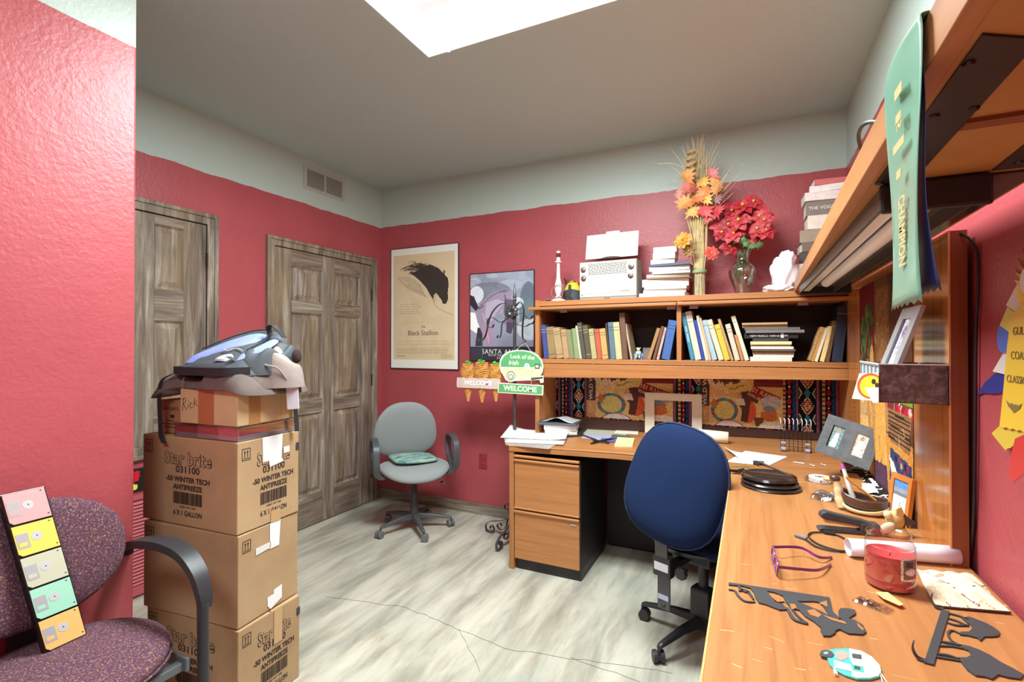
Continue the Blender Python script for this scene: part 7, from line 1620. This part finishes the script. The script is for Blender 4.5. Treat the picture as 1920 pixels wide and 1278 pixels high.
# purple glasses
M_pur = plain('purple_plastic', rgb(118,48,122), 0.25, coat=0.5)
o = dp(1455,1080); t = thing('glasses', 'purple framed reading glasses with open arms lying on the right desk', 'glasses', tuple(o))
hz = 0.034
e0, e1 = dp(1457,1084)-o, dp(1446,1045)-o   # front lower points
e0.z = e1.z = 0.003; dvec = e1-e0; up = Vector((0.10,0,0.995))*hz
def rimpts(c, w2, h2, n=26): 
    du = dvec.normalized(); return [c+du*w2*math.copysign(abs(math.cos(a_))**.8, math.cos(a_))+up.normalized()*h2*math.copysign(abs(math.sin(a_))**.8, math.sin(a_)) for a_ in np.linspace(0, 2*math.pi, n+1)[:-1]]
Lw = dvec.length/4*.92
for k, c in enumerate((e0+dvec*.25+up*.5, e0+dvec*.75+up*.5)):
    r9 = P('rim', MB().tube(rimpts(c, Lw, hz*.48), 0.0021, 6, closed=True), M_pur, t, smooth=True)
    P('lens', MB().add(rimpts(c, Lw*.96, hz*.46), [tuple(range(26))]), M_plast, r9)
P('bridge', MB().tube(curve([e0+dvec*.47+up*.6, e0+dvec*.5+up*.72, e0+dvec*.53+up*.6], 4), 0.0022, 6), M_pur, t)
for (px, py, px2, py2, px3, py3), ee in (((1500,1083,1535,1079,1558,1060), e0), ((1500,1041,1535,1054,1560,1047), e1)):
    m1, m2, m3 = dp(px,py)-o, dp(px2,py2)-o, dp(px3,py3)-o
    P('temple', MB().ribbon(curve([ee+up*.75, Vector((m1.x,m1.y,hz*.62)), Vector((m2.x,m2.y,hz*.42)), Vector((m3.x,m3.y,.003))], 6), (0,0.0008,0.0065), 0.0022), M_pur, t, smooth=40)
# flat cut steel pieces
def zp(x, y): return 1300+x/3.097, 980+y/3.097
def cut(polys, o, th=0.003, z=0.0006):
    g = MB()
    for k, pl in enumerate(polys): g.prism([((dp(*zp(x, y))-o).x, (dp(*zp(x, y))-o).y) for x, y in pl], (0,0,z+0.00006*k), (1,0,0), (0,1,0), (0,0,th))
    return g
def stro(pts, w_, o, z=0.0006, th=0.003):
    q = curve([dp(*zp(x, y))-o for x, y in pts], 5); q = [Vector((p.x, p.y, z+th/2)) for p in q]; g = MB()
    wd = []
    for i in range(len(q)):
        tn = (q[min(i+1, len(q)-1)]-q[max(i-1, 0)]).normalized(); wd.append(Vector((-tn.y, tn.x, 0))*w_*(math.sin(math.pi*(0.12+0.80*i/(len(q)-1))))**.5)
    return g.ribbon(q, wd, th)
M_cut = plain('matte_black_steel', rgb(66,66,70), 0.55, 0.2)
o = dp(*zp(600,500)); t = thing('metal_horse_cutout', 'flat black steel cutout of a galloping horse with bar, lying on desk', 'metal cutout', tuple(o))
P('plate', cut([[(205,352),(790,440),(796,470),(808,522),(850,560),(838,580),(790,545),(760,500),(740,470),(700,462),(600,462),(560,450),(520,430),(470,410),(400,395),(330,385),(280,372),(205,366)],
 [(330,385),(420,392),(450,430),(480,470),(520,480),(545,510),(500,512),(470,500),(420,480),(380,470),(360,440),(350,410)],
 [(520,430),(600,462),(660,500),(640,520),(600,510),(560,490),(540,470)],
 [(600,462),(690,500),(740,520),(790,548),(840,575),(880,560),(930,570),(985,600),(1004,640),(985,655),(900,650),(850,625),(800,640),(770,640),(700,580),(650,550),(620,520)],
 [(845,560),(842,520),(856,504),(895,504),(940,514),(942,536),(915,552),(888,575)],
 [(800,600),(835,612),(820,650),(795,664),(755,664),(738,632),(760,612)]], o), M_cut, t)
for pts, w_ in (([(205,392),(240,400),(262,430),(300,460),(360,465)], .005), ([(265,400),(300,395),(330,420),(350,450)], .006), ([(545,500),(580,560),(620,580),(665,592)], .008), ([(560,490),(600,540),(640,575),(665,592)], .005), ([(262,372),(290,400),(330,410)], .006)):
    P('cut_strand', stro(pts, w_, o), M_cut, t)
P('cutout_gap', cut([[(440,425),(500,430),(530,465),(490,470),(465,450)]], o, 0.0004, 0.0040), W_y, t); P('cutout_gap', cut([[(560,480),(590,482),(600,505),(570,515)]], o, 0.0004, 0.0041), W_y, t); P('cutout_gap', cut([[(660,520),(700,512),(745,545),(725,560),(680,545)]], o, 0.0004, 0.0041), W_y, t); P('cutout_gap', cut([[(730,475),(775,462),(780,500),(760,490)]], o, 0.0004, 0.0042), W_y, t); P('cutout_gap', cut([[(750,545),(880,585),(890,600),(800,575)]], o, 0.0004, 0.0042), W_y, t); P('cutout_gap', cut([[(950,590),(990,625),(985,640),(955,610)]], o, 0.0004, 0.0042), W_y, t)
o = dp(*zp(1420,660)); t = thing('metal_hook_plaque', 'flat black steel plaque of two grazing animals with end hooks on desk', 'metal cutout', tuple(o))
P('bar', cut([[(1440,512),(1488,520),(1396,832),(1340,818)]], o), M_cut, t)
P('animal_plate', cut([[(1590,585),(1560,560),(1600,552),(1640,566),(1700,590),(1740,612),(1778,640),(1772,662),(1740,668),(1690,668),(1668,690),(1650,675),(1590,660),(1548,655),(1552,640),(1600,640),(1622,620),(1612,598)]], o), M_cut, t)
P('animal_plate', cut([[(1540,712),(1600,724),(1660,745),(1720,775),(1790,820),(1850,850),(1920,890),(1900,915),(1830,905),(1770,890),(1735,915),(1690,900),(1640,895),(1590,860),(1555,815),(1535,790),(1590,790),(1615,775),(1600,750),(1560,735)]], o), M_cut, t)
for pts, w_ in (([(1480,530),(1540,545),(1600,570)], .005), ([(1478,560),(1530,575),(1590,605)], .005), ([(1474,585),(1530,600),(1600,600)], .004), ([(1440,695),(1500,705),(1560,722)], .005), ([(1430,720),(1500,722),(1560,735)], .004), ([(1420,768),(1480,775),(1550,800)], .005), ([(1412,785),(1480,795),(1550,808)], .004), ([(1550,650),(1500,630),(1478,650),(1500,690),(1545,715)], .0035)):
    P('cut_strand', stro(pts, w_, o), M_cut, t)
for x, y in ((1435,500), (1335,800)):
    q = dp(*zp(x, y))-o; P('hook', MB().ribbon(curve([q+Vector((.004,-.004,.003)), q+Vector((-.008,0,.004)), q+Vector((-.014,.004,.016)), q+Vector((-.012,.006,.028))], 5), (0.003,0.009,0), 0.0025), M_cut, t)
# screw bag and tag
a = dp(*zp(1035,480)); t = thing('screw_packet', 'tiny clear packet of screws lying in front of the candle', 'packet', tuple(a), R(-32)); g = MB(); rr = random.Random(9)
for k in range(22): x, y = rr.uniform(-.022,.020), rr.uniform(-.010,.012); d = Vector((rr.uniform(-1,1), rr.uniform(-1,1), 0)).normalized()*.0045; g.tube([Vector((x,y,.003))-d, Vector((x,y,.005))+d], .0013, 5)
P('screws', g, plain('dark_screw', rgb(104,100,98), 0.3, 0.8), t)['kind'] = 'stuff'; P('packet', MB().grid(lambda u, v_: (-.032+.068*u, -.017+.036*v_, .0075+.001*math.sin(20*u)-.006*(abs(2*u-1)**5+abs(2*v_-1)**5)/1.3), 12, 8), M_plast, t)
sheet('paper_tag', [zp(1058,420), zp(1130,422), zp(1222,494), zp(1198,502), zp(1100,458)], plain('tan_tag', rgb(206,170,116), 0.7), 'small tan paper tag beside the packet of screws', 'tag', z=0.0075, th=0.0006)
# camper magnet
o = dp(*zp(915,830)); t = thing('camper_ornament', 'flat teal and cream camper ornament lying at the front of desk', 'ornament', tuple(o))
Mtl, Mcr = plain('teal_enamel', rgb(84,182,172), 0.35), plain('cream_enamel', rgb(236,228,206), 0.4)
P('body', cut([[(770,752),(830,740),(905,740),(975,755),(1040,790),(1085,840),(1095,875),(1080,905),(1030,918),(950,918),(880,895),(820,862),(790,830),(775,790)]], o, 0.0035), Mtl, t, bev=0.0008)
P('cream_side', cut([[(905,743),(975,757),(1038,792),(1082,842),(1090,875),(1076,902),(1030,914),(955,914),(920,905),(925,830),(905,790)]], o, 0.0008, 0.0042), Mcr, t); P('cream_panel', cut([[(815,812),(912,838),(926,878),(820,855)]], o, 0.0008, 0.0042), Mcr, t)
P('window', cut([[(920,775),(975,782),(978,808),(925,800)]], o, 0.0006, 0.0052), Mdk, t); P('window', cut([[(918,838),(988,852),(990,885),(925,872)]], o, 0.0006, 0.0052), Mtl, t); P('window', cut([[(932,848),(968,856),(970,872),(935,866)]], o, 0.0006, 0.0060), Mdk, t)
P('wheel', cut([[(735,770),(745,755),(775,752),(805,762),(818,780),(805,795),(775,795),(745,788)]], o, 0.0045, 0.0008), Mdk, t); P('wheel_hub', cut([[(755,772),(770,765),(785,770),(780,782),(762,782)]], o, 0.0008, 0.0054), plain('sign_light_grey', rgb(150,156,152), 0.5), t)
P('flower_print', cut([[(822,765),(860,755),(898,770),(895,800),(860,812),(830,798)]], o, 0.0005, 0.0042), plain('coral_print', rgb(226,150,140), 0.5), t)
P('hitch', cut([[(812,860),(822,858),(840,893),(820,890)]], o, 0.0045, 0.0008), Mcr, t); P('string', MB().tube([dp(*zp(1090,872),.004)-o, dp(*zp(1120,920),.003)-o, dp(*zp(1180,960),.002)-o], 0.001, 5).tube([dp(*zp(1088,885),.004)-o, dp(*zp(1105,940),.003)-o], 0.001, 5), Mcr, t)
# ================= RIGHT WALL SIDE =================
# village picture on fabric, hung on the glossy panel
XF = 0.4595; y0, y1, z0, z1 = 1.945, 2.77, 0.800, 1.610
t = thing('fabric_picture', 'brown batik fabric picture of village women and baskets hanging on glossy panel', 'fabric picture', (XF, (y0+y1)/2, z0))
Wp, Hp = y1-y0, z1-z0; nx, ny = 150, 150; cv = Canvas(nx, ny, (104,66,44)); rs = np.random.RandomState(31)
# u=0 is the far (left in view) side
cv.rect(0, 0, .42, .45, (112,30,40))
for k in range(90):
    x, y = rs.uniform(.0,.34), rs.uniform(.12,.58)
    if rs.rand() < .8 and y > .55-x*1.3-.25: cv.ell(x, y, rs.uniform(.015,.04), rs.uniform(.02,.05), [(70,96,50),(92,120,64),(52,74,44)][k % 3])
cv.rect(.36,.0,.62,.52,(120,80,48)); cv.rect(.62,.0,1,.52,(96,62,44))
for k in range(14): x = .40+.018*k; cv.line([(x,.05),(x+.01,.5)], .006, (176,128,80))
cv.poly([(.0,.52),(.18,.46),(.34,.52),(.34,.72),(.0,.74)], (206,168,116)); cv.rect(.03,.56,.10,.64,(232,206,160)); cv.rect(.14,.55,.22,.62,(232,206,160))
cv.ell(.30,.42,.045,.10,(206,156,96)); cv.ell(.30,.46,.028,.045,(232,190,130)); cv.poly([(.22,.50),(.40,.50),(.46,.74),(.16,.74)], (196,140,82)); cv.line([(.20,.40),(.26,.62),(.30,.74)], .02, (226,180,120))
cv.ell(.52,.36,.04,.07,(150,104,66)); cv.poly([(.46,.44),(.60,.44),(.64,.72),(.42,.72)], (176,128,84)); cv.rect(.46,.50,.58,.52,(236,220,180)); cv.rect(.46,.56,.58,.58,(236,220,180))
cv.poly([(.0,.74),(1,.72),(1,1),(.0,1)], (206,144,66)); cv.poly([(.36,.58),(.56,.55),(.62,1.0),(.38,1.0)], (226,164,84)); cv.poly([(.0,.72),(.2,.70),(.30,1),(.0,1)], (232,186,120)); 
cv.rect(.62,.50,1,.57,(120,150,50)); cv.ell(.78,.54,.05,.05,(226,230,206),ring=.6)
for k in range(22): cv.ell(.62+.38*rs.rand(), .585+.02*rs.rand(), .022, .018, [(190,40,60),(226,180,180),(150,30,50)][k % 3])
cv.poly([(.62,.61),(.98,.61),(.95,.76),(.66,.75)], (150,108,70))
for k in range(7): cv.line([(.63,.625+.018*k),(.96,.628+.018*k)], .008, (60,44,40))
cv.poly([(.66,.78),(.98,.80),(1,1),(.64,1)], (54,66,108))
for k in range(26): cv.ell(.66+.34*rs.rand(), .80+.2*rs.rand(), .02, .014, [(150,50,70),(40,110,130),(206,150,90),(30,34,60)][k % 4])
cv.poly([(.64,.82),(.72,.84),(.84,.92),(.76,.93),(.68,.90)], (240,232,214)); cv.poly([(.76,.90),(.98,.88),(1,.95),(.84,.97)], (226,170,100))
cv.poly([(.34,.90),(.60,.88),(.62,1),(.34,1)], (90,60,84))
for k in range(60):
    x, y = rs.rand(), rs.uniform(.1,1); cv.line([(x,y),(x+rs.uniform(-.03,.03),y+rs.uniform(.02,.09))], .006, [(60,40,34),(90,60,40),(240,210,160)][k % 3], .8)
cv.noise(.12, 2)
cv.panel('cloth', lambda u, v_: (0.0, Wp/2-u*Wp, Hp*v_), attr_mat('woven_cloth', 0.85, 0.1), t); P('backing', MB().box(0.0003, 0.0018, -Wp/2, Wp/2, 0, Hp), plain('brown_backing', rgb(90,60,44), 0.9), t)
cv = Canvas(120, 10, (40,34,34)); rs = np.random.RandomState(5)
for k in range(90): cv.ell(rs.rand(), rs.rand(), .012, .14, (226,214,196) if k % 2 else (40,34,34))
o = Vector((XF-0.002, 2.42, 0))
t = thing('patterned_ribbon', 'black and white patterned band along the desk below the batik picture', 'ribbon', (0.44, 2.42, ZR+0.001))
cv.panel('band', lambda u, v_: (-0.02+0.036*v_, 0.36-u*0.72, 0.002+0.020*v_+0.003*math.sin(9*u)), attr_mat('woven_cloth', 0.85, 0.1), t, solid=0.001)
# metal pocket box on the panel edge
BX0, BX1, BY0, BY1, BZ0, BZ1 = 0.312, 0.4590, 1.625, 1.88, 1.196, 1.297
t = thing('wall_pocket', 'mottled brown metal wall pocket with grey grid side, hung on the hutch panel', 'wall pocket', (BX1, BY0, BZ0)); off = Vector(t.location)
M_mot, nt, b = newmat('mottled_brown_metal'); n1 = noise(nt, coords(nt), 45, 4, .6, .8); c = ramp(nt, n1, [(.3, rgb(74,64,64)), (.5, rgb(104,92,92)), (.62, rgb(130,116,120)), (.75, rgb(150,140,150))]); nt.links.new(c, b.inputs['Base Color']); b.inputs['Roughness'].default_value = .35; b.inputs['Metallic'].default_value = .3
M_grid = plain('grey_grid_plastic', rgb(150,158,162), 0.4); M_rimw = plain('white_rim', rgb(226,226,226), 0.4)
P('end_face', rel(MB().box(BX0, BX1, BY0, BY0+0.003, BZ0, BZ1), off), M_mot, t, bev=0.001)
P('end_face', rel(MB().box(BX0, BX1, BY1-0.003, BY1, BZ0, BZ1), off), M_mot, t); P('bottom', rel(MB().box(BX0, BX1, BY0, BY1, BZ0, BZ0+0.002), off), M_mot, t)
P('back', rel(MB().box(BX1-0.003, BX1, BY0, BY1, BZ0, BZ1), off), M_grid, t)
g = MB(); 
for k in range(6): y = BY0+0.003+k*(BY1-BY0-0.006)/5; g.box(BX0, BX0+0.003, y-0.0025, y+0.0025, BZ0, BZ1)
for z in (BZ0, (BZ0+BZ1)/2, BZ1-0.004): g.box(BX0, BX0+0.003, BY0, BY1, z, z+0.004)
P('grid_side', rel(g, off), M_grid, t); P('rim', rel(MB().box(BX0-.001, BX1, BY0-0.001, BY0+0.002, BZ1, BZ1+0.003).box(BX0-.001, BX0+0.003, BY0, BY1, BZ1, BZ1+0.003), off), M_rimw, t)
P('grid_panel', rel(MB().box(BX0+0.0035, BX0+0.005, BY0+.003, BY1-.003, BZ0, BZ1-.004), off), plain('pale_grey_film', rgb(176,190,194), 0.4), t)
for z in (BZ0+0.02, BZ0+0.05, BZ0+0.08): P('rivet', rel(MB().ball((BX1-0.008, BY0-0.0005, z), 0.0018, 8, 5), off), M_gm, t)
# smiley card and envelope on its left side
def side_card(name, pts, mat, label, cat, dx=0.004):
    q = [at(0, BX0-dx, x, y) for x, y in pts]; o = sum(q, Vector())/len(q); n = len(q); vs = [p-o for p in q]+[p-o+Vector((0.001,0,0)) for p in q]
    return solo(name, MB().add(vs, [tuple(range(n)), tuple(range(2*n-1, n-1, -1))]+[(i, (i+1) % n, n+(i+1) % n, n+i) for i in range(n)]), mat, label, cat, loc=tuple(o)), o
s_, o = side_card('smiley_card', [(1611,700),(1647,698),(1647,752),(1597,747)], plain('pinkish_card', rgb(236,222,214), 0.6), 'white card with round yellow smiley tucked in the wall pocket', 'card')
cx, cy, rx, ry = 1632, 723, 25, 24
def cardell(cx, cy, rx, ry, d, mat, name, clipx=1647, par=None):
    pts = [(min(clipx, cx+rx*math.cos(a_)), cy+ry*math.sin(a_)) for a_ in np.linspace(0, 2*math.pi, 31)[:-1]]
    q = [at(0, BX0-0.0042-d, x, y) for x, y in pts]; n = len(q); P(name, MB().add([p-o for p in q]+[p-o+Vector((0.0003,0,0)) for p in q], [tuple(range(n)), tuple(range(2*n-1, n-1, -1))]+[(i, (i+1) % n, n+(i+1) % n, n+i) for i in range(n)]), mat, par)
cardell(cx, cy, rx, ry, .0004, plain('red_orange_print', rgb(206,84,48), 0.5), 'smiley_ring', par=s_); cardell(cx+1, cy+1, rx-4, ry-4, .0008, plain('smiley_yellow', rgb(236,206,48), 0.5), 'smiley_face', par=s_)
cardell(1638, 715, 4, 5, .0012, M_ink, 'eye', par=s_); cardell(1644, 722, 3.5, 5, .0012, M_ink, 'eye', par=s_)
side_card('envelope', [(1621,727),(1647,726),(1647,754),(1637,755)], M_paper, 'white envelope corner overlapping the smiley card', 'envelope', 0.0065)
# silver photo frame standing in the pocket
A0_, A1_, A2_, A3_ = at(0, 0.352, 1666, 684), at(0, 0.352, 1700, 684), at(0, 0.425, 1728, 540), at(0, 0.425, 1690, 552)
A0_, A1_ = Vector((0.335, 1.845, BZ0+0.03)), Vector((0.335, 1.66, BZ0+0.03))
lean = Vector((0.32, 0.02, 0.94)).normalized(); Uy = (A1_-A0_).normalized(); Hs = 0.245; Ws = (A1_-A0_).length; Nf2 = Uy.cross(lean).normalized()
if Nf2.x > 0: Nf2 = -Nf2
t = thing('framed_photo', 'silver grey photo frame standing in the mottled wall pocket', 'photo frame', tuple(A0_)); M_sil = plain('silver_frame', rgb(176,176,178), 0.35, 0.2, var=0.06, vs=20)
def fr2(x0, x1, y0_, y1_, d=0.010): return MB().prism([(x0,y0_),(x1,y0_),(x1,y1_),(x0,y1_)], (0,0,0), Uy, lean, -Nf2*d)
g = MB(); w1 = Ws*.27; h1 = Hs*.30; h2 = Hs*.14
for r4 in ((0,w1,0,Hs),(Ws-w1,Ws,0,Hs),(w1,Ws-w1,0,h1),(w1,Ws-w1,Hs-h2,Hs)):
    q = fr2(*r4); o_ = len(g.v); g.v += q.v; g.f += [tuple(i+o_ for i in f) for f in q.f]; g.m += q.m
P('frame', g, M_sil, t)
cv = Canvas(22, 40, (214,206,222)); cv.rect(0,0,.2,1,(60,60,72)); cv.ell(.6,.3,.25,.15,(150,120,160)); cv.ell(.6,.6,.2,.2,(190,170,200)); cv.noise(.2,7,2)
cv.panel('photo', lambda u, v_: Uy*(w1+(Ws-2*w1)*u)+lean*(h1+(Hs-h1-h2)*v_)-Nf2*0.005, attr_mat('print_paper'), t)
# ribbons hanging over the overhead shelf
M_gr = plain('sage_green_satin', rgb(118,170,146), 0.3, coat=0.3); M_nv = plain('navy_satin', rgb(36,38,84), 0.35)
def ribbon_sheet(name, label, path, yc, w_, mat, zig=6):
    """strip hanging down along path of (x, z, yshift), width along Y, pinked lower end"""
    t = thing(name, label, 'ribbon', (path[0][0], yc, path[0][1])); o = Vector(t.location)
    q = curve([(x, z, ys) for x, z, ys in path], 6); N_ = len(q)-1; nw = zig*2
    g = MB()
    for i, p in enumerate(q):
        for j in range(nw+1):
            dz = 0.004*((j % 2)*2-1)*0.5 if i == N_ else 0
            v_ = j/nw; g.v.append((p[0]-o.x+0.004*math.sin(3.0*v_+0.25*i), (yc+p[2]+w_*(0.82+0.42*i/N_)*(0.5-v_))-o.y, p[1]-o.z+dz))
    for i in range(N_):
        for j in range(nw): a_ = i*(nw+1)+j; g.f.append((a_, a_+1, a_+nw+2, a_+nw+1)); g.m.append(0)
    P('strip', g, mat, t, solid=0.0006, smooth=True); return t, o
ZTt = ZT+0.0015
t, o = ribbon_sheet('green_award_ribbon', 'long sage green award ribbon with gold lettering hanging over the overhead shelf', [(0.260, ZTt, 0.06), (0.205, ZTt+0.002, 0.02), (0.166, ZTt, 0.005), (0.158, ZT-0.02, 0), (0.157, 1.60, 0), (0.158, 1.50, 0), (0.160, 1.395, 0.002)], 0.700, 0.112, M_gr)
M_gol = plain('gold_foil_print', rgb(206,190,136), 0.35)
g = MB(); text(g, 'CHAMPION', 0.034, (0.1545-o.x, 0.692-o.y, 1.478-o.z), (0,0,-1), (0,-1,0), ext=0.0004, sx=0.45, offset=0.0010); P('ribbon_lettering', g, M_gol, t)
for z, h, w_ in ((1.640,.012,.030),(1.610,.010,.022),(1.578,.010,.045),(1.545,.010,.018)):
    P('ribbon_mark', MB().box(0.1535-o.x, 0.1541-o.x, 0.700-o.y-w_/2, 0.700-o.y+w_/2, z-o.z-h/2, z-o.z+h/2), M_gol, t)
g = MB(); text(g, '2', 0.030, (0.1545-o.x, 0.700-o.y, 1.602-o.z), (0,0,-1), (0,-1,0), ext=0.0004); P('ribbon_numeral', g, M_gol, t)
t, o = ribbon_sheet('navy_award_ribbon', 'dark navy ribbon hanging behind the sage green one at overhead shelf', [(0.23, ZTt, 0.0), (0.195, ZTt, 0), (0.165, ZTt-0.0005, 0), (0.1605, ZT-0.03, 0), (0.164, 1.60, -0.004), (0.166, 1.50, -0.014), (0.170, 1.405, -0.034)], 0.698, 0.080, M_nv)
# award ribbons pinned to the right wall
def wq(x, y, d): return at(0, XR-d, x, y)
M_yel = plain('golden_satin', rgb(226,188,62), 0.35); M_whs = plain('white_satin', rgb(222,216,214), 0.4); M_bls = plain('blue_satin', rgb(84,112,206), 0.35); M_bl2 = plain('deep_blue_satin', rgb(52,60,140), 0.35); M_rds = plain('red_satin', rgb(196,48,46), 0.35); M_lem = plain('lemon_satin', rgb(220,206,96), 0.35)
def tail(name, label, pts, mat, d, texts=(), group='award ribbons pinned to the right wall', extra=None):
    q = [wq(x, y, d) for x, y in pts]; o = q[0]; n = len(q)
    r_ = P('strip', MB().add([p-o for p in q]+[p-o+Vector((0.0012,0,0)) for p in q], [tuple(range(n)), tuple(range(2*n-1, n-1, -1))]+[(i, (i+1) % n, n+(i+1) % n, n+i) for i in range(n)]), mat)
    t = thing(name, label, 'ribbon', tuple(o), 0, group); r_.parent = t
    for body, x, y, s_ in texts:
        c = wq(x, y, d+0.0008)-o; g = MB(); text(g, body, s_, c, (0,-1,0), (0,0,1), ext=0.0002); P('ribbon_lettering', g, plain('faded_print', rgb(120,100,60), 0.6), t)
    return t, o
def zigz(x0, y0, x1, y1, n=8, a_=3):
    return [(x0+(x1-x0)*k/n, y0+(y1-y0)*k/n+(a_ if k % 2 else 0)) for k in range(n+1)]
tail('award_ribbon', 'deep blue ribbon tail with gold mark pointing left, right wall', [(1885,690),(1885,735),(1860,738),(1845,736)]+zigz(1830,742,1845,718,4,2)+[(1865,700)], M_bl2, 0.004)
t, o = tail('award_ribbon', 'pale white ribbon tail between the two blue ribbons on right wall', [(1885,655),(1905,670),(1885,702),(1861,696)], M_whs, 0.008)
tail('award_ribbon', 'light blue looped ribbon below the lemon ribbon on right wall', [(1872,610),(1892,618),(1888,662),(1876,660),(1870,648),(1869,628)], M_bls, 0.012)
tail('award_ribbon', 'lemon yellow narrow ribbon above the light blue loop on right wall', [(1889,575),(1908,590),(1892,622),(1874,610)], M_lem, 0.016)
tail('award_ribbon', 'greyish white ribbon tail nearest the rosette on right wall', [(1908,530),(1925,560),(1925,600),(1905,585),(1886,572)], M_whs, 0.020)
t, o = tail('award_ribbon', 'large golden yellow ribbon with printed words and winged emblem, right wall', [(1925,568),(1905,578),(1895,596),(1888,650),(1882,720),(1877,770),(1874,798)]+zigz(1874,798,1925,808,8,3), M_yel, 0.026, [('GUL', 1909, 621, .024), ('COAS', 1909, 667, .024), ('CLASSIC', 1905, 712, .022)])
c = wq(1901, 762, 0.0268)-o
P('winged_emblem', MB().prism([(-.034,.010),(-.020,.004),(-.006,.006),(0,.002),(.006,.006),(.020,.004),(.034,.010),(.024,-.002),(.010,-.008),(0,-.013),(-.010,-.008),(-.024,-.002)], c, (0,-1,0), (0,0,1), (-0.0003,0,0)), plain('faded_print', rgb(120,100,60), 0.6), t)
tail('award_ribbon', 'folded golden tail end below the large yellow ribbon, right wall', [(1875,797),(1925,808),(1910,834)]+zigz(1898,836,1885,842,3,2)+[(1859,812)], plain('golden_satin_back', rgb(206,178,66), 0.45), 0.022)
tail('award_ribbon', 'red ribbon tail with white top curling at the lower right wall', [(1903,822),(1925,812),(1925,885),(1912,893),(1900,905),(1891,890),(1896,850)], M_rds, 0.030)
# rosette
c = wq(1945, 525, 0.015); t = thing('rosette', 'red and yellow pleated rosette pinned high on the right wall', 'rosette', tuple(c)); g = MB(); g2 = MB(); R0 = 0.085
for k in range(22):
    a_ = 2*math.pi*k/22; a2 = a_+math.pi/22
    pts3 = lambda r0, r1, d: [Vector((-d, -r0*math.cos(a_), r0*math.sin(a_))), Vector((-d-.004, -r1*math.cos(a_-.12), r1*math.sin(a_-.12))), Vector((-d+.006, -r1*1.0*math.cos(a_+.12), r1*1.0*math.sin(a_+.12)))]
    p = pts3(.02, R0, 0.0); g.add(p+[v+Vector((.001,0,0)) for v in p], [(0,1,2),(5,4,3),(0,3,4,1),(1,4,5,2),(2,5,3,0)])
    p = pts3(.02, R0*.72, 0.008); g2.add(p+[v+Vector((.001,0,0)) for v in p], [(0,1,2),(5,4,3),(0,3,4,1),(1,4,5,2),(2,5,3,0)])
P('red_pleats', g, plain('dark_red_satin', rgb(140,36,34), 0.4), t); P('yellow_pleats', g2, M_yel, t); P('button', MB().lathe([(0,.016),(.026,.016),(.028,.008)], n=24, M=Matrix.Rotation(R(-90), 4, 'Y')), M_whs, t)
# power cord by the panel
q = [(0.475,1.66,1.637), (0.490,1.63,1.630), (0.507,1.605,1.59), (0.509,1.60,1.52), (0.507,1.60,1.45), (0.507,1.61,1.38), (0.507,1.63,0.95), (0.507,1.66,0.80)]
solo('power_cord', MB().tube(curve([Vector(p)-Vector(q[0]) for p in q], 7), 0.0035, 8), M_black, 'black power cord drooping behind the end of the glossy panel', 'cord', loc=q[0], smooth=True)
